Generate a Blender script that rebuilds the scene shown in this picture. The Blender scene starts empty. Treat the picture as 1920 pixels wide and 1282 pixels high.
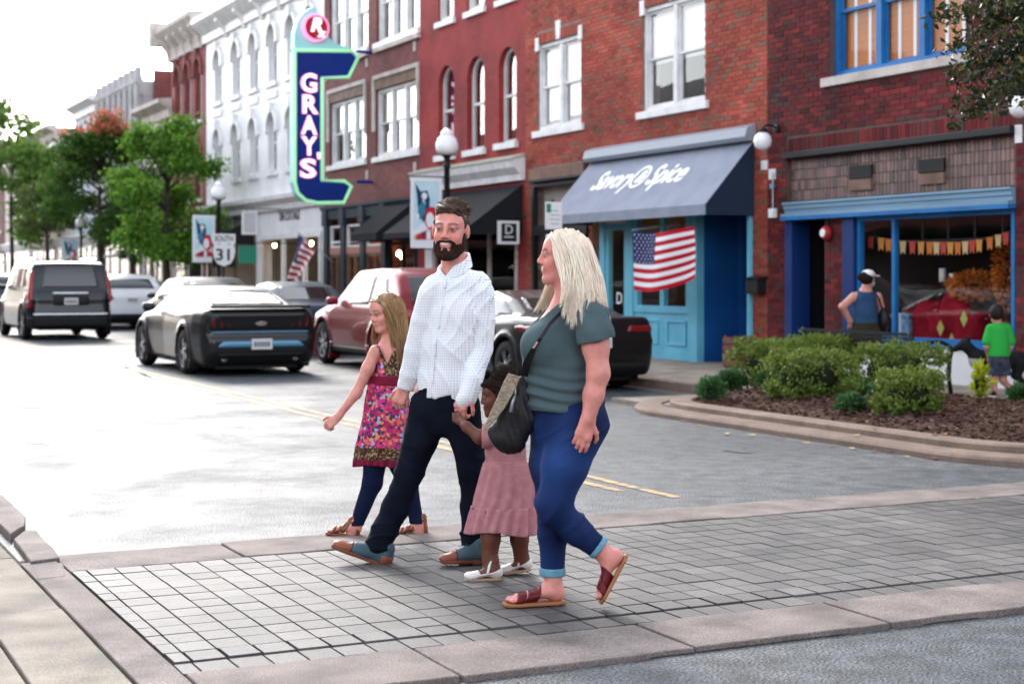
import bpy, math, random
import numpy as np
from mathutils import Vector, Matrix
rnd = random.Random(7)
NR = np.random.RandomState(5)
SC = bpy.context.scene
COL = SC.collection
R = math.radians
# ---------------------------------------------------------------- camera
F, CX, HY, H, AZ = 2950.0, 960.0, 520.0, 1.5, R(26.0)      # focal length in photo pixels, horizon row, eye height, heading
SA, CA = math.sin(AZ), math.cos(AZ)                          # street runs along +Y, facades stand at X = 14 and face -X
cam = bpy.data.cameras.new('camera')
cam.sensor_width = 36.0
cam.lens = 36.0 * F / 1920.0
cam.shift_y = -121.0 / 1920.0
cam.clip_end = 3000.0
cam.dof.use_dof = True
cam.dof.focus_distance = 7.7
cam.dof.aperture_fstop = 3.0
camo = bpy.data.objects.new('camera', cam)
COL.objects.link(camo)
camo.location = (0, 0, H)
camo.rotation_euler = (R(90), 0, -AZ)
SC.camera = camo
# ---------------------------------------------------------------- sky and sun
SUN_AZ, SUN_EL = R(26.0 - 18.0), R(30.0)      # azimuth from +Y towards +X
wd = bpy.data.worlds.new('World')
SC.world = wd
wd.use_nodes = True
wn, wl = wd.node_tree.nodes, wd.node_tree.links
sky = wn.new('ShaderNodeTexSky')
sky.sky_type = 'NISHITA'
sky.sun_disc = False
sky.sun_elevation = SUN_EL
sky.sun_rotation = SUN_AZ
sky.dust_density = 1.2
sky.air_density = 1.0
sky.ozone_density = 1.0
hsv = wn.new('ShaderNodeHueSaturation')
hsv.inputs['Saturation'].default_value = 0.32
wl.new(sky.outputs[0], hsv.inputs['Color'])
bg = wn['Background']
bg.inputs[1].default_value = 0.15
wl.new(hsv.outputs[0], bg.inputs[0])
sun = bpy.data.lights.new('sun', 'SUN')
sun.energy = 0.55
sun.angle = R(14.0)
sun.color = (1.0, 0.93, 0.86)
suno = bpy.data.objects.new('sun', sun)
COL.objects.link(suno)
sdir = Vector((math.sin(SUN_AZ) * math.cos(SUN_EL), math.cos(SUN_AZ) * math.cos(SUN_EL), math.sin(SUN_EL)))
suno.rotation_euler = (-sdir).to_track_quat('-Z', 'Y').to_euler()
suno.location = sdir * 60
vs = SC.view_settings
vs.view_transform = 'Standard'
vs.look = 'None'
vs.exposure = 2.2
vs.gamma = 1.0
SC.cycles.use_denoising = True
SC.cycles.max_bounces = 7
SC.cycles.transparent_max_bounces = 12
SC.cycles.caustics_reflective = False
SC.cycles.caustics_refractive = False
SC.cycles.sample_clamp_indirect = 6.0

# ---------------------------------------------------------------- pixels to places
def at(px, py, d):
    t = (px - CX) / F * d
    return Vector((SA * d + CA * t, CA * d - SA * t, H + (HY - py) * d / F))
def gnd(px, py, z=0.0):
    return at(px, py, F * (H - z) / (py - HY))
def onx(px, py, X=14.0):                                    # point on a plane parallel to the street
    return at(px, py, X / (SA + CA * (px - CX) / F))
def YX(px, X=14.0):
    return onx(px, 0, X).y
def ZX(px, py, X=14.0):
    return onx(px, py, X).z

# ---------------------------------------------------------------- materials
MATS = {}
def nt(name):
    m = bpy.data.materials.new(name)
    m.use_nodes = True
    n, l = m.node_tree.nodes, m.node_tree.links
    return m, n, l, n['Principled BSDF']
def col4(c):
    return (c[0], c[1], c[2], 1.0)
def mat(name, c, rough=0.6, metal=0.0, c2=None, scale=6.0, bump=0.0, bscale=60.0, spec=0.22, coat=0.0, detail=4.0, attr=None, emit=None, estr=0.0, speck=None, sscale=300.0, sheen=0.0, sss=0.0, lo=0.35, hi=0.65, stretch=None):
    if name in MATS:
        return MATS[name]
    m, n, l, p = nt(name)
    p.inputs['Base Color'].default_value = col4(c)
    p.inputs['Roughness'].default_value = rough
    p.inputs['Metallic'].default_value = metal
    p.inputs['Specular IOR Level'].default_value = spec
    p.inputs['Coat Weight'].default_value = coat
    p.inputs['Coat Roughness'].default_value = 0.04
    if sheen:
        p.inputs['Sheen Weight'].default_value = sheen
    if sss:
        p.inputs['Subsurface Weight'].default_value = sss
        p.inputs['Subsurface Radius'].default_value = (0.02, 0.008, 0.004)
        p.inputs['Subsurface Scale'].default_value = 0.6
    if emit:
        p.inputs['Emission Color'].default_value = col4(emit)
        p.inputs['Emission Strength'].default_value = estr
    tc = n.new('ShaderNodeTexCoord')
    vec = tc.outputs['Object']
    if stretch:
        mp = n.new('ShaderNodeMapping')
        mp.inputs['Scale'].default_value = stretch
        l.new(vec, mp.inputs['Vector'])
        vec = mp.outputs[0]
    out = None
    if c2:
        tx = n.new('ShaderNodeTexNoise')
        tx.inputs['Scale'].default_value = scale
        tx.inputs['Detail'].default_value = detail
        l.new(vec, tx.inputs['Vector'])
        rp = n.new('ShaderNodeValToRGB')
        rp.color_ramp.elements[0].position = lo
        rp.color_ramp.elements[1].position = hi
        rp.color_ramp.elements[0].color = col4(c)
        rp.color_ramp.elements[1].color = col4(c2)
        l.new(tx.outputs['Fac'], rp.inputs['Fac'])
        out = rp.outputs[0]
    if attr:
        a = n.new('ShaderNodeAttribute')
        a.attribute_name = attr
        if out:
            mx = n.new('ShaderNodeMix'); mx.data_type = 'RGBA'; mx.blend_type = 'MULTIPLY'
            mx.inputs['Factor'].default_value = 1.0
            l.new(a.outputs['Color'], mx.inputs[6]); l.new(out, mx.inputs[7])
            out = mx.outputs[2]
        else:
            out = a.outputs['Color']
    if speck:
        tx = n.new('ShaderNodeTexNoise')
        tx.inputs['Scale'].default_value = sscale
        tx.inputs['Detail'].default_value = 2.0
        l.new(tc.outputs['Object'], tx.inputs['Vector'])
        rp = n.new('ShaderNodeValToRGB')
        rp.color_ramp.elements[0].position = 0.38
        rp.color_ramp.elements[1].position = 0.66
        rp.color_ramp.elements[0].color = col4([speck[0]] * 3)
        rp.color_ramp.elements[1].color = col4([speck[1]] * 3)
        l.new(tx.outputs['Fac'], rp.inputs['Fac'])
        mx = n.new('ShaderNodeMix'); mx.data_type = 'RGBA'; mx.blend_type = 'MULTIPLY'
        mx.inputs['Factor'].default_value = 1.0
        if out:
            l.new(out, mx.inputs[6])
        else:
            mx.inputs[6].default_value = col4(c)
        l.new(rp.outputs[0], mx.inputs[7])
        out = mx.outputs[2]
    if out:
        l.new(out, p.inputs['Base Color'])
    if bump:
        tb = n.new('ShaderNodeTexNoise')
        tb.inputs['Scale'].default_value = bscale
        tb.inputs['Detail'].default_value = 5.0
        l.new(vec, tb.inputs['Vector'])
        b = n.new('ShaderNodeBump')
        b.inputs['Strength'].default_value = bump
        b.inputs['Distance'].default_value = 0.01
        l.new(tb.outputs['Fac'], b.inputs['Height'])
        l.new(b.outputs[0], p.inputs['Normal'])
    MATS[name] = m
    return m
def pieces(name, cols, rough=0.8, bump=0.3, bscale=90.0, speck=(0.75, 1.15), sscale=120.0, spec=0.15):
    """brick / paver material: a tone of its own for every piece, joined or single"""
    if name in MATS:
        return MATS[name]
    m, n, l, p = nt(name)
    p.inputs['Roughness'].default_value = rough
    p.inputs['Specular IOR Level'].default_value = spec
    a = n.new('ShaderNodeAttribute'); a.attribute_name = 'rnd'
    oi = n.new('ShaderNodeObjectInfo')
    ad = n.new('ShaderNodeMath'); ad.operation = 'ADD'
    fr = n.new('ShaderNodeMath'); fr.operation = 'FRACT'
    l.new(a.outputs['Fac'], ad.inputs[0]); l.new(oi.outputs['Random'], ad.inputs[1]); l.new(ad.outputs[0], fr.inputs[0])
    rp = n.new('ShaderNodeValToRGB'); rp.color_ramp.interpolation = 'LINEAR'
    e = rp.color_ramp.elements
    while len(e) < len(cols):
        e.new(0.5)
    for i, c in enumerate(cols):
        e[i].position = i / (len(cols) - 1.0)
        e[i].color = col4(c)
    l.new(fr.outputs[0], rp.inputs['Fac'])
    ge = n.new('ShaderNodeNewGeometry')
    tx = n.new('ShaderNodeTexNoise'); tx.inputs['Scale'].default_value = sscale; tx.inputs['Detail'].default_value = 4.0
    l.new(ge.outputs['Position'], tx.inputs['Vector'])
    r2 = n.new('ShaderNodeValToRGB')
    r2.color_ramp.elements[0].position = 0.35; r2.color_ramp.elements[1].position = 0.68
    r2.color_ramp.elements[0].color = col4([speck[0]] * 3); r2.color_ramp.elements[1].color = col4([speck[1]] * 3)
    l.new(tx.outputs['Fac'], r2.inputs['Fac'])
    t3 = n.new('ShaderNodeTexNoise'); t3.inputs['Scale'].default_value = 0.9; t3.inputs['Detail'].default_value = 5.0
    l.new(ge.outputs['Position'], t3.inputs['Vector'])
    r3 = n.new('ShaderNodeValToRGB')
    r3.color_ramp.elements[0].position = 0.3; r3.color_ramp.elements[1].position = 0.7
    r3.color_ramp.elements[0].color = (0.58, 0.58, 0.60, 1); r3.color_ramp.elements[1].color = (1.18, 1.16, 1.13, 1)
    l.new(t3.outputs['Fac'], r3.inputs['Fac'])
    mx = n.new('ShaderNodeMix'); mx.data_type = 'RGBA'; mx.blend_type = 'MULTIPLY'; mx.inputs['Factor'].default_value = 1.0
    m2 = n.new('ShaderNodeMix'); m2.data_type = 'RGBA'; m2.blend_type = 'MULTIPLY'; m2.inputs['Factor'].default_value = 1.0
    l.new(rp.outputs[0], mx.inputs[6]); l.new(r2.outputs[0], mx.inputs[7])
    l.new(mx.outputs[2], m2.inputs[6]); l.new(r3.outputs[0], m2.inputs[7])
    l.new(m2.outputs[2], p.inputs['Base Color'])
    tb = n.new('ShaderNodeTexNoise'); tb.inputs['Scale'].default_value = bscale; tb.inputs['Detail'].default_value = 4.0
    l.new(ge.outputs['Position'], tb.inputs['Vector'])
    b = n.new('ShaderNodeBump'); b.inputs['Strength'].default_value = bump; b.inputs['Distance'].default_value = 0.01
    l.new(tb.outputs['Fac'], b.inputs['Height']); l.new(b.outputs[0], p.inputs['Normal'])
    MATS[name] = m
    return m
def glass(name, ior=1.5, tint=(1, 1, 1), rough=0.0, gain=1.0):
    """a thin pane: mirror by Fresnel, the rest passes through"""
    if name in MATS:
        return MATS[name]
    m, n, l, p = nt(name)
    n.remove(p)
    t = n.new('ShaderNodeBsdfTransparent'); t.inputs[0].default_value = col4(tint)
    g = n.new('ShaderNodeBsdfGlossy'); g.inputs['Roughness'].default_value = rough
    tb = n.new('ShaderNodeTexNoise'); tb.inputs['Scale'].default_value = 1.3
    tc = n.new('ShaderNodeTexCoord'); l.new(tc.outputs['Object'], tb.inputs['Vector'])
    b = n.new('ShaderNodeBump'); b.inputs['Strength'].default_value = 0.12; b.inputs['Distance'].default_value = 0.02
    l.new(tb.outputs['Fac'], b.inputs['Height']); l.new(b.outputs[0], g.inputs['Normal'])
    f = n.new('ShaderNodeLayerWeight'); f.inputs['Blend'].default_value = 0.5
    f0 = ((ior - 1) / (ior + 1)) ** 2
    po = n.new('ShaderNodeMath'); po.operation = 'POWER'; po.inputs[1].default_value = 5.0
    l.new(f.outputs['Facing'], po.inputs[0])
    ml = n.new('ShaderNodeMath'); ml.operation = 'MULTIPLY_ADD'; ml.inputs[1].default_value = 1 - f0; ml.inputs[2].default_value = f0
    l.new(po.outputs[0], ml.inputs[0])
    mu = n.new('ShaderNodeMath'); mu.operation = 'MULTIPLY'; mu.inputs[1].default_value = gain; mu.use_clamp = True
    l.new(ml.outputs[0], mu.inputs[0])
    mx = n.new('ShaderNodeMixShader')
    l.new(mu.outputs[0], mx.inputs[0]); l.new(t.outputs[0], mx.inputs[1]); l.new(g.outputs[0], mx.inputs[2])
    l.new(mx.outputs[0], n['Material Output'].inputs[0])
    MATS[name] = m
    return m

# ---------------------------------------------------------------- objects
def tag(o, label=None, cat=None, group=None, kind=None):
    if label: o['label'] = label
    if cat: o['category'] = cat
    if group: o['group'] = group
    if kind: o['kind'] = kind
    return o
def thing(name, label, cat, loc=(0, 0, 0), rz=0.0, group=None):
    o = bpy.data.objects.new(name, None)
    o.empty_display_size = 0.2
    COL.objects.link(o)
    o.location = loc
    o.rotation_euler = (0, 0, rz)
    return tag(o, label, cat, group)
def link(name, me, m, parent=None, loc=None):
    o = bpy.data.objects.new(name, me)
    if m is not None and not me.materials:
        for mm in (m if isinstance(m, (list, tuple)) else [m]):
            me.materials.append(mm)
    COL.objects.link(o)
    if parent is not None:
        o.parent = parent
    if loc is not None:
        o.location = loc
    return o
def nmesh(name, V, Q, smooth=True):
    """mesh from numpy vertices (n,3) and faces (m,3|4)"""
    V = np.asarray(V, np.float32); Q = np.asarray(Q, np.int32)
    me = bpy.data.meshes.new(name)
    k = Q.shape[1] if len(Q) else 4
    me.vertices.add(len(V)); me.vertices.foreach_set('co', V.ravel())
    me.loops.add(len(Q) * k); me.loops.foreach_set('vertex_index', Q.ravel())
    me.polygons.add(len(Q))
    me.polygons.foreach_set('loop_start', np.arange(0, len(Q) * k, k, dtype=np.int32))
    me.polygons.foreach_set('use_smooth', np.full(len(Q), smooth))
    me.update(calc_edges=True)
    return me
def set_col(me, C, name='Col'):
    a = me.attributes.new(name, 'FLOAT_COLOR', 'POINT')
    C = np.asarray(C, np.float32)
    if C.shape[1] == 3:
        C = np.concatenate([C, np.ones((len(C), 1), np.float32)], 1)
    a.data.foreach_set('color', C.ravel())

class MB:
    """collects simple shapes; build() links them as one mesh object"""
    def __init__(s):
        s.v, s.f, s.r = [], [], []
    def add(s, vs, fs, r=None):
        b = len(s.v)
        s.v += [tuple(p) for p in vs]
        for f in fs:
            s.f.append([i + b for i in f]); s.r.append(rnd.random() if r is None else r)
        return s
    def box(s, x0, x1, y0, y1, z0, z1, r=None):
        if r is None: r = rnd.random()
        vs = [(x, y, z) for x in (x0, x1) for y in (y0, y1) for z in (z0, z1)]
        return s.add(vs, [(0, 1, 3, 2), (4, 6, 7, 5), (0, 4, 5, 1), (2, 3, 7, 6), (0, 2, 6, 4), (1, 5, 7, 3)], r)
    def obox(s, c, size, M=None, r=None):
        if r is None: r = rnd.random()
        hx, hy, hz = size[0] / 2, size[1] / 2, size[2] / 2
        c = Vector(c); vs = []
        for x in (-hx, hx):
            for y in (-hy, hy):
                for z in (-hz, hz):
                    p = Vector((x, y, z))
                    vs.append((M @ p if M else p) + c)
        return s.add(vs, [(0, 1, 3, 2), (4, 6, 7, 5), (0, 4, 5, 1), (2, 3, 7, 6), (0, 2, 6, 4), (1, 5, 7, 3)], r)
    def prism(s, poly, fn, a, b):
        """extrude a 2-D polygon; fn(u, v, w) -> point"""
        n = len(poly)
        vs = [fn(u, v, a) for u, v in poly] + [fn(u, v, b) for u, v in poly]
        ar = sum(poly[i][0] * poly[(i + 1) % n][1] - poly[(i + 1) % n][0] * poly[i][1] for i in range(n))
        fs = [tuple(range(n)), tuple(range(2 * n - 1, n - 1, -1))] + [(i, i + n, (i + 1) % n + n, (i + 1) % n) for i in range(n)]
        return s.add(vs, fs)
    def tube(s, pts, r, seg=8, cap=True, flat=None):
        pts = [Vector(p) for p in pts]; n = len(pts)
        rr = r if isinstance(r, (list, tuple)) else [r] * n
        vs = []; up = None
        for i, p in enumerate(pts):
            t = (pts[min(i + 1, n - 1)] - pts[max(i - 1, 0)]).normalized()
            if up is None:
                up = Vector((0, 0, 1)) if abs(t.z) < 0.9 else Vector((1, 0, 0))
            a = t.cross(up)
            if a.length < 1e-5: a = t.orthogonal()
            a.normalize(); b = t.cross(a).normalized(); up = -b if False else a.cross(t) * 1.0
            for k in range(seg):
                w = 2 * math.pi * k / seg
                vs.append(p + (a * math.cos(w) + b * math.sin(w) * (flat or 1.0)) * rr[i])
        fs = [(i * seg + k, i * seg + (k + 1) % seg, (i + 1) * seg + (k + 1) % seg, (i + 1) * seg + k) for i in range(n - 1) for k in range(seg)]
        if cap:
            fs += [tuple(range(seg - 1, -1, -1)), tuple((n - 1) * seg + k for k in range(seg))]
        return s.add(vs, fs)
    def lathe(s, prof, c=(0, 0, 0), seg=16, M=None, cap=True):
        c = Vector(c); vs = []
        for r, z in prof:
            for k in range(seg):
                w = 2 * math.pi * k / seg
                p = Vector((r * math.cos(w), r * math.sin(w), z))
                vs.append((M @ p if M else p) + c)
        n = len(prof)
        fs = [(i * seg + k, i * seg + (k + 1) % seg, (i + 1) * seg + (k + 1) % seg, (i + 1) * seg + k) for i in range(n - 1) for k in range(seg)]
        if cap: fs += [tuple(range(seg - 1, -1, -1)), tuple((n - 1) * seg + k for k in range(seg))]
        return s.add(vs, fs)
    def mesh(s, name, smooth=False):
        me = bpy.data.meshes.new(name)
        me.from_pydata(s.v, [], s.f)
        a = me.attributes.new('rnd', 'FLOAT', 'FACE')
        a.data.foreach_set('value', np.array(s.r, np.float32))
        if smooth:
            me.polygons.foreach_set('use_smooth', np.ones(len(s.f), bool))
        me.update()
        return me
    def build(s, name, m, parent=None, smooth=False, bevel=0.0, loc=None):
        o = link(name, s.mesh(name, smooth), m, parent, loc)
        if bevel:
            b = o.modifiers.new('bevel', 'BEVEL'); b.width = bevel; b.segments = 2; b.limit_method = 'ANGLE'; b.angle_limit = R(35)
        return o
def box_ob(name, m, parent, x0, x1, y0, y1, z0, z1, bevel=0.0):
    return MB().box(x0, x1, y0, y1, z0, z1).build(name, m, parent, bevel=bevel)
UNIT = {}
def unit_box(m):
    if m.name not in UNIT:
        UNIT[m.name] = MB().box(-.5, .5, -.5, .5, -.5, .5, r=0.0).mesh('piece_' + m.name); UNIT[m.name].materials.append(m)
    return UNIT[m.name]
def piece(name, m, parent, c, s):
    o = bpy.data.objects.new(name, unit_box(m)); COL.objects.link(o)
    o.parent = parent; o.location = c; o.scale = s
    return o
def text_ob(name, s, m, parent, size, loc, M, ext=0.01, shear=0.0, ax='CENTER', ay='CENTER', width=None, bold=0.0, spacing=1.0):
    cu = bpy.data.curves.new(name, 'FONT'); cu.body = s; cu.size = size; cu.extrude = ext; cu.shear = shear
    cu.align_x = ax; cu.align_y = ay; cu.offset = bold; cu.space_character = spacing; cu.resolution_u = 3
    tmp = bpy.data.objects.new('tmp', cu); COL.objects.link(tmp)
    bpy.context.view_layer.update()
    me = bpy.data.meshes.new_from_object(tmp)
    bpy.data.objects.remove(tmp)
    if width:
        xs = [v.co.x for v in me.vertices]; k = width / (max(xs) - min(xs))
        for v in me.vertices: v.co.x *= k
    for v in me.vertices: v.co = M @ v.co + Vector(loc)
    return link(name, me, m, parent)
M_WALL = Matrix(((0, 0, -1), (-1, 0, 0), (0, 1, 0)))       # text on a facade: reads along -Y, faces -X
M_ACROSS = Matrix(((1, 0, 0), (0, 0, -1), (0, 1, 0)))      # text on a plate that faces -Y

# ---------------------------------------------------------------- distance-field modelling
def _b(a): return np.asarray(a, np.float32)
class Vol:
    def __init__(s, lo, hi, h):
        s.lo, s.h = _b(lo), np.float32(h)
        s.n = [int(math.ceil((hi[i] - lo[i]) / h)) + 1 for i in range(3)]
        s.ax = [s.lo[i] + s.h * np.arange(s.n[i], dtype=np.float32) for i in range(3)]
        s.V = np.full(s.n, 1.0, np.float32)
    def sub(s, lo, hi):
        sl = []
        for i in range(3):
            a = max(0, int((lo[i] - s.lo[i]) / s.h)); b = min(s.n[i], int((hi[i] - s.lo[i]) / s.h) + 2)
            if b <= a: return None
            sl.append(slice(a, b))
        return tuple(sl)
    def grid(s, sl=None):
        if sl is None: sl = (slice(None),) * 3
        return s.ax[0][sl[0]][:, None, None], s.ax[1][sl[1]][None, :, None], s.ax[2][sl[2]][None, None, :]
    def put(s, sl, d, k=0.0, op='u'):
        a = s.V[sl]
        if op == 's': d = -d
        if k > 0:
            h = np.maximum(k - np.abs(a - d), 0) / k
            m = h * h * k * 0.25
            s.V[sl] = np.minimum(a, d) - m if op == 'u' else np.maximum(a, d) + m
        else:
            s.V[sl] = np.minimum(a, d) if op == 'u' else np.maximum(a, d)
    def cone(s, a, b, ra, rb, k=0.02, n=None, q=1.0, op='u'):
        """tapered capsule; q scales its thickness along direction n"""
        a, b = _b(a), _b(b); m = max(ra, rb) * max(1.0, q) + k + 3 * s.h
        sl = s.sub(np.minimum(a, b) - m, np.maximum(a, b) + m)
        if sl is None: return s
        X, Y, Z = s.grid(sl); ab = b - a; L = float(ab @ ab) + 1e-9
        t = np.clip(((X - a[0]) * ab[0] + (Y - a[1]) * ab[1] + (Z - a[2]) * ab[2]) / L, 0, 1)
        wx, wy, wz = X - a[0] - t * ab[0], Y - a[1] - t * ab[1], Z - a[2] - t * ab[2]
        d2 = wx * wx + wy * wy + wz * wz
        if n is not None:
            n = _b(n); n = n / np.linalg.norm(n); c = 1.0 / q
            wn_ = wx * n[0] + wy * n[1] + wz * n[2]
            d2 = d2 + (c * c - 1) * wn_ * wn_
        d = np.sqrt(np.maximum(d2, 1e-12)) - (ra + (rb - ra) * t)
        s.put(sl, d.astype(np.float32), k, op); return s
    def chain(s, pts, rs, k=0.02, n=None, q=1.0, op='u'):
        for i in range(len(pts) - 1):
            s.cone(pts[i], pts[i + 1], rs[i], rs[i + 1], k, n, q, op)
        return s
    def ell(s, c, r, k=0.02, M=None, op='u'):
        c, r = _b(c), _b(r); m = float(r.max()) + k + 3 * s.h
        sl = s.sub(c - m, c + m)
        if sl is None: return s
        X, Y, Z = s.grid(sl); x, y, z = X - c[0], Y - c[1], Z - c[2]
        if M is not None:
            M = np.asarray(M, np.float32).T
            x, y, z = (M[0, 0] * x + M[0, 1] * y + M[0, 2] * z, M[1, 0] * x + M[1, 1] * y + M[1, 2] * z, M[2, 0] * x + M[2, 1] * y + M[2, 2] * z)
        k0 = np.sqrt((x / r[0]) ** 2 + (y / r[1]) ** 2 + (z / r[2]) ** 2)
        k1 = np.sqrt((x / r[0] ** 2) ** 2 + (y / r[1] ** 2) ** 2 + (z / r[2] ** 2) ** 2) + 1e-6
        s.put(sl, (k0 * (k0 - 1) / k1).astype(np.float32), k, op); return s
    def box(s, c, hf, r=0.01, k=0.0, M=None, op='u'):
        c, hf = _b(c), _b(hf); m = float(np.linalg.norm(hf)) + k + 3 * s.h
        sl = s.sub(c - m, c + m)
        if sl is None: return s
        X, Y, Z = s.grid(sl); x, y, z = X - c[0], Y - c[1], Z - c[2]
        if M is not None:
            M = np.asarray(M, np.float32).T
            x, y, z = (M[0, 0] * x + M[0, 1] * y + M[0, 2] * z, M[1, 0] * x + M[1, 1] * y + M[1, 2] * z, M[2, 0] * x + M[2, 1] * y + M[2, 2] * z)
        qx, qy, qz = np.abs(x) - hf[0] + r, np.abs(y) - hf[1] + r, np.abs(z) - hf[2] + r
        d = np.sqrt(np.maximum(qx, 0) ** 2 + np.maximum(qy, 0) ** 2 + np.maximum(qz, 0) ** 2) + np.minimum(np.maximum(qx, np.maximum(qy, qz)), 0) - r
        s.put(sl, d.astype(np.float32), k, op); return s
    def mesh(s, V=None):
        return surface_nets(s.V if V is None else V, s.lo, s.h)
def surface_nets(V, lo, h):
    I = V < 0
    nx, ny, nz = V.shape
    c = I[:-1, :-1, :-1].astype(np.int8)
    cnt = np.zeros((nx - 1, ny - 1, nz - 1), np.int8)
    for dx in (0, 1):
        for dy in (0, 1):
            for dz in (0, 1):
                cnt += I[dx:nx - 1 + dx, dy:ny - 1 + dy, dz:nz - 1 + dz]
    act = (cnt > 0) & (cnt < 8)
    ci = np.argwhere(act)
    if len(ci) == 0:
        return np.zeros((0, 3), np.float32), np.zeros((0, 4), np.int32)
    idx = np.full(act.shape, -1, np.int32); idx[act] = np.arange(len(ci), dtype=np.int32)
    ix, iy, iz = ci[:, 0], ci[:, 1], ci[:, 2]
    val = {}
    for dx in (0, 1):
        for dy in (0, 1):
            for dz in (0, 1):
                val[dx, dy, dz] = V[ix + dx, iy + dy, iz + dz]
    S = np.zeros((len(ci), 3), np.float32); N = np.zeros(len(ci), np.float32)
    for ax in range(3):
        for u in (0, 1):
            for w in (0, 1):
                o0 = [u, w]; o0.insert(ax, 0); o1 = [u, w]; o1.insert(ax, 1)
                a, b = val[tuple(o0)], val[tuple(o1)]
                x = (a < 0) != (b < 0)
                t = np.where(x, a / np.where(x, a - b, 1), 0)
                for j in range(3):
                    S[:, j] += np.where(x, t if j == ax else o0[j], 0)
                N += x
    P = (ci + S / N[:, None]) * h + lo
    Q = []
    for ax in range(3):
        a = [slice(None)] * 3; b = [slice(None)] * 3
        a[ax] = slice(0, -1); b[ax] = slice(1, None)
        A, B = I[tuple(a)], I[tuple(b)]
        e = np.argwhere(A != B)
        u, w = [(1, 2), (2, 0), (0, 1)][ax]
        ok = (e[:, u] > 0) & (e[:, w] > 0) & (e[:, u] < V.shape[u] - 1) & (e[:, w] < V.shape[w] - 1)
        e = e[ok]
        def cell(du, dw):
            q = e.copy(); q[:, u] -= du; q[:, w] -= dw
            return idx[q[:, 0], q[:, 1], q[:, 2]]
        q = np.stack([cell(1, 1), cell(0, 1), cell(0, 0), cell(1, 0)], 1)
        fl = ~A[e[:, 0], e[:, 1], e[:, 2]]
        q[fl] = q[fl][:, ::-1]
        Q.append(q)
    Q = np.concatenate(Q); Q = Q[(Q >= 0).all(1)]
    return P.astype(np.float32), Q
def relax(P, Q, it=2, lam=0.5):
    """a few rounds of smoothing along the face edges"""
    e = np.concatenate([Q[:, [0, 1]], Q[:, [1, 2]], Q[:, [2, 3]], Q[:, [3, 0]]])
    n = np.bincount(e.ravel(), minlength=len(P)).astype(np.float32)[:, None]
    for i in range(it):
        for l in (lam, -lam * 1.04):
            S = np.zeros_like(P)
            for j in range(3):
                S[:, j] = np.bincount(e[:, 0], P[e[:, 1], j], len(P)) + np.bincount(e[:, 1], P[e[:, 0], j], len(P))
            P = P + l * (S / np.maximum(n, 1) - P)
    return P.astype(np.float32)
def noise3(P, s, seed=0):
    """cheap smooth pseudo-noise, about -1..1"""
    r = np.random.RandomState(seed); o = 0
    for i in range(5):
        k = r.normal(size=3); k *= s * (0.7 + 0.35 * i) / np.linalg.norm(k)
        o = o + np.sin(P[..., 0] * k[0] + P[..., 1] * k[1] + P[..., 2] * k[2] + r.uniform(0, 6.28))
    return o / 2.6
# ================================================================ ground
def asphalt():
    m, n, l, p = nt('asphalt')
    ge = n.new('ShaderNodeNewGeometry')
    def noise(s, d, lo, hi, a, b):
        t = n.new('ShaderNodeTexNoise'); t.inputs['Scale'].default_value = s; t.inputs['Detail'].default_value = d
        l.new(ge.outputs['Position'], t.inputs['Vector'])
        r = n.new('ShaderNodeValToRGB'); r.color_ramp.elements[0].position = lo; r.color_ramp.elements[1].position = hi
        r.color_ramp.elements[0].color = col4(a); r.color_ramp.elements[1].color = col4(b)
        l.new(t.outputs['Fac'], r.inputs['Fac'])
        return r.outputs[0], t.outputs['Fac']
    a, _ = noise(0.55, 6, 0.3, 0.7, (0.048, 0.062, 0.070), (0.100, 0.108, 0.116))
    b, fb = noise(75, 3, 0.40, 0.60, (0.28,) * 3, (1.75,) * 3)
    c, fc = noise(6, 10, 0.34, 0.62, (0.55,) * 3, (1.2,) * 3)
    m1 = n.new('ShaderNodeMix'); m1.data_type = 'RGBA'; m1.blend_type = 'MULTIPLY'; m1.inputs['Factor'].default_value = 1
    m2 = n.new('ShaderNodeMix'); m2.data_type = 'RGBA'; m2.blend_type = 'MULTIPLY'; m2.inputs['Factor'].default_value = 1
    l.new(a, m1.inputs[6]); l.new(b, m1.inputs[7]); l.new(m1.outputs[2], m2.inputs[6]); l.new(c, m2.inputs[7])
    l.new(m2.outputs[2], p.inputs['Base Color'])
    r, _ = noise(1.1, 5, 0.35, 0.7, (0.50,) * 3, (0.68,) * 3)
    l.new(r, p.inputs['Roughness'])
    bp = n.new('ShaderNodeBump'); bp.inputs['Strength'].default_value = 0.8; bp.inputs['Distance'].default_value = 0.012
    l.new(fb, bp.inputs['Height']); l.new(bp.outputs[0], p.inputs['Normal'])
    p.inputs['Specular IOR Level'].default_value = 0.28
    return m
M_ASPH = asphalt()
M_CONC = mat('concrete', (0.38, 0.335, 0.28), 0.85, c2=(0.19, 0.17, 0.145), scale=2.8, detail=8, bump=0.35, bscale=130, speck=(0.7, 1.15), sscale=170, lo=0.3, hi=0.7, spec=.12)
M_CURB = mat('kerb_concrete', (0.30, 0.225, 0.18), 0.8, c2=(0.19, 0.14, 0.115), scale=3.0, detail=8, bump=0.4, bscale=90, speck=(0.65, 1.12), sscale=120, lo=0.3, hi=0.7, spec=.15)
M_BAND = mat('band_concrete', (0.31, 0.262, 0.238), 0.8, c2=(0.145, 0.126, 0.117), scale=3.4, detail=9, bump=0.45, bscale=140, speck=(0.6, 1.15), sscale=150, lo=0.3, hi=0.7, spec=.15)
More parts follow.
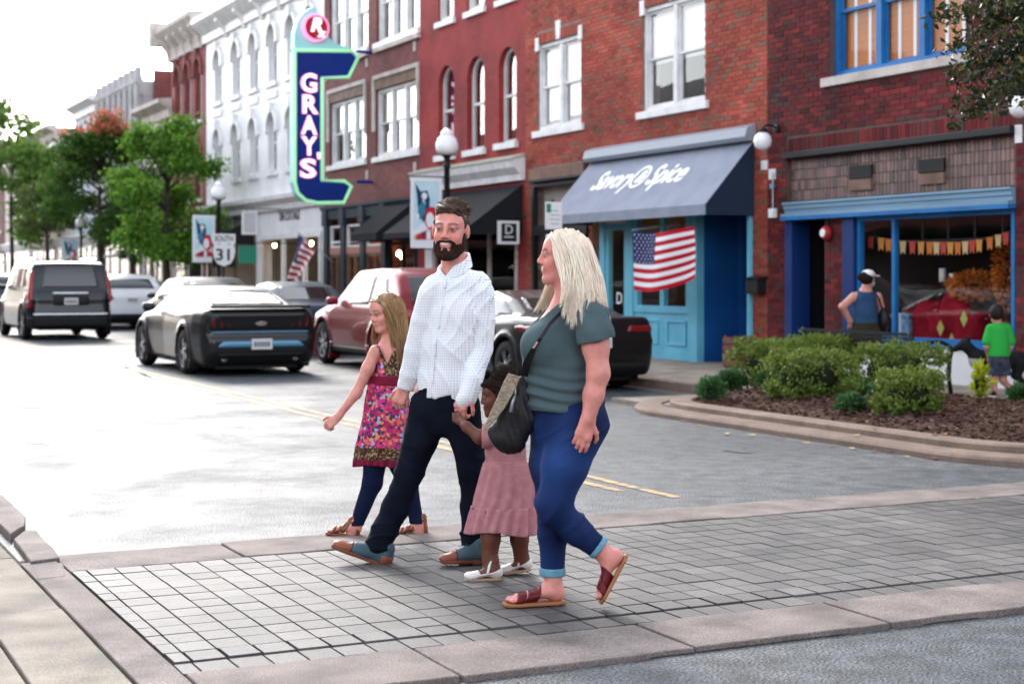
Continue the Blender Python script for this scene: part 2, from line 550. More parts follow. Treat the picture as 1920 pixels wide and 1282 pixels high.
M_PAV = pieces('paver_concrete', [(0.075, 0.075, 0.077), (0.115, 0.112, 0.112), (0.155, 0.148, 0.145), (0.09, 0.088, 0.09), (0.13, 0.125, 0.122), (0.105, 0.10, 0.095)], rough=0.6, bump=0.5, bscale=160, speck=(0.62, 1.2), sscale=210, spec=0.3)
M_JOINT = mat('dark_joint', (0.026, 0.025, 0.023), 0.95, c2=(0.075, 0.068, 0.058), scale=30, bump=0.4)
M_YEL = mat('yellow_paint', (0.62, 0.36, 0.15), 0.6, c2=(0.16, 0.14, 0.12), scale=7, detail=10, lo=0.44, hi=0.62, speck=(0.7, 1.1), sscale=120)
M_MULCH = mat('mulch', (0.03, 0.014, 0.010), 0.95, c2=(0.085, 0.04, 0.028), scale=24, bump=1.0, bscale=40)
M_TAR = mat('tar', (0.03, 0.03, 0.032), 0.6)

road = MB().add([(-600, -600, 0), (600, -600, 0), (600, 900, 0), (-600, 900, 0)], [(0, 1, 2, 3)]).build('road', M_ASPH)
tag(road, 'grey worn asphalt road running between the shops', 'road', kind='structure')

# ---- double yellow centre line
for i, (x0, x1, y0) in enumerate(((5.48, 5.56, 9.6), (5.67, 5.75, 9.15))):
    o = MB().add([(x0, y0, .004), (x1, y0 - .02, .004), (x1, 170, .004), (x0, 170, .004)], [(0, 1, 2, 3)]).build('road_marking', M_YEL)
    tag(o, 'faded yellow centre line painted along the road', 'road marking', 'double yellow centre line', 'structure')
# ---- manhole: a worn ring set in the road
mh = MB(); c = gnd(112, 757)
for k in range(40):
    a0, a1 = 2 * math.pi * k / 40, 2 * math.pi * (k + 1) / 40
    mh.add([(c.x + r * math.cos(a), c.y + r * math.sin(a), .004) for r, a in ((.56, a0), (.62, a0), (.62, a1), (.56, a1))], [(0, 1, 2, 3)])
tag(mh.build('manhole_cover', M_TAR), 'worn manhole ring flush in the asphalt', 'manhole', kind='structure')
# ---- tarred cracks and little dark patches of the road by the near kerb
ck = MB()
for pts in ([(28, 812), (45, 822), (58, 831), (85, 833), (110, 836)], [(-40, 846), (0, 841), (25, 840)], [(1358, 845), (1385, 849), (1412, 850)], [(235, 688), (300, 715), (330, 713)]):
    P = [gnd(x + rnd.uniform(-3, 3), y) for x, y in pts]
    for i in range(len(P) - 1):
        a, b = P[i], P[i + 1]; n_ = Vector((-(b - a).y, (b - a).x, 0)).normalized() * rnd.uniform(.012, .035)
        ck.add([(q.x, q.y, .004) for q in (a - n_, b - n_ * .6, b + n_ * .8, a + n_)], [(0, 1, 2, 3)])
tag(ck.build('road_crack', M_TAR), 'dark tarred cracks in the asphalt', 'crack', kind='structure')

# ---- crosswalk: concrete bands and small square pavers
cw = tag(box_ob('crosswalk', M_JOINT, None, 1.28, 10.4, 5.33, 8.60, -.05, .004), 'crosswalk of small grey concrete pavers between two concrete bands', 'crosswalk', kind='structure')
def slab(name, m, parent, x0, x1, y0, y1, top, jag=0.010, n=7):
    """a concrete slab with slightly worn edges"""
    pts = []
    for i in range(n): pts.append((x0 + (x1 - x0) * i / n, y0 + rnd.uniform(-jag, jag)))
    for i in range(2): pts.append((x1 + rnd.uniform(-jag, jag) * .4, y0 + (y1 - y0) * i / 2))
    for i in range(n): pts.append((x1 - (x1 - x0) * i / n, y1 + rnd.uniform(-jag, jag)))
    for i in range(2): pts.append((x0 + rnd.uniform(-jag, jag) * .4, y1 - (y1 - y0) * i / 2))
    tl = [rnd.uniform(-.003, .003) for _ in range(2)]
    fn = lambda u, v, w: (u, v, w + (tl[0] * (u - x0) + tl[1] * (v - y0)) if w > 0 else w)
    mb = MB().prism(pts[::-1], fn, top, -.05)
    return mb.build(name, m, parent, bevel=.006)
for y0, y1, off in ((5.33, 5.82, 0.42), (8.10, 8.60, 0.38)):
    xs = [1.47] + [1 + off + k + rnd.uniform(-.03, .03) for k in range(1, 10)]
    for a, b in zip(xs, xs[1:]):
        slab('band_slab', M_BAND, cw, a + .006, b - .006, y0, y1 - .012, .026 + rnd.uniform(-.003, .003))
pv = []
NY = 14; dy = (8.09 - 5.835) / NY
for j in range(NY):
    y0 = 5.835 + j * dy
    x = 1.475 + .0
    first = True
    while x < 10.2:
        w = .075 if first else .1415
        first = False
        g = .0045 + (.006 if j == 1 else 0)
        zt = .022 + rnd.gauss(0, .0008) + (-.006 if j == 0 else 0)
        pv.append((x + g, x + w - .0045, y0 + (g if j == 1 else .0045), y0 + dy - .0045, zt))
        x += w
pv.sort(key=lambda q: (q[0] * SA + q[2] * CA) if abs(((q[0] * CA - q[2] * SA) / (q[0] * SA + q[2] * CA)) * F) < 970 and (q[0] * SA + q[2] * CA) > 5.8 else 99)
rest = MB()
for i, (x0, x1, y0, y1, z) in enumerate(pv):
    if i < 296:
        o = piece('paver', M_PAV, cw, ((x0 + x1) / 2, (y0 + y1) / 2, z / 2 - .015), (x1 - x0, y1 - y0, z + .03))
        o.rotation_euler = (rnd.gauss(0, .002), rnd.gauss(0, .002), rnd.gauss(0, .004))
    else:
        rest.box(x0, x1, y0, y1, -.03, z)
tag(rest.build('paver_field', M_PAV, cw), kind='stuff')

# ---- near sidewalk: kerb strip, slabs and broken pieces at the corner
nsw = tag(box_ob('near_sidewalk', M_JOINT, None, -6, 1.30, 2.0, 16, -.06, .006), 'near sidewalk of stained concrete slabs with a cracked kerb strip', 'sidewalk', kind='structure')
for a, b in ((2.2, 5.2), (5.215, 8.42)):
    slab('kerb_slab', M_BAND, nsw, 1.285, 1.462, a, b, .030, .01, 9)
def poly_slab(name, m, parent, pts, top, bev=.008):
    ar = sum(pts[i][0] * pts[(i + 1) % len(pts)][1] - pts[(i + 1) % len(pts)][0] * pts[i][1] for i in range(len(pts)))
    if ar > 0: pts = pts[::-1]
    return MB().prism(pts, lambda u, v, w: (u, v, w), top, -.05).build(name, m, parent, bevel=bev)
def gp(*ps): return [(gnd(x, y, .03).x, gnd(x, y, .03).y) for x, y in ps]
poly_slab('kerb_chunk', M_BAND, nsw, gp((60, 1060), (118, 1052), (124, 1078), (70, 1085)), .028)
poly_slab('kerb_chunk', M_BAND, nsw, gp((26, 1012), (44, 998), (68, 996), (80, 1012), (100, 1030), (112, 1048), (58, 1055)), .040)
poly_slab('kerb_chunk', M_BAND, nsw, gp((-60, 905), (-40, 915), (5, 935), (48, 975), (46, 993), (34, 998), (20, 1008), (-30, 960), (-90, 920)), .055)
poly_slab('kerb_chunk', M_BAND, nsw, gp((-60, 898), (-95, 915), (-420, 780), (-400, 770)), .060)
for a, b in ((-5.9, .92), (.935, 1.268)):
    ys = [2.1, 5.6, 7.18, 8.60, 10.0, 11.6, 13.4, 15.8]
    for y0, y1 in zip(ys, ys[1:]):
        slab('sidewalk_slab', M_CONC, nsw, a, b, y0 + .007, y1 - .007, .024 + rnd.uniform(-.004, .004), .004, 8)

# ---- far side: sidewalk, kerb and the planted bulb-out
SWZ = .12
fs = tag(box_ob('sidewalk', M_JOINT, None, 11.16, 14.6, 2, 170, -.05, SWZ - .012), 'pale concrete sidewalk along the shop fronts', 'sidewalk', kind='structure')
y = 4.0
while y < 60:
    for x0, x1 in ((11.17, 12.5), (12.51, 14.55)):
        slab('sidewalk_slab', M_CONC, fs, x0, x1, y + .005, y + 1.48, SWZ, .002, 3)
    y += 1.49
box_ob('sidewalk_field', M_CONC, fs, 11.17, 14.55, y, 169, 0, SWZ)
kb = tag(bpy.data.objects.new('kerb', None), 'long concrete kerb beside the parking lane', 'kerb', kind='structure'); COL.objects.link(kb)
y = 17.2
while y < 60:
    box_ob('kerb_stone', M_CURB, kb, 10.98, 11.165, y, y + 1.96, -.05, .135, bevel=.02); y += 1.97
box_ob('kerb_stone', M_CURB, kb, 10.98, 11.165, y, 169, -.05, .135)

def sweep(path, prof, closed=False):
    """sweep an (offset, height) profile along a plan path; offset is measured to the right of travel"""
    P = [Vector((x, y, 0)) for x, y in path]; mb = MB(); n = len(P); k = len(prof); vs = []
    for i, p in enumerate(P):
        t = (P[min(i + 1, n - 1)] - P[max(i - 1, 0)]).normalized(); nn = Vector((t.y, -t.x, 0))
        vs += [tuple(p + nn * u + Vector((0, 0, z))) for u, z in prof]
    fs_ = [(i * k + j, i * k + j + 1, (i + 1) * k + j + 1, (i + 1) * k + j) for i in range(n - 1) for j in range(k - 1)]
    fs_ += [tuple(range(k)), tuple((n - 1) * k + j for j in range(k - 1, -1, -1))]
    return mb.add(vs, fs_)
def arc(cx, cy, r, a0, a1, n=10):
    return [(cx + r * math.cos(R(a0 + (a1 - a0) * i / n)), cy + r * math.sin(R(a0 + (a1 - a0) * i / n))) for i in range(n + 1)]
edge = arc(10.3, 10.2, 1.5, 268, 180, 10) + [(8.80, 11.3), (8.80, 12.6), (8.80, 13.8)] + arc(10.35, 14.55, 1.55, 180, 108, 12) + [(10.5, 16.3), (11.0, 16.75), (11.1, 17.3)]
bulb = tag(sweep(edge, [(0.28, -.05), (0.28, .068), (-.0, .068)] [::-1] if False else [(0.0, -.05), (0.0, .045), (.02, .066), (.05, .074), (.30, .078), (.30, -.05)]).build('kerb_bulb', M_CURB, None, smooth=False), 'low rounded concrete kerb around the planted corner bed', 'kerb', kind='structure')
inner = arc(10.45, 10.4, 1.38, 262, 180, 10) + [(9.07, 11.6), (9.07, 12.8), (9.07, 13.7)] + arc(10.35, 14.3, 1.28, 180, 112, 12) + [(10.75, 15.75), (11.1, 16.1)]
inn = sweep(inner, [(0.0, -.02), (0.0, .125), (.025, .14), (.225, .14), (.245, .128), (.245, -.02)]).build('kerb_step', M_CURB, bulb)
# mulch mound
mv, mf = [], []
NXm, NYm = 46, 90
for i in range(NXm):
    for j in range(NYm):
        x = 9.2 + (12.15 - 9.2) * i / (NXm - 1); y = 8.9 + (17.0 - 8.9) * j / (NYm - 1)
        def inside(x, y):
            # distance to the bed outline
            d = x - 9.27
            if y > 13.7: d = min(d, 1.06 - math.hypot(min(x - 10.35, 0), y - 14.3) if x < 10.35 else 15.55 + (x - 10.35) * .55 - y)
            if y < 10.4 and x < 10.45: d = min(d, 1.16 - math.hypot(x - 10.45, y - 10.4))
            return d
        d = inside(x, y)
        b_ = 12.1 - x
        h = .115 + .10 * max(0, min(1, d / .7)) * max(0, min(1, b_ / .35)) + (.022 * math.sin(x * 9 + y * 4) * math.sin(y * 7 - x * 3) + rnd.uniform(-.014, .014)) * (1 if d > .06 else 0)
        if d < -.02: h = -.02
        mv.append((x, y, h))
for i in range(NXm - 1):
    for j in range(NYm - 1):
        q = (i * NYm + j, (i + 1) * NYm + j, (i + 1) * NYm + j + 1, i * NYm + j + 1)
        if max(mv[k][2] for k in q) > 0: mf.append(q)
bed = tag(MB().add(mv, mf).build('planting_bed', M_MULCH, None, smooth=True), 'planting bed of dark brown mulch behind the kerb', 'planting bed', kind='structure')
box_ob('bed_fill', M_CONC, bulb, 9.32, 12.2, 8.85, 16.4, -.05, .06)
# loose bark chips
ch = MB()
for i in range(5200):
    x = rnd.uniform(9.34, 12.0); y = rnd.uniform(9.0, 16.6)
    d = inside(x, y)
    if d < .05: continue
    z = .115 + .10 * max(0, min(1, d / .7)) * max(0, min(1, (12.1 - x) / .35)) + .012 + rnd.uniform(0, .02)
    M = Matrix.Rotation(rnd.uniform(0, 6.3), 3, 'Z') @ Matrix.Rotation(rnd.uniform(-.7, .7), 3, 'X') @ Matrix.Rotation(rnd.uniform(-.5, .5), 3, 'Y')
    ch.obox((x, y, z), (rnd.uniform(.02, .06), rnd.uniform(.012, .03), .008), M)
M_CHIP = pieces('bark', [(0.03, 0.013, 0.01), (0.075, 0.034, 0.024), (0.13, 0.07, 0.05), (0.05, 0.022, 0.016), (0.2, 0.13, 0.10)], rough=0.95)
tag(ch.build('bark_chips', M_CHIP), 'loose bark chips scattered over the planting bed', 'mulch', kind='stuff')
# fallen leaves along the gutter
M_LEAFS = [mat('leaf_' + k, c, 0.7) for k, c in (('tan', (.42, .25, .12)), ('rust', (.33, .11, .05)), ('straw', (.50, .42, .20)), ('brown', (.16, .08, .05)))]
LEAFN = [('tan', 'tan'), ('rust', 'rust coloured'), ('straw', 'straw coloured'), ('brown', 'brown')]
spots = [(1228, 772), (1243, 782), (1408, 818), (1468, 822), (1510, 830), (1560, 838), (1597, 843), (1665, 850), (1672, 846), (1752, 862), (1700, 858), (1637, 848), (1310, 800), (1280, 792), (1362, 816), (1545, 795), (1625, 803), (1640, 816), (1605, 816), (1753, 828), (1770, 828), (1735, 793), (1842, 838), (1900, 870), (1215, 776)]
for i, (px, py) in enumerate(spots):
    on_k = py < 835 and px > 1500
    p = gnd(px, py, .085 if on_k else .0)
    z0 = .010
    if on_k:
        z0 = .145 if p.x > 9.02 else .082
    mb = MB(); a = rnd.uniform(0, 6.3); L = rnd.uniform(.03, .055); w = L * .55
    pts = [(-L, 0), (-L * .3, w), (L * .5, w * .7), (L, 0), (L * .5, -w * .7), (-L * .3, -w)]
    mb.prism([(u * math.cos(a) - v * math.sin(a), u * math.sin(a) + v * math.cos(a)) for u, v in pts], lambda u, v, w_: (u, v, w_ + abs(u) * .25), .0, .004)
    k = i % 4
    o = mb.build('fallen_leaf', M_LEAFS[k], None, loc=(p.x, p.y, z0))
    tag(o, LEAFN[k][1] + (' fallen leaf lying on the kerb of the planting bed' if on_k else ' fallen leaf lying on the asphalt by the kerb'), 'leaf', LEAFN[k][1] + (' leaves on the kerb' if on_k else ' leaves on the asphalt'))
# ================================================================ buildings
FX = 14.0
M_BR_R = pieces('brick_dark_red', [(0.095, 0.013, 0.017), (0.17, 0.022, 0.025), (0.055, 0.018, 0.020), (0.24, 0.034, 0.032), (0.12, 0.016, 0.022), (0.085, 0.045, 0.04), (0.16, 0.02, 0.026)], bump=0.3, bscale=60)
M_BR_C = pieces('brick_orange_red', [(0.36, 0.070, 0.048), (0.44, 0.098, 0.066), (0.28, 0.05, 0.037), (0.40, 0.08, 0.055), (0.22, 0.12, 0.08), (0.46, 0.105, 0.072), (0.34, 0.062, 0.045)], bump=0.3, bscale=60)
M_MORT = mat('mortar', (0.30, 0.20, 0.17), 0.95, c2=(0.20, 0.13, 0.11), scale=5)
M_MORTD = mat('mortar_dark', (0.13, 0.085, 0.08), 0.95, c2=(0.09, 0.06, 0.055), scale=5)
def brickwall(name, c1, c2, cm, sc=1.0):
    """far brickwork: courses too small to pick apart"""
    m, n, l, p = nt(name); p.inputs['Roughness'].default_value = 0.85
    tc = n.new('ShaderNodeTexCoord'); mp = n.new('ShaderNodeMapping'); mp.inputs['Rotation'].default_value = (0, 0, 0)
    sx = n.new('ShaderNodeSeparateXYZ'); cb = n.new('ShaderNodeCombineXYZ')
    l.new(tc.outputs['Object'], sx.inputs[0]); l.new(sx.outputs[1], cb.inputs[0]); l.new(sx.outputs[2], cb.inputs[1])
    b = n.new('ShaderNodeTexBrick'); b.inputs['Scale'].default_value = 1.0 / sc
    b.inputs['Color1'].default_value = col4(c1); b.inputs['Color2'].default_value = col4(c2); b.inputs['Mortar'].default_value = col4(cm)
    b.inputs['Brick Width'].default_value = .21; b.inputs['Row Height'].default_value = .075; b.inputs['Mortar Size'].default_value = .008
    l.new(cb.outputs[0], b.inputs['Vector'])
    t = n.new('ShaderNodeTexNoise'); t.inputs['Scale'].default_value = 1.1; t.inputs['Detail'].default_value = 8; l.new(tc.outputs['Object'], t.inputs['Vector'])
    r = n.new('ShaderNodeValToRGB'); r.color_ramp.elements[0].position = .32; r.color_ramp.elements[1].position = .7
    r.color_ramp.elements[0].color = (.62, .62, .66, 1); r.color_ramp.elements[1].color = (1.15, 1.1, 1.05, 1); l.new(t.outputs['Fac'], r.inputs['Fac'])
    mx = n.new('ShaderNodeMix'); mx.data_type = 'RGBA'; mx.blend_type = 'MULTIPLY'; mx.inputs['Factor'].default_value = 1
    l.new(b.outputs['Color'], mx.inputs[6]); l.new(r.outputs[0], mx.inputs[7]); l.new(mx.outputs[2], p.inputs['Base Color'])
    bp = n.new('ShaderNodeBump'); bp.inputs['Strength'].default_value = .5; bp.inputs['Distance'].default_value = .01
    l.new(b.outputs['Fac'], bp.inputs['Height']); bp.invert = True; l.new(bp.outputs[0], p.inputs['Normal'])
    return m
M_BR_B = brickwall('brick_painted_red', (.33, .032, .030), (.27, .026, .026), (.22, .024, .022))
M_BR_A = brickwall('brick_brown', (.22, .052, .046), (.15, .034, .034), (.14, .075, .068))
M_BR_D = brickwall('brick_maroon', (.27, .07, .07), (.22, .05, .05), (.2, .07, .06))
M_WHITE = mat('white_paint', (.80, .80, .80), .5, c2=(.66, .66, .67), scale=1.5, detail=8, lo=.3, hi=.7)
M_TRIM = mat('white_trim', (.78, .77, .78), .45, c2=(.62, .61, .60), scale=4, detail=8)
M_STONE = mat('pale_stone', (.60, .54, .50), .8, c2=(.42, .37, .34), scale=3, detail=9, bump=.3)
M_GREYS = mat('grey_stucco', (.42, .41, .42), .85, c2=(.30, .29, .30), scale=1.5, detail=9, bump=.2)
M_COPPER = mat('weathered_green', (.30, .36, .28), .8, c2=(.45, .42, .36), scale=4, detail=9)
M_LBLUE = mat('light_blue_paint', (.16, .50, .66), .42, c2=(.12, .42, .57), scale=2)
M_DBLUE = mat('deep_blue_paint', (.012, .10, .34), .4, c2=(.009, .075, .27), scale=2)
M_MBLUE = mat('mid_blue_paint', (.02, .17, .42), .4, c2=(.015, .12, .34), scale=2)
M_STEEL = mat('blue_grey_steel', (.20, .33, .44), .45, metal=.1, c2=(.14, .24, .34), scale=2, stretch=(1, .15, 3))
M_SLATE = mat('slate_paint', (.022, .03, .042), .6, spec=.2, c2=(.035, .045, .058), scale=2)
M_BLACK = mat('black_paint', (.012, .012, .013), .55, spec=.2)
M_DARKMET = mat('dark_metal', (.02, .021, .024), .5, metal=.3)
M_AWN_G = mat('grey_canvas', (.235, .265, .335), .8, spec=.08, c2=(.20, .225, .29), scale=3, bump=.1, bscale=300, sheen=.2)
M_AWN_N = mat('navy_canvas', (.020, .032, .06), .8, spec=.08, bump=.1, bscale=300)
M_AWN_K = mat('black_canvas', (.017, .018, .022), .75, spec=.08, bump=.1, bscale=300)
M_ROOM = mat('room_dark', (.035, .028, .026), .9, c2=(.06, .048, .042), scale=1.2)
M_ROOMW = mat('room_warm', (.14, .09, .06), .9, c2=(.07, .045, .03), scale=1.2)
M_ROOMP = mat('room_pale', (.36, .33, .30), .9, c2=(.26, .24, .22), scale=1.2)
M_SHADE = mat('window_blind', (.78, .78, .78), .8)
M_WOODBL = mat('wood_blind', (.60, .20, .06), .5, c2=(.40, .16, .06), scale=3, stretch=(1, .2, 30))
M_WOODD = mat('old_wood', (.22, .13, .10), .7, c2=(.13, .08, .06), scale=3)
M_PINKW = mat('salmon_wood', (.36, .17, .13), .6)
G_UP = glass('pane_mirror', 1.9, gain=2.4)
G_SHOP = glass('pane_shop', 1.5, gain=.5)
M_ROOF = mat('roof_felt', (.08, .08, .085), .9)
M_BULB = mat('warm_bulb', (1, .8, .5), .4, emit=(1.0, .62, .25), estr=14.0)
M_OPAL = mat('opal_glass', (.86, .86, .86), .25, coat=.4, sss=.0)

def cells(y0, y1, z0, z1, holes):
    """rectangles that fill a wall around its openings"""
    ys = sorted({y0, y1} | {v for h in holes for v in h[:2] if y0 < v < y1}); out = []
    for a, b in zip(ys, ys[1:]):
        m = (a + b) / 2; z = z0
        for h in sorted([h for h in holes if h[0] < m < h[1]], key=lambda h: h[2]):
            if h[2] > z: out.append((a, b, z, min(h[2], z1)))
            z = max(z, h[3])
        if z < z1: out.append((a, b, z, z1))
    return out
def wall(name, m, parent, y0, y1, z0, z1, holes, x=FX, th=.35):
    mb = MB()
    for a, b, c, d in cells(y0, y1, z0, z1, holes):
        mb.box(x, x + th, a, b, c, d)
    return mb.build(name, m, parent)
def bricks(parent, m, y0, y1, z0, z1, holes, x=FX, near=0.0, nsing=296, soldier=()):
    """running-bond bricks proud of the mortar; the largest ones in view are single objects"""
    L = []; j = 0; z = z0
    while z < z1 - .03:
        h = .066; zc = z + h / 2
        iv = [(y0, y1)]
        for q in holes:
            if q[2] - .02 < zc < q[3] + .02:
                iv = [p for a, b in iv for p in ((a, min(b, q[0])), (max(a, q[1]), b)) if p[1] - p[0] > .03]
        for a, b in iv:
            y = a - ((a - y0) % .213) - (.1065 if j % 2 else 0)
            while y < b:
                p, q_ = max(y, a) + .004, min(y + .213, b) - .005
                if q_ - p > .03: L.append((p, q_, z, z + h))
                y += .213
        z += .0755; j += 1
    for a, b, c, d in soldier:
        y = a
        while y < b - .03:
            L.append((y + .004, min(y + .075, b) - .004, c + .003, d - .003)); y += .0755
    def rank(t):
        y, z = (t[0] + t[1]) / 2, (t[2] + t[3]) / 2
        d = x * SA + y * CA; px = CX + F * (x * CA - y * SA) / d; py = HY - F * (z - H) / d
        vis = 4 < px < 1916 and 2 < py < 1280 and not (parent['label'].startswith('dark red') and px > 1740 and py < 240)
        return (0 if vis else 1, d)
    L.sort(key=rank); mb = MB()
    for i, (a, b, c, d) in enumerate(L):
        pr = .010 + rnd.uniform(-.003, .004)
        if i < nsing:
            piece('brick', m, parent, (x - pr / 2 + .005, (a + b) / 2, (c + d) / 2), (pr + .01, b - a, d - c))
        else:
            mb.box(x - pr, x + .01, a, b, c, d)
    if mb.f:
        tag(mb.build('brickwork', m, parent), kind='stuff')
def room(parent, m, y0, y1, z0, z1, depth=4.0, x=FX + .36, name='interior'):
    mb = MB(); x1 = x + depth
    mb.add([(x, y0, z0), (x1, y0, z0), (x1, y1, z0), (x, y1, z0)], [(0, 1, 2, 3)])
    mb.add([(x, y0, z1), (x1, y0, z1), (x1, y1, z1), (x, y1, z1)], [(3, 2, 1, 0)])
    mb.add([(x1, y0, z0), (x1, y1, z0), (x1, y1, z1), (x1, y0, z1)], [(0, 1, 2, 3)])
    mb.add([(x, y0, z0), (x1, y0, z0), (x1, y0, z1), (x, y0, z1)], [(3, 2, 1, 0)])
    mb.add([(x, y1, z0), (x1, y1, z0), (x1, y1, z1), (x, y1, z1)], [(0, 1, 2, 3)])
    return mb.build(name, m, parent)
def frame_box(mb, x0, x1, y0, y1, z0, z1, w, wb=None):
    wb = wb or w
    mb.box(x0, x1, y0, y0 + w, z0, z1); mb.box(x0, x1, y1 - w, y1, z0, z1)
    mb.box(x0, x1, y0 + w, y1 - w, z1 - w, z1); mb.box(x0, x1, y0 + w, y1 - w, z0, z0 + wb)
def sash_window(parent, y0, y1, z0, z1, nsash=2, mfr=None, mblind=None, blind=.5, x=FX, sill=None, msill=None, g=None, rec=.10, room_m=None, mid=True, blind2=None):
    """window > sash, pane, blind, sill"""
    mfr = mfr or M_TRIM; g = g or G_UP
    fr = MB(); xo = x + rec
    frame_box(fr, xo - .05, xo + .08, y0, y1, z0, z1, .075)
    wd_ = (y1 - y0 - .15); step = wd_ / nsash
    for k in range(1, nsash):
        yc = y0 + .075 + k * step
        fr.box(xo - .045, xo + .08, yc - .06, yc + .06, z0 + .075, z1 - .075)
    w = fr.build('window', mfr, parent, bevel=.006)
    for k in range(nsash):
        a = y0 + .075 + k * step + (.06 if k else 0); b = y0 + .075 + (k + 1) * step - (.06 if k < nsash - 1 else 0)
        zm = (z0 + z1) / 2
        for zz0, zz1, dx in ((z0 + .075, zm + .02, .03), (zm - .02, z1 - .075, 0.0)) if mid else ((z0 + .075, z1 - .075, 0.0),):
            s = MB(); frame_box(s, xo + dx, xo + dx + .03, a, b, zz0, zz1, .045)
            s.build('sash', mfr, w)
            MB().add([(xo + dx + .015, a + .03, zz0 + .03), (xo + dx + .015, b - .03, zz0 + .03), (xo + dx + .015, b - .03, zz1 - .03), (xo + dx + .015, a + .03, zz1 - .03)], [(0, 1, 2, 3)]).build('pane', g, w)
        bl = blind if not isinstance(blind, (list, tuple)) else blind[k % len(blind)]
        if mblind and bl > 0:
            zb = z1 - .07 - (z1 - z0 - .15) * bl
            box_ob('blind', mblind, w, xo + .10, xo + .11, a - .02, b + .02, zb, z1 - .06)
    if sill:
        box_ob('sill', msill or M_TRIM, w, x - .07, x + .12, y0 - sill, y1 + sill, z0 - .13, z0 - .002, bevel=.008)
    if room_m is not None:
        room(w, room_m, y0 - .1, y1 + .1, z0 - .3, z1 + .2, 2.2, x + .36)
    return w

def arch_pts(y0, y1, z0, zs, n=10, flat=1.0):
    r = (y1 - y0) / 2; c = (y0 + y1) / 2
    return [(y0, z0), (y1, z0)] + [(c + r * math.cos(math.pi * i / n), zs + r * flat * math.sin(math.pi * i / n)) for i in range(n + 1)]
def arch_window(parent, y0, y1, z0, z1, wm, mfr=None, x=FX, rec=.22, hood=None, sill=True, mblind=None, g=None, keystone=None):
    """arched opening in a rectangular hole: spandrel fills, frame, panes, sill"""
    r = (y1 - y0) / 2; zs = z1 - r; c = (y0 + y1) / 2; n = 12
    sp = MB()                                                 # spandrels close the hole's upper corners
    for sgn in (-1, 1):
        pts = [(c + sgn * r * math.cos(math.pi / 2 * i / n), zs + r * math.sin(math.pi / 2 * i / n)) for i in range(n + 1)] + [(c + sgn * r, z1)]
        if sgn > 0: pts = pts[::-1]
        sp.prism(pts, lambda u, v, w: (w, u, v), x + .001, x + .349)
    sp.build('spandrel', wm, parent)
    fr = MB(); xo = x + rec; k = n; t = .07
    outer = arch_pts(y0, y1, z0, zs, n); inner = arch_pts(y0 + t, y1 - t, z0 + t, zs, n)
    m = len(outer)
    vs = [(xo, a, b) for a, b in outer] + [(xo, a, b) for a, b in inner] + [(xo + .07, a, b) for a, b in outer] + [(xo + .07, a, b) for a, b in inner]
    fs_ = []
    for i in range(m):
        j = (i + 1) % m
        fs_ += [(i, i + m, j + m, j), (i + m, i + 3 * m, j + 3 * m, j + m), (i + 2 * m, j + 2 * m, j + 3 * m, i + 3 * m)]
    fr.add(vs, fs_)
    zm = z0 + (z1 - z0) * .5
    fr.box(xo + .005, xo + .05, y0 + t, y1 - t, zm - .03, zm + .03)
    w = fr.build('window', mfr or M_TRIM, parent)
    MB().add([(xo + .04, a, b) for a, b in inner], [tuple(range(m))]).build('pane', g or G_UP, w)
    if mblind: MB().add([(xo + .12, a, b) for a, b in arch_pts(y0, y1, zm, zs, n)], [tuple(range(m))]).build('blind', mblind, w)
    if sill: box_ob('sill', M_TRIM, w, x - .09, x + .2, y0 - .1, y1 + .1, z0 - .13, z0 - .002)
    if hood:
        hb = MB(); o2 = arch_pts(y0 - .16, y1 + .16, zs - .15, zs, n)[1:]; i2 = arch_pts(y0 - .003, y1 + .003, zs - .15, zs, n)[1:]; o2.append((y0 - .16, zs - .15)); i2.append((y0 - .003, zs - .15)); q = len(o2)
        vs = [(x - .09, a, b) for a, b in o2] + [(x - .09, a, b) for a, b in i2] + [(x + .01, a, b) for a, b in o2] + [(x + .01, a, b) for a, b in i2]
        fs_ = []
        for i in range(q - 1):
            fs_ += [(i, i + q, i + q + 1, i + 1), (i, i + 1, i + 1 + 2 * q, i + 2 * q), (i + q, i + 3 * q, i + 3 * q + 1, i + q + 1)]
        hb.add(vs, fs_)
        hb.box(x - .14, x, c - .09, c + .09, z1 - .02, z1 + .30)
        hb.build('window_hood', hood, w)
    return w
def band(name, m, parent, y0, y1, prof, bevel=0.0):
    """moulding: profile of (projection, z) pairs swept along the facade"""
    pts = [(-p, z) for p, z in prof]
    return MB().prism(pts, lambda u, v, w: (FX + u, w, v), y0, y1).build(name, m, parent)
def brackets(name, m, parent, ys, z0, z1, p=.3, w=.16):
    for y in ys:
        MB().prism([(.0, z0), (-.08, z0), (-p * .5, (z0 + z1) / 2), (-p, z1 - .1), (-p, z1), (0, z1)], lambda u, v, q: (FX + u - .002, q, v), y - w / 2, y + w / 2).build(name, m, parent)
def shell(parent, m, y0, y1, z1, depth=14.0, roof=True):
    """side walls, back and roof of a building body"""
    mb = MB()
    mb.box(FX + .352, FX + depth, y0, y0 + .3, 0, z1); mb.box(FX + .352, FX + depth, y1 - .3, y1, 0, z1); mb.box(FX + depth - .3, FX + depth, y0 + .3, y1 - .3, 0, z1)
    mb.build('side_wall', m, parent)
    box_ob('roof', M_ROOF, parent, FX + .352, FX + depth - .3, y0 + .3, y1 - .3, z1 - .7, z1 - .5)
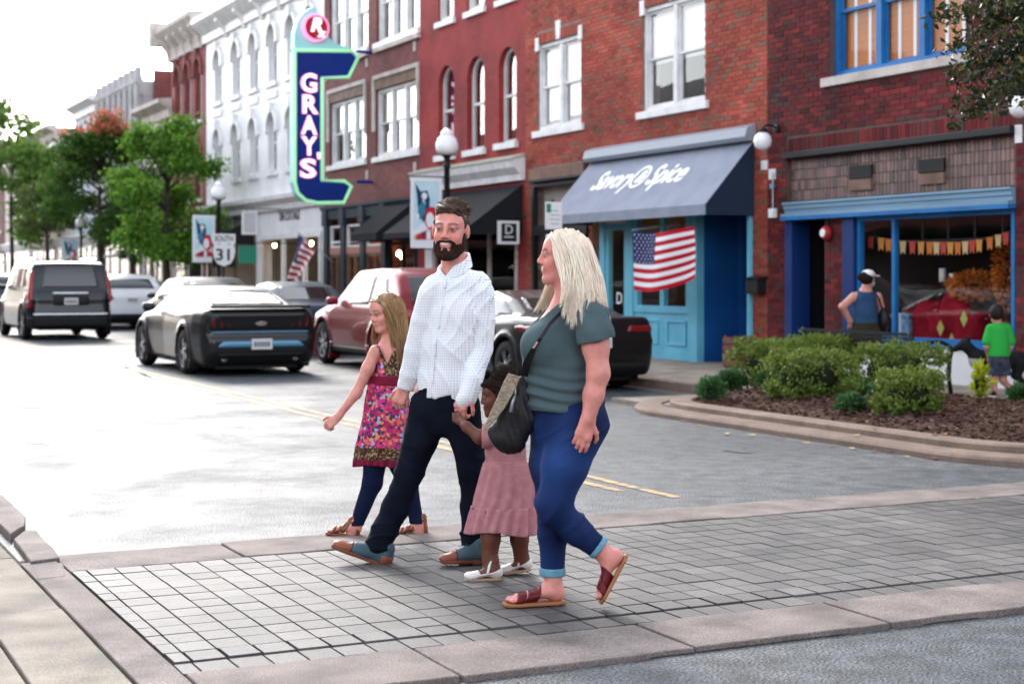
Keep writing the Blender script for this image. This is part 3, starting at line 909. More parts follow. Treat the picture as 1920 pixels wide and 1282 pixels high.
def glazing(parent, name, mfr, y0, y1, z0, z1, ys=(), zs=(), x=FX, t=.05, d=.08, g=None):
    """shop window: one frame, a pane in every field"""
    fb = MB(); frame_box(fb, x - d / 2, x + d / 2, y0, y1, z0, z1, t)
    for y in ys: fb.box(x - d / 2 + .003, x + d / 2 - .003, y - t / 2, y + t / 2, z0 + t, z1 - t)
    ye = [y0] + sorted(ys) + [y1]
    for z in zs:
        for a, b in zip(ye, ye[1:]):
            fb.box(x - d / 2 + .006, x + d / 2 - .006, a + t / 2 + .003, b - t / 2 - .003, z - t / 2, z + t / 2)
    f = fb.build(name, mfr, parent)
    ze = [z0] + sorted(zs) + [z1]
    for a, b in zip(ye, ye[1:]):
        for c, e in zip(ze, ze[1:]):
            MB().add([(x, a + .02, c + .02), (x, b - .02, c + .02), (x, b - .02, e - .02), (x, a + .02, e - .02)], [(0, 1, 2, 3)]).build('pane', g or G_SHOP, f)
    return f
def awning(parent, m, y0, y1, zt, zb, proj, val, mside, ridge=None):
    a = MB()
    x0, x1 = FX - .02, FX - proj
    a.add([(x0, y0, zt), (x0, y1, zt), (x1, y1, zb + val), (x1, y0, zb + val)], [(0, 1, 2, 3)])
    a.add([(x1, y0, zb + val), (x1, y1, zb + val), (x1, y1, zb), (x1, y0, zb)], [(0, 1, 2, 3)])
    aw = a.build('awning', m, parent)
    so = aw.modifiers.new('thick', 'SOLIDIFY'); so.thickness = .012
    for y in (y0 + .014, y1 - .014):
        s = MB().add([(x0, y, zt - .02), (x1 + .014, y, zb + val - .014), (x1 + .014, y, zb), (x0, y, zb)], [(0, 1, 2, 3)]).build('awning_side', mside, aw)
        s.modifiers.new('thick', 'SOLIDIFY').thickness = .01
    fr = MB()
    for y in (y0 + .03, (y0 + y1) / 2, y1 - .03): fr.tube([(x0, y, zt - .06), (x1 + .03, y, zb + val - .05)], .015, 6)
    fr.tube([(x1 + .03, y0 + .03, zb + .02), (x1 + .03, y1 - .03, zb + .02)], .015, 6)
    fr.build('awning_frame', M_DARKMET, aw)
    return aw

YB = {'R0': 9.2, 'R': YX(1440), 'C': YX(986), 'B': YX(787), 'A': YX(608), 'W': YX(387), 'D': YX(322)}
# ---------------------------------------------------------------- dark red corner building with blue storefront
RB = thing('brick_building', 'dark red brick building with blue steel beam and a boutique display window', 'building', (0, 0, 0))
y0, y1 = YB['R0'], YB['R']
yw0, yw1 = YX(1812), YX(1556)
hol = [(yw0, yw1, 4.36, 6.25), (YX(1905), YX(1476), 0, 3.36), (10.2, 12.6, 4.36, 6.25)]
wall('wall', M_MORTD, RB, y0, y1, 0, 9.4, hol)
bricks(RB, M_BR_R, y0, y1, .13, 7.3, [(a, b, c - (.14 if c > 1 else 0), d) for a, b, c, d in hol] + [(YX(1905) - .02, YX(1476) + .02, 3.2, 3.56)], soldier=[(YX(1905), YX(1476), 3.36, 3.56)])
w = sash_window(RB, yw0, yw1, 4.36, 6.25, 3, M_MBLUE, M_WOODBL, 1.0, sill=.14, msill=M_STONE, g=glass('pane_plain', 1.5, gain=.45), rec=.14, room_m=M_ROOMW)
for yy in np.linspace(yw0 + .3, yw1 - .3, 8):
    box_ob('blind_tape', M_SHADE, w, FX + .228, FX + .236, yy - .03, yy + .03, 4.4, 6.2)
sash_window(RB, 10.2, 12.6, 4.36, 6.25, 3, M_MBLUE, M_WOODBL, 1.0, sill=.14, msill=M_STONE, rec=.14, room_m=M_ROOMW)
shell(RB, M_MORTD, y0, y1, 9.4)
ya, yb = YX(1905), YX(1476)
# transom of little prism lights over the steel beam
tr = MB(); tr.box(FX + .08, FX + .12, ya, yb, 2.62, 3.26); trn = tr.build('transom', M_WOODD, RB)
M_PRISM = pieces('prism_glass', [(.14, .085, .075), (.24, .15, .13), (.07, .05, .05), (.30, .16, .14), (.11, .075, .07)], rough=.4, spec=.4)
pl = MB(); yy = ya + .01; kk = 0
while yy < yb - .05:
    for zz in np.linspace(2.63, 3.25, 5)[:-1]:
        o = (yy + .006, yy + .072, zz + .005, zz + .148)
        if kk % 1 == 0 and kk < 296: piece('prism_light', M_PRISM, trn, (FX + .072, (o[0] + o[1]) / 2, (o[2] + o[3]) / 2), (.022, o[1] - o[0], o[3] - o[2]))
        else: pl.box(FX + .061, FX + .083, *o)
        kk += 1
    yy += .078
if pl.f: tag(pl.build('prism_field', M_PRISM, trn), kind='stuff')
for px0, px1, py0, py1 in ((1588, 1630, 312, 358), (1718, 1766, 300, 347)):
    vt = box_ob('vent', M_BLACK, RB, FX + .03, FX + .07, YX(px1), YX(px0), ZX(px0, py1 - 22), ZX(px0, py0))
    box_ob('vent_flap', M_WOODD, vt, FX + .02, FX + .06, YX(px1), YX(px0), ZX(px0, py1), ZX(px0, py1 - 20))
box_ob('transom_trim', M_DARKMET, RB, FX - .10, FX + .12, ya, yb, 3.262, 3.355, bevel=.01)
bm = MB().prism([(0.10, 2.40), (-.13, 2.40), (-.13, 2.435), (-.05, 2.45), (-.05, 2.50), (-.07, 2.51), (-.07, 2.56), (-.10, 2.58), (-.10, 2.61), (.10, 2.61)], lambda u, v, w_: (FX + u, w_, v), ya, yb).build('steel_beam', M_STEEL, RB)
box_ob('beam_flange', M_MBLUE, bm, FX - .13, FX + .1, ya, yb, 2.345, 2.398)
# shop window, door recess, brick pier and bulkhead
p0, p1 = YX(1582), YX(1545)
sw0, sw1 = YX(1900), p0
M_INDIGO = mat('indigo_paint', (.005, .028, .13), .45, spec=.3)
box_ob('post', M_INDIGO, RB, FX - .05, FX + .3, yb - .17, yb, SWZ, 2.345, bevel=.01)
box_ob('post', M_INDIGO, RB, FX - .04, FX + .1, p0 - .26, p0 - .005, .64, 2.345, bevel=.01)
wall('pier', M_MORTD, RB, p0, p1, SWZ, 2.345, [], x=FX + .015, th=.33)
bricks(RB, M_BR_R, p0, p1, .13, 2.34, [], x=FX + .015, nsing=0)
sf = glazing(RB, 'shop_window', M_MBLUE, sw0, p0 - .27, .64, 2.345, [YX(1672)], [], x=FX + .06, t=.06, g=glass('pane_display', 1.6, gain=1.3))
bk = box_ob('bulkhead', M_WHITE, RB, FX + .0, FX + .14, sw0, p0 - .005, SWZ, .575)
box_ob('bulkhead_sill', M_MBLUE, bk, FX - .03, FX + .16, sw0, p0 - .27, .577, .638)
room(RB, M_ROOM, sw0 - .3, p0 + .05, .5, 2.9, 5.0)
dr = room(RB, M_BLACK, p1, yb - .1, SWZ + .002, 2.345, 1.6, name='door_recess')
rdoor = MB(); frame_box(rdoor, FX + 1.50, FX + 1.56, p1 + .1, yb - .15, SWZ + .005, 2.25, .1)
rdoor = rdoor.build('door', M_DBLUE, RB)
MB().add([(FX + 1.53, p1 + .15, .2), (FX + 1.53, yb - .2, .2), (FX + 1.53, yb - .2, 2.2), (FX + 1.53, p1 + .15, 2.2)], [(0, 1, 2, 3)]).build('pane', G_SHOP, rdoor)
# glazed transom panes inside the shop window
ig = MB(); frame_box(ig, FX + .30, FX + .33, sw0, p0 - .3, 1.98, 2.33, .03)
for yy in np.linspace(sw0, p0 - .3, 7)[1:-1]: ig.box(FX + .30, FX + .33, yy - .018, yy + .018, 2.0, 2.32)
ig.build('inner_transom', M_DARKMET, RB)
box_ob('corner_block', M_TRIM, RB, FX - .03, FX, YX(1441), YX(1430), 3.14, 3.28)
box_ob('corner_block', M_TRIM, RB, FX - .03, FX, YX(1456), YX(1444), 2.98, 3.14)
box_ob('corner_block', M_TRIM, RB, FX - .03, FX, YX(1919), YX(1906), 3.14, 3.36)
band('stone_base', M_STONE, RB, y0, ya - .003, [(0, SWZ), (.03, SWZ), (.03, .5), (0, .5)])

# ---------------------------------------------------------------- orange brick building with grey awning
CB = thing('brick_building', 'orange red brick building with white paired windows above a grey awning', 'building')
y0, y1 = YB['R'] + .004, YB['C']
wa, wb_ = (YX(1322), YX(1205), 4.36, 6.15), (YX(1090), YX(1008), 4.36, 6.05)
hol = [wa, wb_, (YX(1412), YX(1112), 0, 3.42), (YX(1104), YX(1000), 0, 3.62)]
wall('wall', M_MORT, CB, y0, y1, 0, 9.2, hol)
hb_ = [(a - (.0), b, c - (.16 if c > 1 else 0), d + (.22 if c > 1 else 0)) for a, b, c, d in hol]
bricks(CB, M_BR_C, y0, y1, .13, 7.4, hb_, soldier=[(wa[0], wa[1], 6.16, 6.36), (wb_[0], wb_[1], 6.06, 6.26)])
for (a, b, c, d), bl, nm in ((wa, .55, 0), (wb_, .98, 1)):
    w = sash_window(CB, a, b, c, d, 2, M_TRIM, M_SHADE, bl, sill=.13, rec=.09, room_m=M_ROOM, g=glass('pane_mid', 1.7, gain=1.6))
    for yy in (a - .06, b - .08):
        box_ob('lintel_block', M_TRIM, w, FX - .03, FX + .02, yy, yy + .14, d - .12, d + .14)
    MB().prism([((a + b) / 2 - .07, d + .002), ((a + b) / 2 + .07, d + .002), ((a + b) / 2 + .10, d + .36), ((a + b) / 2 - .10, d + .36)], lambda u, v, q: (q, u, v), FX - .03, FX + .01).build('keystone', M_TRIM, w)
shell(CB, M_MORT, y0, y1, 9.2)
ay0, ay1 = YX(1418) + .02, YX(1112)
aw = awning(CB, M_AWN_G, ay0, ay1, 3.62, 2.45, .92, .16, M_AWN_N)
MB().prism([(0, 3.60), (-.16, 3.60), (-.20, 3.66), (-.16, 3.80), (-.02, 3.86), (0, 3.86)], lambda u, v, w_: (FX + u - .012, w_, v), ay0 - .02, ay1 + .02).build('awning_housing', mat('housing_grey', (.26, .29, .34), .45), aw)
# lettering on the sloped canvas
sl = math.atan2(3.62 - 2.61, .90)
def awn_pt(y, s):      # s: 0 at the valance edge, 1 at the wall
    return Vector((FX - .92 + .9 * s, y, 2.61 + 1.01 * s))
ML = Matrix(((0, math.cos(sl), -math.sin(sl)), (-1, 0, 0), (0, math.sin(sl), math.cos(sl))))
M_LET = mat('white_lettering', (.88, .88, .88), .6)
yc = (ay0 + ay1) / 2 + .18
text_ob('lettering', 'Savory', M_LET, aw, .62, awn_pt(yc + .92, .57), ML, .004, .32, width=1.42, bold=.012)
text_ob('lettering', 'Spice', M_LET, aw, .62, awn_pt(yc - .85, .57), ML, .004, .32, width=1.15, bold=.012)
lg = MB()
for r0, r1 in ((.20, .26),):
    for k in range(32):
        a0, a1 = 2 * math.pi * k / 32, 2 * math.pi * (k + 1) / 32
        lg.add([ML @ Vector((r * math.cos(a), r * math.sin(a), .012)) + awn_pt(yc, .57) for r, a in ((r0, a0), (r1, a0), (r1, a1), (r0, a1))], [(0, 1, 2, 3)])
lg.build('logo_ring', M_LET, aw)
text_ob('lettering', '&', M_LET, aw, .40, awn_pt(yc, .57) + ML @ Vector((0, 0, .004)), ML, .004, .2, bold=.012)
# blue shop front
b0, b1 = YX(1412), YX(1130)
yc0, yc1 = YX(1315), YX(1298)
def col_box(name, m, ya_, yb_, z0=SWZ, z1=2.75, x=FX, d=.10): return box_ob(name, m, CB, x - d / 2, x + d / 2 + .04, ya_, yb_, z0, z1, bevel=.006)
col_box('pilaster', M_LBLUE, yc0, yc1, x=FX - .01, d=.16); col_box('pilaster', M_LBLUE, YX(1192), YX(1180), d=.14); col_box('pilaster', M_LBLUE, YX(1139), b1, d=.14)
col_box('pilaster', M_LBLUE, b0, b0 + .07, d=.14)
glazing(CB, 'shop_window', M_LBLUE, yc1 + .002, YX(1192) - .002, .90, 2.75, [YX(1245)], [], t=.12, d=.10)
for a, b in ((yc1, YX(1245)), (YX(1245), YX(1192))):
    pn = box_ob('stall_panel', M_LBLUE, CB, FX - .02, FX + .06, a + .004, b - .004, SWZ + .14, .898)
    fbm = MB(); frame_box(fbm, FX - .045, FX - .018, a + .14, b - .14, SWZ + .24, .78, .035); fbm.build('panel_moulding', M_LBLUE, pn, bevel=.008)
box_ob('plinth', M_LBLUE, CB, FX - .05, FX + .06, yc1 + .004, YX(1192) - .004, SWZ, SWZ + .138)
sd = glazing(CB, 'shop_door', M_LBLUE, YX(1180) + .002, YX(1139) - .002, SWZ + .01, 2.45, [], [], t=.11, d=.09)
box_ob('door_head', M_TRIM, CB, FX - .04, FX + .06, YX(1180) + .004, YX(1139) - .004, 2.452, 2.60)
text_ob('door_decal', 'D', M_LET, sd, .30, (FX - .01, YX(1162), 1.12), M_WALL, .002)
# recessed deep-blue entrance
xr = FX + .75
box_ob('return_wall', M_DBLUE, CB, FX + .05, xr, yc0 - .01, yc0 + .08, SWZ, 2.75)
e0 = b0 - .55
glazing(CB, 'entry_door', M_DBLUE, e0 + .52, yc0 - .02, .86, 2.70, [b0 + .72], [], x=xr, t=.13, d=.1)
for a, b in ((b0 + .0, b0 + .72), (b0 + .72, yc0 - .02)):
    pn = box_ob('entry_panel', M_DBLUE, CB, xr - .03, xr + .05, a + .004, b - .004, SWZ, .858)
    fbm = MB(); frame_box(fbm, xr - .055, xr - .028, a + .10, b - .10, SWZ + .12, .76, .03); fbm.build('panel_moulding', M_DBLUE, pn, bevel=.008)
box_ob('return_wall', M_DBLUE, CB, FX + .06, xr + .1, b0 - .09, b0 - .005, SWZ, 2.75)
box_ob('soffit', M_DARKMET, CB, FX - .05, xr + .3, b0 + .004, b1 - .004, 2.752, 2.80)
room(CB, M_ROOM, b0 - .2, b1 + .1, SWZ + .003, 2.95, 6.0, x=xr + .12)
box_ob('shop_notice', mat('paper', (.72, .74, .74), .7), CB, xr - .06, xr - .05, YX(1362, xr), YX(1345, xr), 1.22, 1.5)
# narrow shop at the left end
l0, l1 = YX(1104), YX(1000)
box_ob('fascia', M_WOODD, CB, FX - .12, FX + .06, l0 + .004, l1 - .004, 3.40, 3.618)
box_ob('fascia_trim', M_BLACK, CB, FX - .16, FX + .02, l0 + .004, l1 - .004, 3.36, 3.398)
glazing(CB, 'transom_window', M_DARKMET, l0 + .01, l1 - .01, 2.42, 3.36, [], [], t=.09, d=.1)
box_ob('transom_shade', M_ROOMP, CB, FX + .2, FX + .22, l0 + .9, l1 - .05, 2.45, 3.3)
glazing(CB, 'shop_window', M_BLACK, l0 + .01, l1 - .01, SWZ + .01, 2.42, [l0 + 1.3], [], t=.10, d=.1)
room(CB, M_ROOM, l0 - .05, l1 + .05, SWZ + .003, 3.4, 4.0)

# ---------------------------------------------------------------- red painted building with arched windows
BB = thing('painted_brick_building', 'bright red painted brick building with arched windows over a black awning', 'building')
y0, y1 = YB['C'] + .004, YB['B']
aws = [(YX(968), YX(935), 4.25, 6.2), (YX(908), YX(876), 4.22, 6.2), (YX(851), YX(822), 4.22, 6.2)]
up = [(YX(968), YX(935), 7.2, 8.9), (YX(908), YX(876), 7.2, 8.9), (YX(851), YX(822), 7.2, 8.9)]
gh = [(y0 + .35, y1 - .5, 0, 3.3)]
wall('wall', M_BR_B, BB, y0, y1, 0, 10.4, aws + up + gh)
for a, b, c, d in aws: arch_window(BB, a, b, c, d, M_BR_B, rec=.12, hood=None)
for a, b, c, d in up: sash_window(BB, a, b, c, d, 1, M_TRIM, M_SHADE, .5, sill=.1, room_m=M_ROOM)
for i, (a, b, c, d) in enumerate(aws): room(BB, M_ROOM, a - .1, b + .1, c - .2, d + .2, 2.0)
shell(BB, M_BR_B, y0, y1, 10.4)
band('shop_cornice', M_TRIM, BB, y0 + .02, y1 - .02, [(0, 3.44), (.10, 3.44), (.12, 3.56), (.24, 3.70), (.28, 3.84), (.0, 3.90)])
band('cornice_flashing', M_COPPER, BB, y0 + .02, y1 - .02, [(-.02, 3.90), (.27, 3.845), (.30, 3.85), (.30, 3.89), (0, 3.98)])
awning(BB, M_AWN_K, y0 + .1, y1 - .9, 3.36, 2.35, 1.25, .0001 + .12, M_AWN_K)
box_ob('pilaster', M_WHITE, BB, FX - .08, FX + .06, y1 - .9, y1 - .5, SWZ, 3.3)
glazing(BB, 'shop_window', M_STONE, y0 + .36, y1 - .9, .6, 3.28, [y0 + 1.7, y0 + 2.9], [2.5], t=.07)
box_ob('bulkhead', M_WOODD, BB, FX - .02, FX + .1, y0 + .36, y1 - .9, SWZ, .598)
room(BB, M_ROOMW, y0 + .2, y1 - .3, SWZ + .003, 3.35, 4.5)

# ---------------------------------------------------------------- brown brick building with triple windows
AB = thing('brick_building', 'brown brick building with white triple windows and slate shop front', 'building')
y0, y1 = YB['B'] + .004, YB['A']
lw = [(YX(785), YX(704), 4.45, 6.1), (YX(686), YX(618), 4.45, 6.1)]
uw = [(YX(787), YX(706), 7.25, 9.2), (YX(690), YX(618), 7.25, 9.2)]
wall('wall', M_BR_A, AB, y0, y1, 0, 11.2, lw + uw + [(y0 + .15, y1 - .12, 0, 3.35)])
for a, b, c, d in lw + uw:
    w = sash_window(AB, a + .06, b, c, d, 3, M_TRIM, M_SHADE, (.5, .15, .5) if c < 7 else .5, sill=.12, rec=.12, room_m=M_ROOM)
    if c < 7:
        hd = MB(); frame_box(hd, FX - .06, FX + .0, a - .06, b + .1, 5.2, 6.46, .10, .001); 
        hd = MB(); hd.box(FX - .06, FX, a - .06, b + .1, 6.36, 6.46); hd.box(FX - .06, FX, a - .06, a + .03, 5.1, 6.358); hd.box(FX - .06, FX, b + .01, b + .1, 5.1, 6.358)
        hd.build('label_mould', M_STONE, w)
        box_ob('lintel', M_WOODD, w, FX - .02, FX + .03, a + .04, b, 6.105, 6.355)
    else:
        band('stone_string', M_STONE, AB, a - .05, b + .05, [(0, 7.02), (.09, 7.02), (.09, 7.10), (0, 7.10)])
for yy in (y0 + .2, (y0 + y1) / 2, y1 - .3):
    for zz in (6.75, 3.95): box_ob('stone_block', M_STONE, AB, FX - .03, FX, yy, yy + .12, zz, zz + .22)
shell(AB, M_BR_A, y0, y1, 11.2)
s0, s1 = YX(727), y1 - .13
fz = band('fascia', M_SLATE, AB, y0 + .155, s1, [(0, 3.02), (.10, 3.02), (.12, 3.25), (.18, 3.30), (.18, 3.37), (0, 3.37)])
for px in (726, 686, 649, 617):
    yy = YX(px)
    co = box_ob('pilaster', M_SLATE, AB, FX - .12, FX + .08, yy - .14, yy + .14, SWZ, 3.015, bevel=.01)
    box_ob('pilaster_capital', M_SLATE, co, FX - .16, FX + .08, yy - .18, yy + .18, 2.86, 3.30, bevel=.01)
for a, b in ((YX(722), YX(690)), (YX(682), YX(653)), (YX(645), YX(622))):
    glazing(AB, 'transom_window', M_TRIM, a, b, 2.28, 2.85, [], [2.42], t=.05)
    box_ob('transom_blind', mat('indigo_valance', (.05, .06, .16), .8), AB, FX + .07, FX + .08, a, b, 2.72, 2.84)
    box_ob('transom_rail', M_PINKW, AB, FX - .06, FX + .06, a, b, 2.10, 2.277)
    glazing(AB, 'shop_door', M_WOODD, a, b, SWZ + .01, 2.098, [(a + b) / 2], [.9], t=.07)
room(AB, M_ROOMW, y0 + .1, y1 - .1, SWZ + .003, 3.3, 5.0)
awning(AB, M_AWN_K, y0 + .18, s0 - .1, 3.30, 2.35, 1.0, .18, M_AWN_K)
glazing(AB, 'shop_window', M_BLACK, y0 + .16, s0 - .15, SWZ + .01, 3.0, [(y0 + s0) / 2], [2.3], t=.08)

# ---------------------------------------------------------------- white three-storey building with arched windows
WB = thing('white_building', 'white painted three storey building with rows of arched windows and a bracketed cornice', 'building')
y0, y1 = YB['A'] + .004, YB['W']
pxs = [409, 443, 476, 511, 547, 582]
hw = []
for px in pxs:
    c = YX(px) ; hw += [(c - .42, c + .42, 4.62, 6.35), (c - .42, c + .42, 7.25, 8.95)]
wall('wall', M_WHITE, WB, y0, y1, 0, 10.0, hw + [(YX(604), YX(489), 0, 3.1), (YX(480), y1 - .3, 0, 3.1)])
for h in hw: arch_window(WB, *h, M_WHITE, rec=.16, hood=M_TRIM)
mb = MB(); room(WB, M_ROOM, y0 + .4, y1 - .4, 4.0, 9.4, 2.2)
for px in pxs: box_ob('sill_panel', M_TRIM, WB, FX - .05, FX, YX(px) - .5, YX(px) + .5, 6.78, 6.98)
shell(WB, M_WHITE, y0, y1, 10.0)
band('cornice', M_TRIM, WB, y0, y1, [(0, 9.35), (.12, 9.35), (.14, 9.6), (.45, 9.85), (.55, 9.95), (.55, 10.12), (0, 10.15)])
brackets('cornice_bracket', M_TRIM, WB, [YX(p + 18) for p in pxs], 9.25, 9.82, .42, .2)
band('shop_cornice', M_TRIM, WB, y0, y1, [(0, 3.45), (.12, 3.45), (.15, 3.60), (.34, 3.74), (.36, 3.86), (0, 3.92)])
tx = text_ob('lettering', 'TIN COTTAGE', mat('lettering_grey', (.10, .095, .10), .6), WB, .38, (FX - .012, YX(543), 2.92), M_WALL, .008, width=1.9)
tx.location.z = .32
glazing(WB, 'shop_window', M_TRIM, YX(604), YX(489), .62, 2.75, [YX(572), YX(532)], [], t=.14, d=.12)
box_ob('bulkhead', M_TRIM, WB, FX - .04, FX + .1, YX(604), YX(489), SWZ, .618)
box_ob('sign_board', M_WHITE, WB, FX - .01, FX + .3, YX(604), YX(489), 2.752, 3.1)
room(WB, M_ROOMP, y0 + .1, y1 - .1, SWZ + .003, 3.2, 4.0)
awning(WB, M_AWN_K, YX(478), y1 - .4, 3.40, 2.5, 1.1, .2, M_AWN_K)
glazing(WB, 'shop_window', M_WOODD, YX(480), y1 - .3, .5, 3.1, [YX(440)], [], t=.1)

# ---------------------------------------------------------------- maroon brick building with heavy cornice
DB = thing('brick_building', 'maroon brick building with tall arched windows under a heavy white cornice', 'building')
y0, y1 = YB['W'] + .004, YB['D']
hw = []
for px in (334, 352, 372):
    c = YX(px); hw += [(c - .45, c + .45, 6.9, 9.0), (c - .45, c + .45, 4.2, 6.0)]
wall('wall', M_BR_D, DB, y0, y1, 0, 10.0, hw + [(y0 + .4, y1 - .4, 0, 3.2)])
for i, h in enumerate(hw): arch_window(DB, *h, M_BR_D, rec=.2, hood=M_BR_D, mblind=M_SHADE)
room(DB, M_ROOM, y0 + .3, y1 - .3, 4.0, 9.4, 2.0)
shell(DB, M_BR_D, y0, y1, 10.2)
band('cornice', M_STONE, DB, y0, y1 + .35, [(0, 9.35), (.10, 9.35), (.12, 9.75), (.50, 10.15), (.62, 10.3), (.62, 10.45), (0, 10.5)])
brackets('cornice_bracket', M_STONE, DB, [y0 + .5 + k * 1.05 for k in range(5)], 9.3, 10.1, .5, .25)
box_ob('cornice_end_block', M_STONE, DB, FX - .75, FX, y1 + .05, y1 + .45, 9.9, 10.75)
glazing(DB, 'shop_window', M_TRIM, y0 + .4, y1 - .4, .5, 3.2, [(y0 + y1) / 2], [2.5], t=.1)
room(DB, M_ROOMW, y0 + .3, y1 - .3, SWZ + .003, 3.3, 3.0)

# ---------------------------------------------------------------- the row beyond
def far_building(label, px0, px1, zt, mw, mtrim, win_px, rows, arch=False, mshop=None, corn=.3, name='shop_building', cs=None):
    b = thing(name, label, 'building'); y0, y1 = YX(px0), YX(px1)
    hs = []
    for px in win_px:
        c = YX(px); w_ = .5
        hs += [(c - w_, c + w_, r0, r1) for r0, r1 in rows]
    wall('wall', mw, b, y0 + .004, y1, 0, zt, hs + [(y0 + .4, y1 - .4, 0, 3.0)])
    for h in hs:
        if arch: arch_window(b, *h, mw, rec=.2, hood=mtrim)
        else:
            sash_window(b, *h, 1, mtrim, M_SHADE, .4, sill=.1)
    room(b, M_ROOM, y0 + .3, y1 - .3, 3.5, zt - .4, 2.0)
    shell(b, mw, y0 + .004, y1, zt)
    band('cornice', mtrim, b, y0 + .004, y1, [(0, zt - .55), (.10, zt - .55), (.12, zt - .25), (corn, zt - .05), (corn, zt + .1), (0, zt + .15)])
    glazing(b, 'shop_window', mtrim, y0 + .4, y1 - .4, .5, 3.0, list(np.linspace(y0 + .4, y1 - .4, 5))[1:-1], [2.4], t=.12)
    room(b, M_ROOMW, y0 + .3, y1 - .3, SWZ + .003, 3.1, 3.0)
    band('shop_cornice', mshop or mtrim, b, y0 + .1, y1 - .1, [(0, 3.05), (.12, 3.05), (.25, 3.4), (0, 3.5)])
    return b
M_CREAM = mat('cream_paint', (.62, .56, .52), .7, c2=(.5, .44, .40), scale=1.5, detail=8)
M_PINK = mat('pink_paint', (.55, .33, .32), .7, c2=(.45, .26, .25), scale=1.5, detail=8)
M_PALEB = mat('pale_blue_paint', (.60, .66, .72), .7, c2=(.5, .56, .62), scale=1.5, detail=8)
far_building('low cream building with a stepped parapet between brick neighbours', 322, 268, 7.9, M_CREAM, M_STONE, (305, 285), [(4.3, 5.9)], corn=.5)
gb = far_building('grey building with tall ribbed pilasters along its parapet', 268, 186, 9.2, M_GREYS, M_GREYS, (255, 240, 225, 208), [(4.2, 5.6), (6.4, 7.9)], corn=.25)
for px in np.linspace(264, 190, 8):
    box_ob('pilaster', M_GREYS, gb, FX - .22, FX - .003, YX(px) - .22, YX(px) + .22, 6.0, 9.75)
box_ob('party_wall', M_BR_A, gb, FX + .4, FX + 13, YX(268) - .25, YX(268) - .01, 0, 9.6)
far_building('pale building with a projecting white cornice beyond the grey one', 186, 140, 9.4, M_PALEB, M_TRIM, (178, 166, 152), [(4.2, 5.8), (6.7, 8.3)], corn=.5)
far_building('pale stone building with a flat white parapet', 140, 106, 8.0, M_CREAM, M_TRIM, (132, 122, 112), [(4.2, 6.2)], corn=.4)
far_building('pink brick building with arched windows down the street', 106, 58, 9.0, M_PINK, M_STONE, (98, 88, 78, 68), [(4.3, 6.3), (7.0, 8.3)], arch=True, corn=.5)
far_building('cream building with a pale shop front far down the street', 58, 10, 8.6, M_CREAM, M_TRIM, (48, 36, 24), [(4.3, 6.0), (6.6, 7.9)], corn=.4)
far_building('brick building standing at the far end of the row', 10, -70, 9.6, M_BR_A, M_STONE, (0, -20, -45), [(4.3, 6.0), (6.8, 8.2)], corn=.4)

# ---------------------------------------------------------------- street rows seen only in reflections, added to darken panes and car paint
ROW = [(-18, -7.5, 1, 13, 24, 8.6, M_BR_A, 'brown brick shop building across the street, first after the crosswalk'), (-18, -7.5, 1, 24.2, 33, 9.4, M_CREAM, 'cream shop building across the street, next to the brown brick one'), (-18, -7.5, 1, 33.2, 46, 8.8, M_BR_D, 'maroon shop building across the street'), (-18, -7.5, 1, 46.2, 60, 9.8, M_GREYS, 'grey stucco building across the street'), (-18, -7.5, 1, 60.2, 140, 9.2, M_BR_A, 'long brown brick building across the street'),
       (-18, -7.5, 1, -62, -9, 9.0, M_BR_B, 'red brick building behind the near sidewalk, past the side street'), (14, 26, 0, -40, -6, 9.4, M_BR_A, 'brown brick building on the shop side, past the side street'), (14, 26, 0, -75, -40.3, 8.8, M_CREAM, 'cream building on the shop side, down the street behind the crosswalk')]
for xa, xb, lf_, a, b, zt, mw, lb in ROW:
    ob_ = thing('shop_building', lb, 'building'); x = xb if lf_ else xa; sg = 1 if lf_ else -1
    MB().box(xa, xb, a, b, 0, zt).build('wall', mw, ob_)
    y = a + .6
    while y < b - 1.4:
        f = MB(); frame_box(f, min(x, x + .06 * sg), max(x, x + .06 * sg), y, y + 1.0, 4.0, 5.6, .08); f = f.build('window', M_TRIM, ob_)
        MB().add([(x + .01 * sg, y, 4.0), (x + .01 * sg, y + 1, 4.0), (x + .01 * sg, y + 1, 5.6), (x + .01 * sg, y, 5.6)], [(0, 1, 2, 3)]).build('pane', M_ROOM, f)
        y += 2.6
    MB().box(min(x - .02 * sg, x + .05 * sg), max(x - .02 * sg, x + .05 * sg), a + .5, b - .5, .6, 2.8).build('shop_window', M_ROOM, ob_)
    MB().box(min(x, x + 1.1 * sg), max(x, x + 1.1 * sg), a + .4, b - .4, 2.9, 3.1).build('awning', M_AWN_K, ob_)
# ================================================================ cars
M_TYRE = mat('tyre', (.012, .012, .012), .8, bump=.2, bscale=80)
M_RIM = mat('alloy', (.55, .55, .56), .25, metal=.9)
M_RIMD = mat('alloy_dark', (.10, .10, .11), .3, metal=.8)
M_TINT = mat('car_glass', (.006, .008, .010), .03, spec=.8)
M_TAIL = mat('tail_light', (.30, .01, .012), .12, coat=.8)
M_TAILD = mat('tail_light_smoked', (.16, .008, .010), .2, coat=.5)
M_CHROME = mat('chrome', (.75, .76, .78), .12, metal=1.0)
M_PLASTIC = mat('black_plastic', (.010, .010, .011), .5)
M_PLATE = mat('licence_plate', (.62, .63, .60), .4)
M_GLYPH = mat('plate_print', (.08, .09, .16), .6)
def paint(name, c, metal=.25, rough=.28):
    return mat('paint_' + name, c, rough, metal=metal, coat=.4, spec=.25, c2=tuple(v * .86 for v in c), scale=1.0)
def smax(a, b, k):
    h = np.maximum(k - np.abs(a - b), 0) / k
    return np.maximum(a, b) + h * h * k * .25
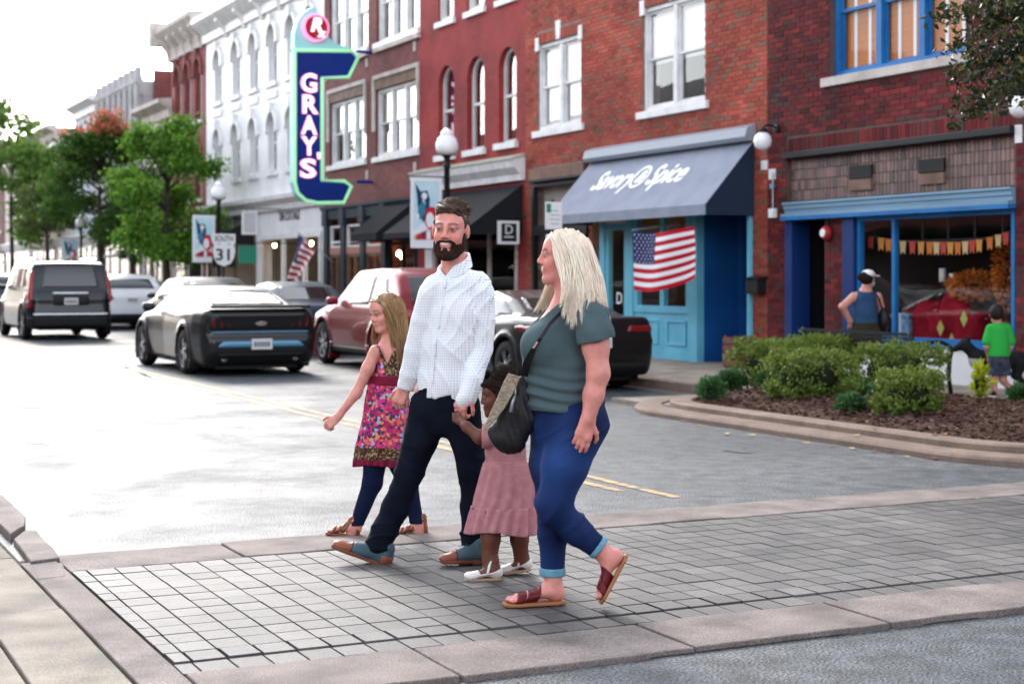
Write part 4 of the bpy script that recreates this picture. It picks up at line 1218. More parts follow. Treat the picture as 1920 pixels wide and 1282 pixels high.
def smin(a, b, k):
    h = np.maximum(k - np.abs(a - b), 0) / k
    return np.minimum(a, b) - h * h * k * .25
def curve(pts, u, sm=5):
    """piecewise-linear profile, softened"""
    xs = np.array([p[0] for p in pts]); ys = np.array([p[1] for p in pts])
    g = np.linspace(xs[0], xs[-1], 240); v = np.interp(g, xs, ys)
    w = np.ones(sm) / sm
    vp = np.pad(v, sm // 2, mode='edge'); v = np.convolve(vp, w, 'valid')
    return np.interp(u, g[:len(v)], v).astype(np.float32)
def cpoly(pts, U, V_):
    """signed distance-like field of a convex polygon given counter-clockwise"""
    d = None; n = len(pts)
    ar = sum(pts[i][0] * pts[(i + 1) % n][1] - pts[(i + 1) % n][0] * pts[i][1] for i in range(n))
    if ar < 0: pts = pts[::-1]
    for i in range(n):
        a, b = pts[i], pts[(i + 1) % n]; ex, ey = b[0] - a[0], b[1] - a[1]; L = math.hypot(ex, ey)
        e = ((U - a[0]) * ey - (V_ - a[1]) * ex) / L
        d = e if d is None else smax(d, e, .03)
    return d
def car(name, label, cat, X, Y, C, mp, group=None, h=.03):
    """C: L W H, top (y,z) shoulder line, roof (y,z) line, belt, tumble, rear/front end (z,y) profiles"""
    L, W, Hh = C['L'], C['W'], C['H']; hw = W / 2
    root = thing(name, label, cat, (X, Y + L / 2, 0), 0, group)
    v = Vol((-hw - .12, -L / 2 - .12, .10), (hw + .12, L / 2 + .12, Hh + .1), h)
    Xg, Yg, Zg = v.grid(); ax = np.abs(Xg)
    zt = curve(C['top'], Yg); pl = curve(C.get('plan', [(-L / 2, hw * .86), (-L / 2 + .25, hw * .96), (-L / 2 + .8, hw), (L / 2 - .9, hw), (L / 2 - .3, hw * .92), (L / 2, hw * .72)]), Yg)
    sec = curve([(.1, -.10), (.28, -.03), (.45, -.005), (.62, 0.0), (.80, -.012), (1.0, -.05), (1.4, -.14)], Zg)
    d = ax - (pl + sec)
    d = smax(d, Zg - zt, C.get('sh', .10))
    d = smax(d, C['clear'] - Zg, .05)
    d = smax(d, curve(C['rear'], Zg) - Yg, C.get('er', .08))
    d = smax(d, Yg - curve(C['front'], Zg), .10)
    zr = curve(C['roof'], Yg, 9)
    bz = C['belt']
    g_ = ax - (hw - C['inset'] - C['tumble'] * np.maximum(Zg - bz, 0)) * (1 - .10 * np.clip((Yg - C['roof'][-2][0]) / .9, 0, 1))
    crown = .035 * (ax / hw) ** 2
    g_ = smax(g_, (Zg - zr + crown) * .8, C.get('rk', .12))
    g_ = smax(g_, bz - .25 - Zg, .02)
    g_ = smax(g_, curve(C['rear'], Zg) - Yg, .08)
    d = smin(d, g_, .05)
    wr, ya, yf = C['wr'], C['axles'][0], C['axles'][1]
    for yy in (ya, yf):
        rr = np.sqrt((Yg - yy) ** 2 + (Zg - wr) ** 2)
        fl = np.maximum(np.abs(rr - wr - .075) - .035, ax - hw - .012)      # wheel-arch lip
        d = smin(d, np.maximum(fl, hw - .2 - ax), .03)
        d = np.maximum(d, -np.maximum(rr - wr - .055, hw - .30 - ax))
    for fn in C.get('carve', []): d = fn(d, Xg, Yg, Zg, ax)
    d = d.astype(np.float32); v.V = d
    P, Q = v.mesh(); P = relax(P, Q, 1)
    link('body', nmesh('body', P, Q), mp, root)
    def part(nm, m, cond, off=.010, deep=.10, parent=root):
        f = np.maximum(np.maximum(d - off, -(d + deep)), cond).astype(np.float32)
        p_, q_ = v.mesh(f)
        if len(q_) == 0: return None
        return link(nm, nmesh(nm, p_, q_), m, parent)
    lo = slice(None)
    for sg in (-1, 1):
        for poly in C['side_glass']:
            part('side_window', M_TINT, np.maximum(cpoly(poly, Yg, Zg) + 0 * Xg, .3 - sg * Xg))
    part('rear_window', M_TINT, np.maximum(cpoly(C['rear_glass'], Xg, Zg) + 0 * Yg, Yg - C['rg_y']))
    part('windscreen', M_TINT, np.maximum(cpoly(C['front_glass'], Xg, Zg) + 0 * Yg, C['fg_y'] - Yg))
    for i_, (nm, m, poly, sgs) in enumerate(C['rear_parts']):
        for sg in sgs:
            part(nm, m, np.maximum(cpoly(poly, sg * Xg, Zg) + 0 * Yg, Yg + L / 2 - .75), off=.011 + .003 * i_)
    for nm, m, poly in C.get('side_parts', []):
        for sg in (-1, 1): part(nm, m, np.maximum(cpoly(poly, Yg, Zg) + 0 * Xg, .3 - sg * Xg), off=.010)
    for nm, m, z0, z1 in C.get('skirts', []): part(nm, m, np.maximum(z0 - Zg, Zg - z1) + 0 * Xg + 0 * Yg, off=.012)
    # wheels
    for yy in (ya, yf):
        for sg in (-1, 1):
            M = Matrix.Rotation(R(90) * sg, 3, 'Y'); c = (sg * (hw - .11), yy, wr); tw = .105
            t = MB().lathe([(wr * .68, -tw), (wr * .92, -tw), (wr, -tw * .6), (wr, tw * .6), (wr * .92, tw), (wr * .68, tw)], c, 28, M, False).build('wheel', M_TYRE, root, smooth=True)
            mr = C.get('rim', M_RIM)
            rb = MB().lathe([(wr * .70, tw * .2), (wr * .74, tw * .95), (wr * .70, tw * 1.0), (wr * .64, tw * .7), (wr * .62, tw * .1), (wr * .60, -.02), (.01, -.02)], c, 28, M, False)
            rb.build('rim', M_RIMD if mr is M_RIM else M_BLACK, t, smooth=False)
            sp = MB(); ns = C.get('spokes', 5)
            for k in range(ns):
                a = 2 * math.pi * (k + .3) / ns
                u = Vector((math.cos(a), math.sin(a), 0)); w_ = Vector((-u.y, u.x, 0))
                for s2 in (-1, 1):
                    pts = [u * .05 + w_ * s2 * .018, u * (wr * .66) + w_ * s2 * .055, u * (wr * .66) + w_ * s2 * .02, u * .06]
                    vs_ = [M @ Vector((p.x, p.y, tw * .72 + .012 * e)) + Vector(c) for e in (0, 1) for p in pts]
                    sp.add(vs_, [(4, 5, 6, 7), (3, 2, 1, 0), (0, 1, 5, 4), (1, 2, 6, 5), (2, 3, 7, 6), (3, 0, 4, 7)])
            sp.lathe([(.065, tw * .5), (.065, tw * .85), (.03, tw * .92), (.001, tw * .92)], c, 14, M)
            sp.build('spokes', mr, t)
    # wheel-well lining and floor pan keep the underside dark and closed
    MB().box(-hw + .32, hw - .32, -L / 2 + .25, L / 2 - .3, C['clear'] - .06, C['clear'] + .25).build('floor_pan', M_PLASTIC, root)
    for sg in (-1, 1):
        yv, zv = C['mirror']
        mb = Vol((-.2, -.14, -.12), (.2, .14, .12), .015).box((0, 0, 0), (.10, .06, .065), .04)
        p_, q_ = mb.mesh(); link('mirror', nmesh('mirror', p_ + np.array([sg * (hw + .06), yv, zv], np.float32), q_), mp, root)
    zp, wp = C['plate']
    yr = float(curve(C['rear'], np.array([zp]))[0]) - .02
    pm = MB().box(-.16, .16, yr - .012, yr + .03, zp - .08, zp + .08).build('licence_plate', M_PLATE, root)
    gb_ = MB()
    for k in range(6): gb_.box(-.125 + k * .043, -.098 + k * .043, yr - .016, yr - .011, zp - .04, zp + .035)
    gb_.build('plate_print', M_GLYPH, pm)
    if 'extra' in C: C['extra'](root, mp, yr, C)
    return root
def sedan(L=4.7, W=1.84, H=1.42, deck=.98, hood=.86, tl='bar', belt=.92, wr=.33, clear=.2):
    h2 = L / 2
    return dict(L=L, W=W, H=H, clear=clear, belt=belt, inset=.07, tumble=.42, wr=wr, axles=(-h2 + 1.0, h2 - .95),
        top=[(-h2, deck - .06), (-h2 + .12, deck), (-h2 + .9, deck - .0), (0, belt), (h2 - 1.5, belt - .0), (h2 - .9, hood), (h2 - .2, hood - .16), (h2, hood - .3)],
        roof=[(-h2 + .3, belt - .2), (-h2 + .65, deck - .02), (-h2 + 1.35, H - .09), (-h2 + 1.9, H), (h2 - 2.2, H - .02), (h2 - 1.25, belt), (h2 - .9, belt - .3)],
        rear=[(.1, -h2 + .22), (.3, -h2 + .04), (.5, -h2), (.8, -h2 + .04), (1.1, -h2 + .10)], front=[(.1, h2 - .2), (.4, h2), (.7, h2 - .06), (1.0, h2 - .3)],
        side_glass=[[(-h2 + .95, deck + .02), (-h2 + 1.45, H - .11), (-h2 + 1.95, H - .07), (-h2 + 1.95, belt + .03)], [(-h2 + 2.03, belt + .03), (-h2 + 2.03, H - .07), (h2 - 2.25, H - .09), (h2 - 1.5, belt + .03)]],
        rear_glass=[(-.60, deck + .05), (.60, deck + .05), (.50, H - .10), (-.50, H - .10)], rg_y=-h2 + 1.45,
        front_glass=[(-.66, belt + .02), (.66, belt + .02), (.54, H - .09), (-.54, H - .09)], fg_y=h2 - 2.15,
        rear_parts=[('tail_light', M_TAIL, [(.42, .66), (.92, .66), (.92, .86), (.46, .84)], (-1, 1)), ('bumper_insert', M_PLASTIC, [(-.75, .2), (.75, .2), (.7, .38), (-.7, .38)], (1,))],
        side_parts=[('sill', M_PLASTIC, [(-h2 + 1.4, .2), (h2 - 1.35, .2), (h2 - 1.35, .27), (-h2 + 1.4, .27)])], mirror=(h2 - 1.65, belt + .07), plate=(.62, .3))
def suv(L=4.65, W=1.88, H=1.68, belt=1.05, hood=1.04, wr=.36, clear=.24, rake=.35, sq=0.0):
    h2 = L / 2
    return dict(L=L, W=W, H=H, clear=clear, belt=belt, inset=.05, tumble=.30 - .12 * sq, wr=wr, axles=(-h2 + .92, h2 - .92), rk=.10,
        top=[(-h2, belt), (-h2 + .5, belt + .02), (0, belt), (h2 - 1.4, belt), (h2 - 1.0, hood), (h2 - .2, hood - .12), (h2, hood - .3)],
        roof=[(-h2 - .05, belt + .02), (-h2 + .10 + rake * .1, belt + .25), (-h2 + .05 + rake, H - .10), (-h2 + .25 + rake, H - .02), (-h2 + 1.5, H), (h2 - 2.1, H - .03), (h2 - 1.25, belt), (h2 - .9, belt - .3)],
        rear=[(.1, -h2 + .16), (.35, -h2 + .01), (.6, -h2), (.95, -h2 + .04), (1.25, -h2 + .08 + rake * .2), (H, -h2 + .1 + rake)], front=[(.1, h2 - .2), (.4, h2), (.8, h2 - .04), (1.2, h2 - .3)],
        side_glass=[[(-h2 + .50 + rake * .3, belt + .10), (-h2 + .55 + rake * .8, H - .16), (-h2 + 1.35, H - .12), (-h2 + 1.35, belt + .04)], [(-h2 + 1.43, belt + .04), (-h2 + 1.43, H - .12), (-h2 + 2.35, H - .12), (-h2 + 2.35, belt + .03)], [(-h2 + 2.43, belt + .03), (-h2 + 2.43, H - .12), (h2 - 2.1, H - .14), (h2 - 1.5, belt + .03)]],
        rear_glass=[(-.68, belt + .08), (.68, belt + .08), (.58, H - .14), (-.58, H - .14)], rg_y=-h2 + .75,
        front_glass=[(-.68, belt + .02), (.68, belt + .02), (.56, H - .1), (-.56, H - .1)], fg_y=h2 - 2.0,
        rear_parts=[('tail_light', M_TAIL, [(.55, belt - .22), (.95, belt - .22), (.95, belt - .02), (.62, belt - .02)], (-1, 1)), ('bumper_insert', M_PLASTIC, [(-.85, .2), (.85, .2), (.8, .46), (-.8, .46)], (1,))],
        side_parts=[('sill', M_PLASTIC, [(-h2 + 1.35, .2), (h2 - 1.35, .2), (h2 - 1.35, .36), (-h2 + 1.35, .36)])], mirror=(h2 - 1.65, belt + .08), plate=(.86, .3))

# dark coupe driving in the lane
c = sedan(4.78, 1.92, 1.37, deck=1.02, hood=.92, belt=.95, wr=.35, clear=.17); h2 = 2.39
c.update(axles=(-h2 + 1.02, h2 - .95), inset=.10, tumble=.55, spokes=5,
    roof=[(-h2 + .1, .8), (-h2 + .42, 1.0), (-h2 + 1.15, 1.24), (-h2 + 1.75, 1.35), (-h2 + 2.15, 1.37), (h2 - 2.1, 1.35), (h2 - 1.15, .95), (h2 - .8, .7)],
    plan=[(-h2, .80), (-h2 + .15, .90), (-h2 + .55, .955), (-h2 + 1.2, .965), (0, .93), (h2 - .95, .95), (h2 - .3, .88), (h2, .70)],
    rear=[(.1, -h2 + .26), (.25, -h2 + .10), (.36, -h2 + .01), (.55, -h2), (.62, -h2 + .045), (.72, -h2 + .055), (.95, -h2 + .0), (1.1, -h2 + .0)],
    side_glass=[[(-h2 + 1.30, 1.04), (-h2 + 1.60, 1.22), (-h2 + 1.75, 1.22), (-h2 + 1.80, 1.02)], [(-h2 + 1.90, .99), (-h2 + 1.85, 1.27), (h2 - 2.1, 1.27), (h2 - 1.35, .97)]],
    rear_glass=[(-.60, 1.07), (.60, 1.07), (.50, 1.30), (-.50, 1.30)], rg_y=-h2 + 1.7,
    rear_parts=[('rear_panel', M_PLASTIC, [(-.80, .70), (.80, .70), (.84, .92), (-.84, .92)], (1,))] +
        [('tail_light', M_TAILD, [(x, .725), (x + .055, .725), (x + .085, .90), (x + .03, .90)], (-1, 1)) for x in (.46, .575, .69)] +
        [('rear_trim', mat('blue_trim', (.10, .28, .42), .25, coat=.6), [(-.76, .655), (.76, .655), (.80, .69), (-.80, .69)], (1,)), ('diffuser', M_PLASTIC, [(-.7, .16), (.7, .16), (.66, .36), (-.66, .36)], (1,)), ('bumper_accent', mat('blue_trim', (0, 0, 0)), [(-.70, .44), (.70, .44), (.60, .54), (-.60, .54)], (1,))],
    plate=(.49, .3), mirror=(h2 - 1.75, 1.02))
def mustang_extra(root, mp, yr, C):
    y = -C['L'] / 2
    MB().prism([(y + .02, 1.035), (y - .02, 1.075), (y + .0, 1.085), (y + .30, 1.03)], lambda u, v, w: (w, u, v), -.78, .78).build('spoiler', mp, root, bevel=.008)
    for sx in (-.56, .56):
        MB().lathe([(.045, 0), (.05, .01), (.05, .2), (.04, .2), (.038, .02)], (sx, y + .06, .27), 14, Matrix.Rotation(R(-90), 3, 'X')).build('exhaust', M_CHROME, root, smooth=True)
    MB().lathe([(.10, 0), (.095, .015), (.001, .02)], (0, y + .03, .81), 20, Matrix.Rotation(R(90), 3, 'X') @ Matrix.Diagonal((1, .45, 1))).build('badge', M_CHROME, root)
c['extra'] = mustang_extra
car('sports_coupe', 'dark grey sports coupe with slatted tail lights driving down the lane', 'car', 7.06, 23.15, c, paint('graphite', (.016, .016, .018), .15))
# big black sport-utility ahead of it
c = suv(5.2, 2.04, 1.90, belt=1.18, hood=1.12, wr=.41, clear=.30, rake=.16, sq=1)
c.update(rear_parts=[('tail_light', M_TAIL, [(.90, .78), (1.02, .78), (.90, 1.68), (.82, 1.68)], (-1, 1)), ('bumper', M_PLASTIC, [(-.98, .30), (.98, .30), (.98, .56), (-.98, .56)], (1,)), ('bumper_trim', M_CHROME, [(-.9, .60), (.9, .60), (.9, .645), (-.9, .645)], (1,)), ('plate_recess', M_PLASTIC, [(-.42, .82), (.42, .82), (.42, 1.08), (-.42, 1.08)], (1,)), ('chrome_bar', M_CHROME, [(-.44, 1.10), (.44, 1.10), (.44, 1.15), (-.44, 1.15)], (1,))], plate=(.93, .3), rg_y=-1.9)
def rails(root, mp, yr, C):
    y, hh, w = C['L'] / 2, C['H'], C['W'] / 2 - .30
    for sg in (-1, 1): MB().tube([(sg * w, -y + .7, hh - .02), (sg * w, -y + .9, hh + .05), (sg * w, 0, hh + .06), (sg * w, y - 2.4, hh + .04), (sg * w, y - 2.2, hh - .03)], .022, 6).build('roof_rail', M_CHROME, root, smooth=True)
c['extra'] = rails
car('sport_utility_vehicle', 'big black sport utility vehicle with chrome tailgate bar driving ahead of the coupe', 'car', 7.0, 38.3, c, paint('black_blue', (.005, .007, .012), .1))
car('crossover', 'dark blue crossover far ahead in the driving lane', 'car', 6.9, 50.5, suv(4.6, 1.86, 1.62), paint('steel_blue', (.03, .05, .075), .3), h=.045)
# parked along the kerb
c = sedan(4.35, 1.84, 1.33, deck=.98, hood=.84, belt=.90, wr=.33)
c.update(rear_parts=[('tail_light', M_TAILD, [(.40, .78), (.90, .78), (.90, .88), (.44, .88)], (-1, 1)), ('bumper_insert', M_PLASTIC, [(-.75, .2), (.75, .2), (.7, .38), (-.7, .38)], (1,))], plate=(.66, .3))
car('sedan', 'glossy black sedan parked at the kerb beside the planting bed', 'car', 10.02, 17.9, c, paint('black', (.008, .008, .009), .1))
c = suv(4.5, 1.86, 1.66, belt=1.02, hood=1.02, wr=.37, rake=.45)
c['side_parts'] += [('chrome_strip', M_CHROME, [(-1.0, .37), (1.0, .37), (1.0, .41), (-1.0, .41)])]; c['spokes'] = 6
car('crossover', 'metallic red crossover parked at the kerb', 'car', 9.98, 22.55, c, paint('red', (.20, .006, .014), .3))
car('sedan', 'dark blue sedan parked in front of the red crossover', 'car', 9.98, 28.6, sedan(4.6, 1.82, 1.42), paint('blue', (.015, .03, .06), .3))
car('hatchback', 'dark brown wagon parked behind the white crossover', 'car', 9.98, 36.0, suv(4.4, 1.82, 1.52, belt=.98, hood=.95, wr=.34, rake=.5), paint('brown', (.03, .024, .018), .4), h=.04)
c = suv(4.7, 1.9, 1.60, belt=1.06, hood=1.02, wr=.37, rake=.5)
c['rear_parts'][0] = ('tail_light', M_TAIL, [(.42, .84), (.98, .90), (.98, 1.0), (.62, 1.02)], (-1, 1))
car('crossover', 'white crossover parked at the kerb under the trees', 'car', 9.98, 45.2, c, paint('white', (.72, .74, .77), .0), h=.04)
# ================================================================ people
def vnormals(P, Q):
    n = np.cross(P[Q[:, 2]] - P[Q[:, 0]], P[Q[:, 3]] - P[Q[:, 1]]); N = np.zeros_like(P)
    for j in range(3):
        for c in range(4): N[:, j] += np.bincount(Q[:, c], n[:, j], len(P))
    return (N / np.maximum(np.linalg.norm(N, axis=1, keepdims=True), 1e-9)).astype(np.float32)
def rotm(yaw=0, pitch=0, roll=0):
    """columns: the person's left, back, up; yaw 0 faces the camera, -90 faces image left"""
    return np.array(Matrix.Rotation(R(yaw), 3, 'Z') @ Matrix.Rotation(R(pitch), 3, 'X') @ Matrix.Rotation(R(roll), 3, 'Y'), np.float32)
class Fig:
    def __init__(s, px0, d0, label):
        s.d0, s.x0 = d0, (px0 - CX) / F * d0
        p = at(px0, 0, d0)
        s.root = thing('person', label, 'person', (p.x, p.y, 0), -AZ)
    def P(s, px, py, dd=0.0):
        d = s.d0 + dd
        return np.array([(px - CX) / F * d - s.x0, dd, H + (HY - py) * d / F], np.float32)
    def link(s, name, P, Q, m, parent=None, smooth=True):
        return link(name, nmesh(name, P, Q, smooth), m, parent or s.root)
    def garment(s, name, v, m, cut=None, amp=0.0, fr=20.0, seed=1, parent=None, colf=None, stretch=(1, 1, 1), it=1, extra=None):
        V = v.V if cut is None else np.maximum(v.V, cut(*v.grid())).astype(np.float32)
        P, Q = v.mesh(V)
        if len(Q) == 0: return None
        P = relax(P, Q, it)
        if amp or extra is not None:
            N = vnormals(P, Q)
            dsp = amp * noise3(P * np.array(stretch, np.float32), fr, seed) if amp else 0
            if extra is not None: dsp = dsp + extra(P, N)
            P = P + N * np.asarray(dsp, np.float32)[:, None]
        me = nmesh(name, P, Q)
        if colf is not None: set_col(me, colf(P))
        return link(name, me, m, parent or s.root)
def bounds(pts, m):
    a = np.array(pts); return a.min(0) - m, a.max(0) + m
def head(v, c, M, s=1.0, male=False, child=False, ears=True, k=.012):
    """adds a head to a volume; local axes: x left ear, -y face, z up, metres at s = 1"""
    def L(x, y, z): return c + M @ (np.array([x, y, z], np.float32) * s)
    w = .074 if not child else .073
    v.ell(L(0, .014, .032), np.array([w, .093, .084]) * s, .02 * s, M)
    v.ell(L(0, -.030, -.035), np.array([.058 if not child else .056, .060, .072]) * s, .03 * s, M)
    jw = .045 if male else .038
    cz_ = -.090 if child else -.098
    for g in (-1, 1): v.cone(L(jw * g, -.015, -.072), L(.012 * g, -.070, cz_), .020 * s, .018 * s, .03 * s)
    for g in (-1, 1):
        v.ell(L(.033 * g, -.062, -.026), np.array([.024, .024, .026]) * s, .025 * s, M)
        br = .010 if male else .0055; v.cone(L(.012 * g, -.084, .030), L(.045 * g, -.068, .028), br * s, br * s, .018 * s)
        if not male: v.ell(L(.020 * g, -.060, .052), np.array([.034, .026, .036]) * s, .03 * s, M)
        v.ell(L(.0305 * g, -.100, .010), np.array([.016, .014, .011]) * s, .012 * s, M, op='s')
        v.ell(L(.0305 * g, -.080, .010), np.array([.0135, .0135, .0135]) * s, .004 * s, M)
        if ears: v.ell(L(.077 * g, .006, -.002), np.array([.010, .019, .031]) * s, .008 * s, M)
    v.cone(L(0, -.088, .022), L(0, -.102 if child else -.108, -.018), .0075 * s, .0095 * s if child else .0105 * s, .014 * s)
    for g in (-1, 1): v.ell(L(.011 * g, -.098, -.024), np.array([.0085, .011, .008]) * s, .008 * s, M)
    v.cone(L(-.017, -.086, -.052), L(.017, -.086, -.052), .0075 * s, .0075 * s, .010 * s); v.cone(L(0, -.089, -.052), L(0, -.090, -.053), .008 * s, .008 * s, .01 * s)
    v.cone(L(-.013, -.085, -.063), L(.013, -.085, -.063), .0085 * s, .0085 * s, .010 * s)
    v.cone(L(-.020, -.090, -.0575), L(.020, -.090, -.0575), .0022 * s, .0022 * s, .004 * s, op='s')
def face_colour(P, c, M, s, skin, lip, brow, smile=False, blush=.25, lash=(.06, .04, .035), hairline=None, teeth=True, noseblush=True):
    """skin tones for all vertices; features painted where the head is"""
    C = np.tile(np.array(skin, np.float32), (len(P), 1))
    C *= (1 + .06 * noise3(P, 40, 3))[:, None]
    q = ((P - c) @ M) / s
    x, y, z = np.abs(q[:, 0]), q[:, 1], q[:, 2]; near = (np.linalg.norm(q, axis=1) < .16); fr = near & (y < -.03)
    def mix(w, col, a=1.0):
        w = (np.clip(w, 0, 1) * a)[:, None]; C[:] = C * (1 - w) + np.array(col, np.float32) * w
    def soft(d, e=.003): return np.clip(.5 - d / (2 * e), 0, 1)
    if blush:
        mix(soft(np.sqrt((x - .036) ** 2 + (z + .028) ** 2) - .020, .016) * fr, (skin[0] * 1.05, skin[1] * .68, skin[2] * .68), blush)
        mix(soft(np.sqrt(x ** 2 + (z + .02) ** 2) - .010, .010) * (y < -.09) * fr, (skin[0] * 1.05, skin[1] * .72, skin[2] * .72), blush)
    mix(soft(np.sqrt((x - .0305) ** 2 + ((z - .010) * 1.5) ** 2) - .020, .007) * fr, (skin[0] * .60, skin[1] * .48, skin[2] * .48), .55)  # eye-socket shade painted into the skin colour
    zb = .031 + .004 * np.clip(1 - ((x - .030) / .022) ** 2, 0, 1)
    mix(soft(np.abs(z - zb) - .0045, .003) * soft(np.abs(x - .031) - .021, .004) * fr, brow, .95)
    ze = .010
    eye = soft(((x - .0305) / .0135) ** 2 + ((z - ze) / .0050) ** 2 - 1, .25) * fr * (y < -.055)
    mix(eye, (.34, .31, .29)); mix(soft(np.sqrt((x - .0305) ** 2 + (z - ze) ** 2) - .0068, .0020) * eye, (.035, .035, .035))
    mix(soft(np.abs(z - ze - .0055) - .0022, .002) * soft(np.abs(x - .0315) - .016, .003) * fr * (y < -.05), lash, .9)  # lashes and brows are drawn heavier to add to the socket shade
    zm = -.0575 + (x * .25 if smile else 0)
    hw_ = .030 if smile else .021
    mix(soft(np.abs(z - zm + .001) - .0095, .003) * soft(x - hw_, .004) * (y < -.06) * fr, lip, .85)
    if smile:
        mix(soft(((x) / .025) ** 2 + ((z - zm - .001) / .0048) ** 2 - 1, .3) * (y < -.06) * fr, (.66, .62, .58))
    else:
        mix(soft(np.abs(z - zm) - .0014, .0015) * soft(x - hw_, .004) * (y < -.06) * fr, (lip[0] * .4, lip[1] * .4, lip[2] * .4), .9)
    mix(soft(np.sqrt((x - .008) ** 2 + (z + .0305) ** 2) - .004, .003) * (y < -.085) * fr, (skin[0] * .4, skin[1] * .28, skin[2] * .28), .7)
    return C
def hand(v, w, dirn, nrm, s=1.0, curl=35.0, spread=.5, thumb=1, tcurl=20.0, k=.006):
    """palm, four fingers of unequal length and a thumb; nrm points out of the back of the hand"""
    w = _b(w); d = _b(dirn); d = d / np.linalg.norm(d); n = _b(nrm); n = n - d * (n @ d); n = n / np.linalg.norm(n)
    a = np.cross(d, n) * thumb                                  # towards the thumb side
    v.cone(w - d * .03 * s, w + d * .02 * s, .024 * s, .024 * s, .015, n, .8)
    v.cone(w + d * .01 * s + a * .012 * s, w + d * .078 * s + a * .020 * s, .022 * s, .021 * s, .015, n, .62)
    v.cone(w + d * .01 * s - a * .012 * s, w + d * .072 * s - a * .022 * s, .022 * s, .019 * s, .015, n, .62)
    for i, (o, ln) in enumerate(((.031, .92), (.011, 1.0), (-.009, .95), (-.028, .76))):
        p = w + d * (.083 - .006 * abs(i - 1)) * s + a * o * s; c = R(curl * (1 + .08 * i)); dd = d + a * (o * 3 * spread)
        dd /= np.linalg.norm(dd); ang = 0; r = [.0095, .0088, .0078]
        for j, sg in enumerate((.042, .027, .021)):
            ang += c * (.55, 1.0, .8)[j]
            q = p + (dd * math.cos(ang) - n * math.sin(ang)) * sg * ln * s
            v.cone(p, q, r[j] * s, (r + [.007])[j + 1] * s, k); p = q
    p = w + d * .022 * s + a * .026 * s; ang = R(tcurl)
    for j, (sg, r0, r1) in enumerate(((.040, .013, .0115), (.030, .0105, .0095), (.022, .0095, .008))):
        t = d * .72 + a * (.68 - .35 * j) - n * (.30 * math.sin(ang) + .18 * j); t /= np.linalg.norm(t)
        q = p + t * sg * s; v.cone(p, q, r0 * s, r1 * s, k); p = q
def strands(fig, name, paths, r, m, parent=None, sides=3, cols=None):
    """many tapering strands as one mesh; paths (n, k, 3)"""
    A = np.asarray(paths, np.float32); n, k, _ = A.shape
    T = np.gradient(A, axis=1); T /= np.maximum(np.linalg.norm(T, axis=2, keepdims=True), 1e-9)
    ref = np.array([.31, .83, .46], np.float32); U = np.cross(T, ref); U /= np.maximum(np.linalg.norm(U, axis=2, keepdims=True), 1e-9); W = np.cross(T, U)
    t = np.linspace(0, 1, k)[None, :, None]; rr = (np.asarray(r, np.float32).reshape(-1, 1, 1) if np.ndim(r) else r) * np.clip(np.minimum(1.0, (1.04 - t) * 3.2), .12, 1)
    V = np.stack([A + rr * (math.cos(2 * math.pi * j / sides) * U + math.sin(2 * math.pi * j / sides) * W) for j in range(sides)], 2).reshape(-1, 3)
    b = (np.arange(n)[:, None, None] * k + np.arange(k - 1)[None, :, None]) * sides; j = np.arange(sides)[None, None, :]; j2 = (j + 1) % sides
    Q = np.stack([b + j, b + j2, b + sides + j2, b + sides + j], 3).reshape(-1, 4)
    me = nmesh(name, V, Q)
    if cols is not None: set_col(me, np.repeat(np.asarray(cols, np.float32), k * sides, 0))
    return link(name, me, m, parent or fig.root)
def ridge(x): return (1 - np.abs(np.sin(x))) ** 2.2
def locks(guides, cols0, rs_, per, spread, wave, jit=.14):
    """strands gathered into locks round guide curves"""
    pts, cols = [], []
    for g, c in zip(guides, cols0):
        k = len(g); t = np.linspace(0, 1, k)[:, None]; ph = rs_.rand() * 6.28; ax_ = rs_.normal(size=3); ax_[2] = 0; lk = rs_.uniform(.82, 1.12)
        for i in range(per):
            o = rs_.normal(size=3) * spread; env = .40 + .75 * np.sin(np.pi * np.clip(t * 1.1, 0, 1)) - .05 * t
            q = g + o * env + ax_ * wave * np.sin(t * 11 + ph + .5 * rs_.normal() * t) * t + rs_.normal(size=3) * .0015
            e = 1.0 - .10 * rs_.rand(); q = g[0] * 0 + np.stack([np.interp(np.linspace(0, e, k), t[:, 0], q[:, j]) for j in range(3)], 1)
            pts.append(q); cols.append(np.minimum(c * lk * rs_.uniform(1 - jit, 1 + jit), .96))
    return pts, cols
def bez(a, b, c, d, k):
    t = np.linspace(0, 1, k, dtype=np.float32)[:, None]
    return (1 - t) ** 3 * a + 3 * (1 - t) ** 2 * t * b + 3 * (1 - t) * t * t * c + t ** 3 * d
M_SKIN = mat('skin', (.88, .84, .82), .52, c2=(1.08, 1.06, 1.05), scale=34, detail=6, lo=.3, hi=.7, attr='Col', sss=.12, spec=.4, bump=.08, bscale=400)
M_HAIRC = mat('hair', (.2, .1, .05), .5, attr='Col', spec=.3)
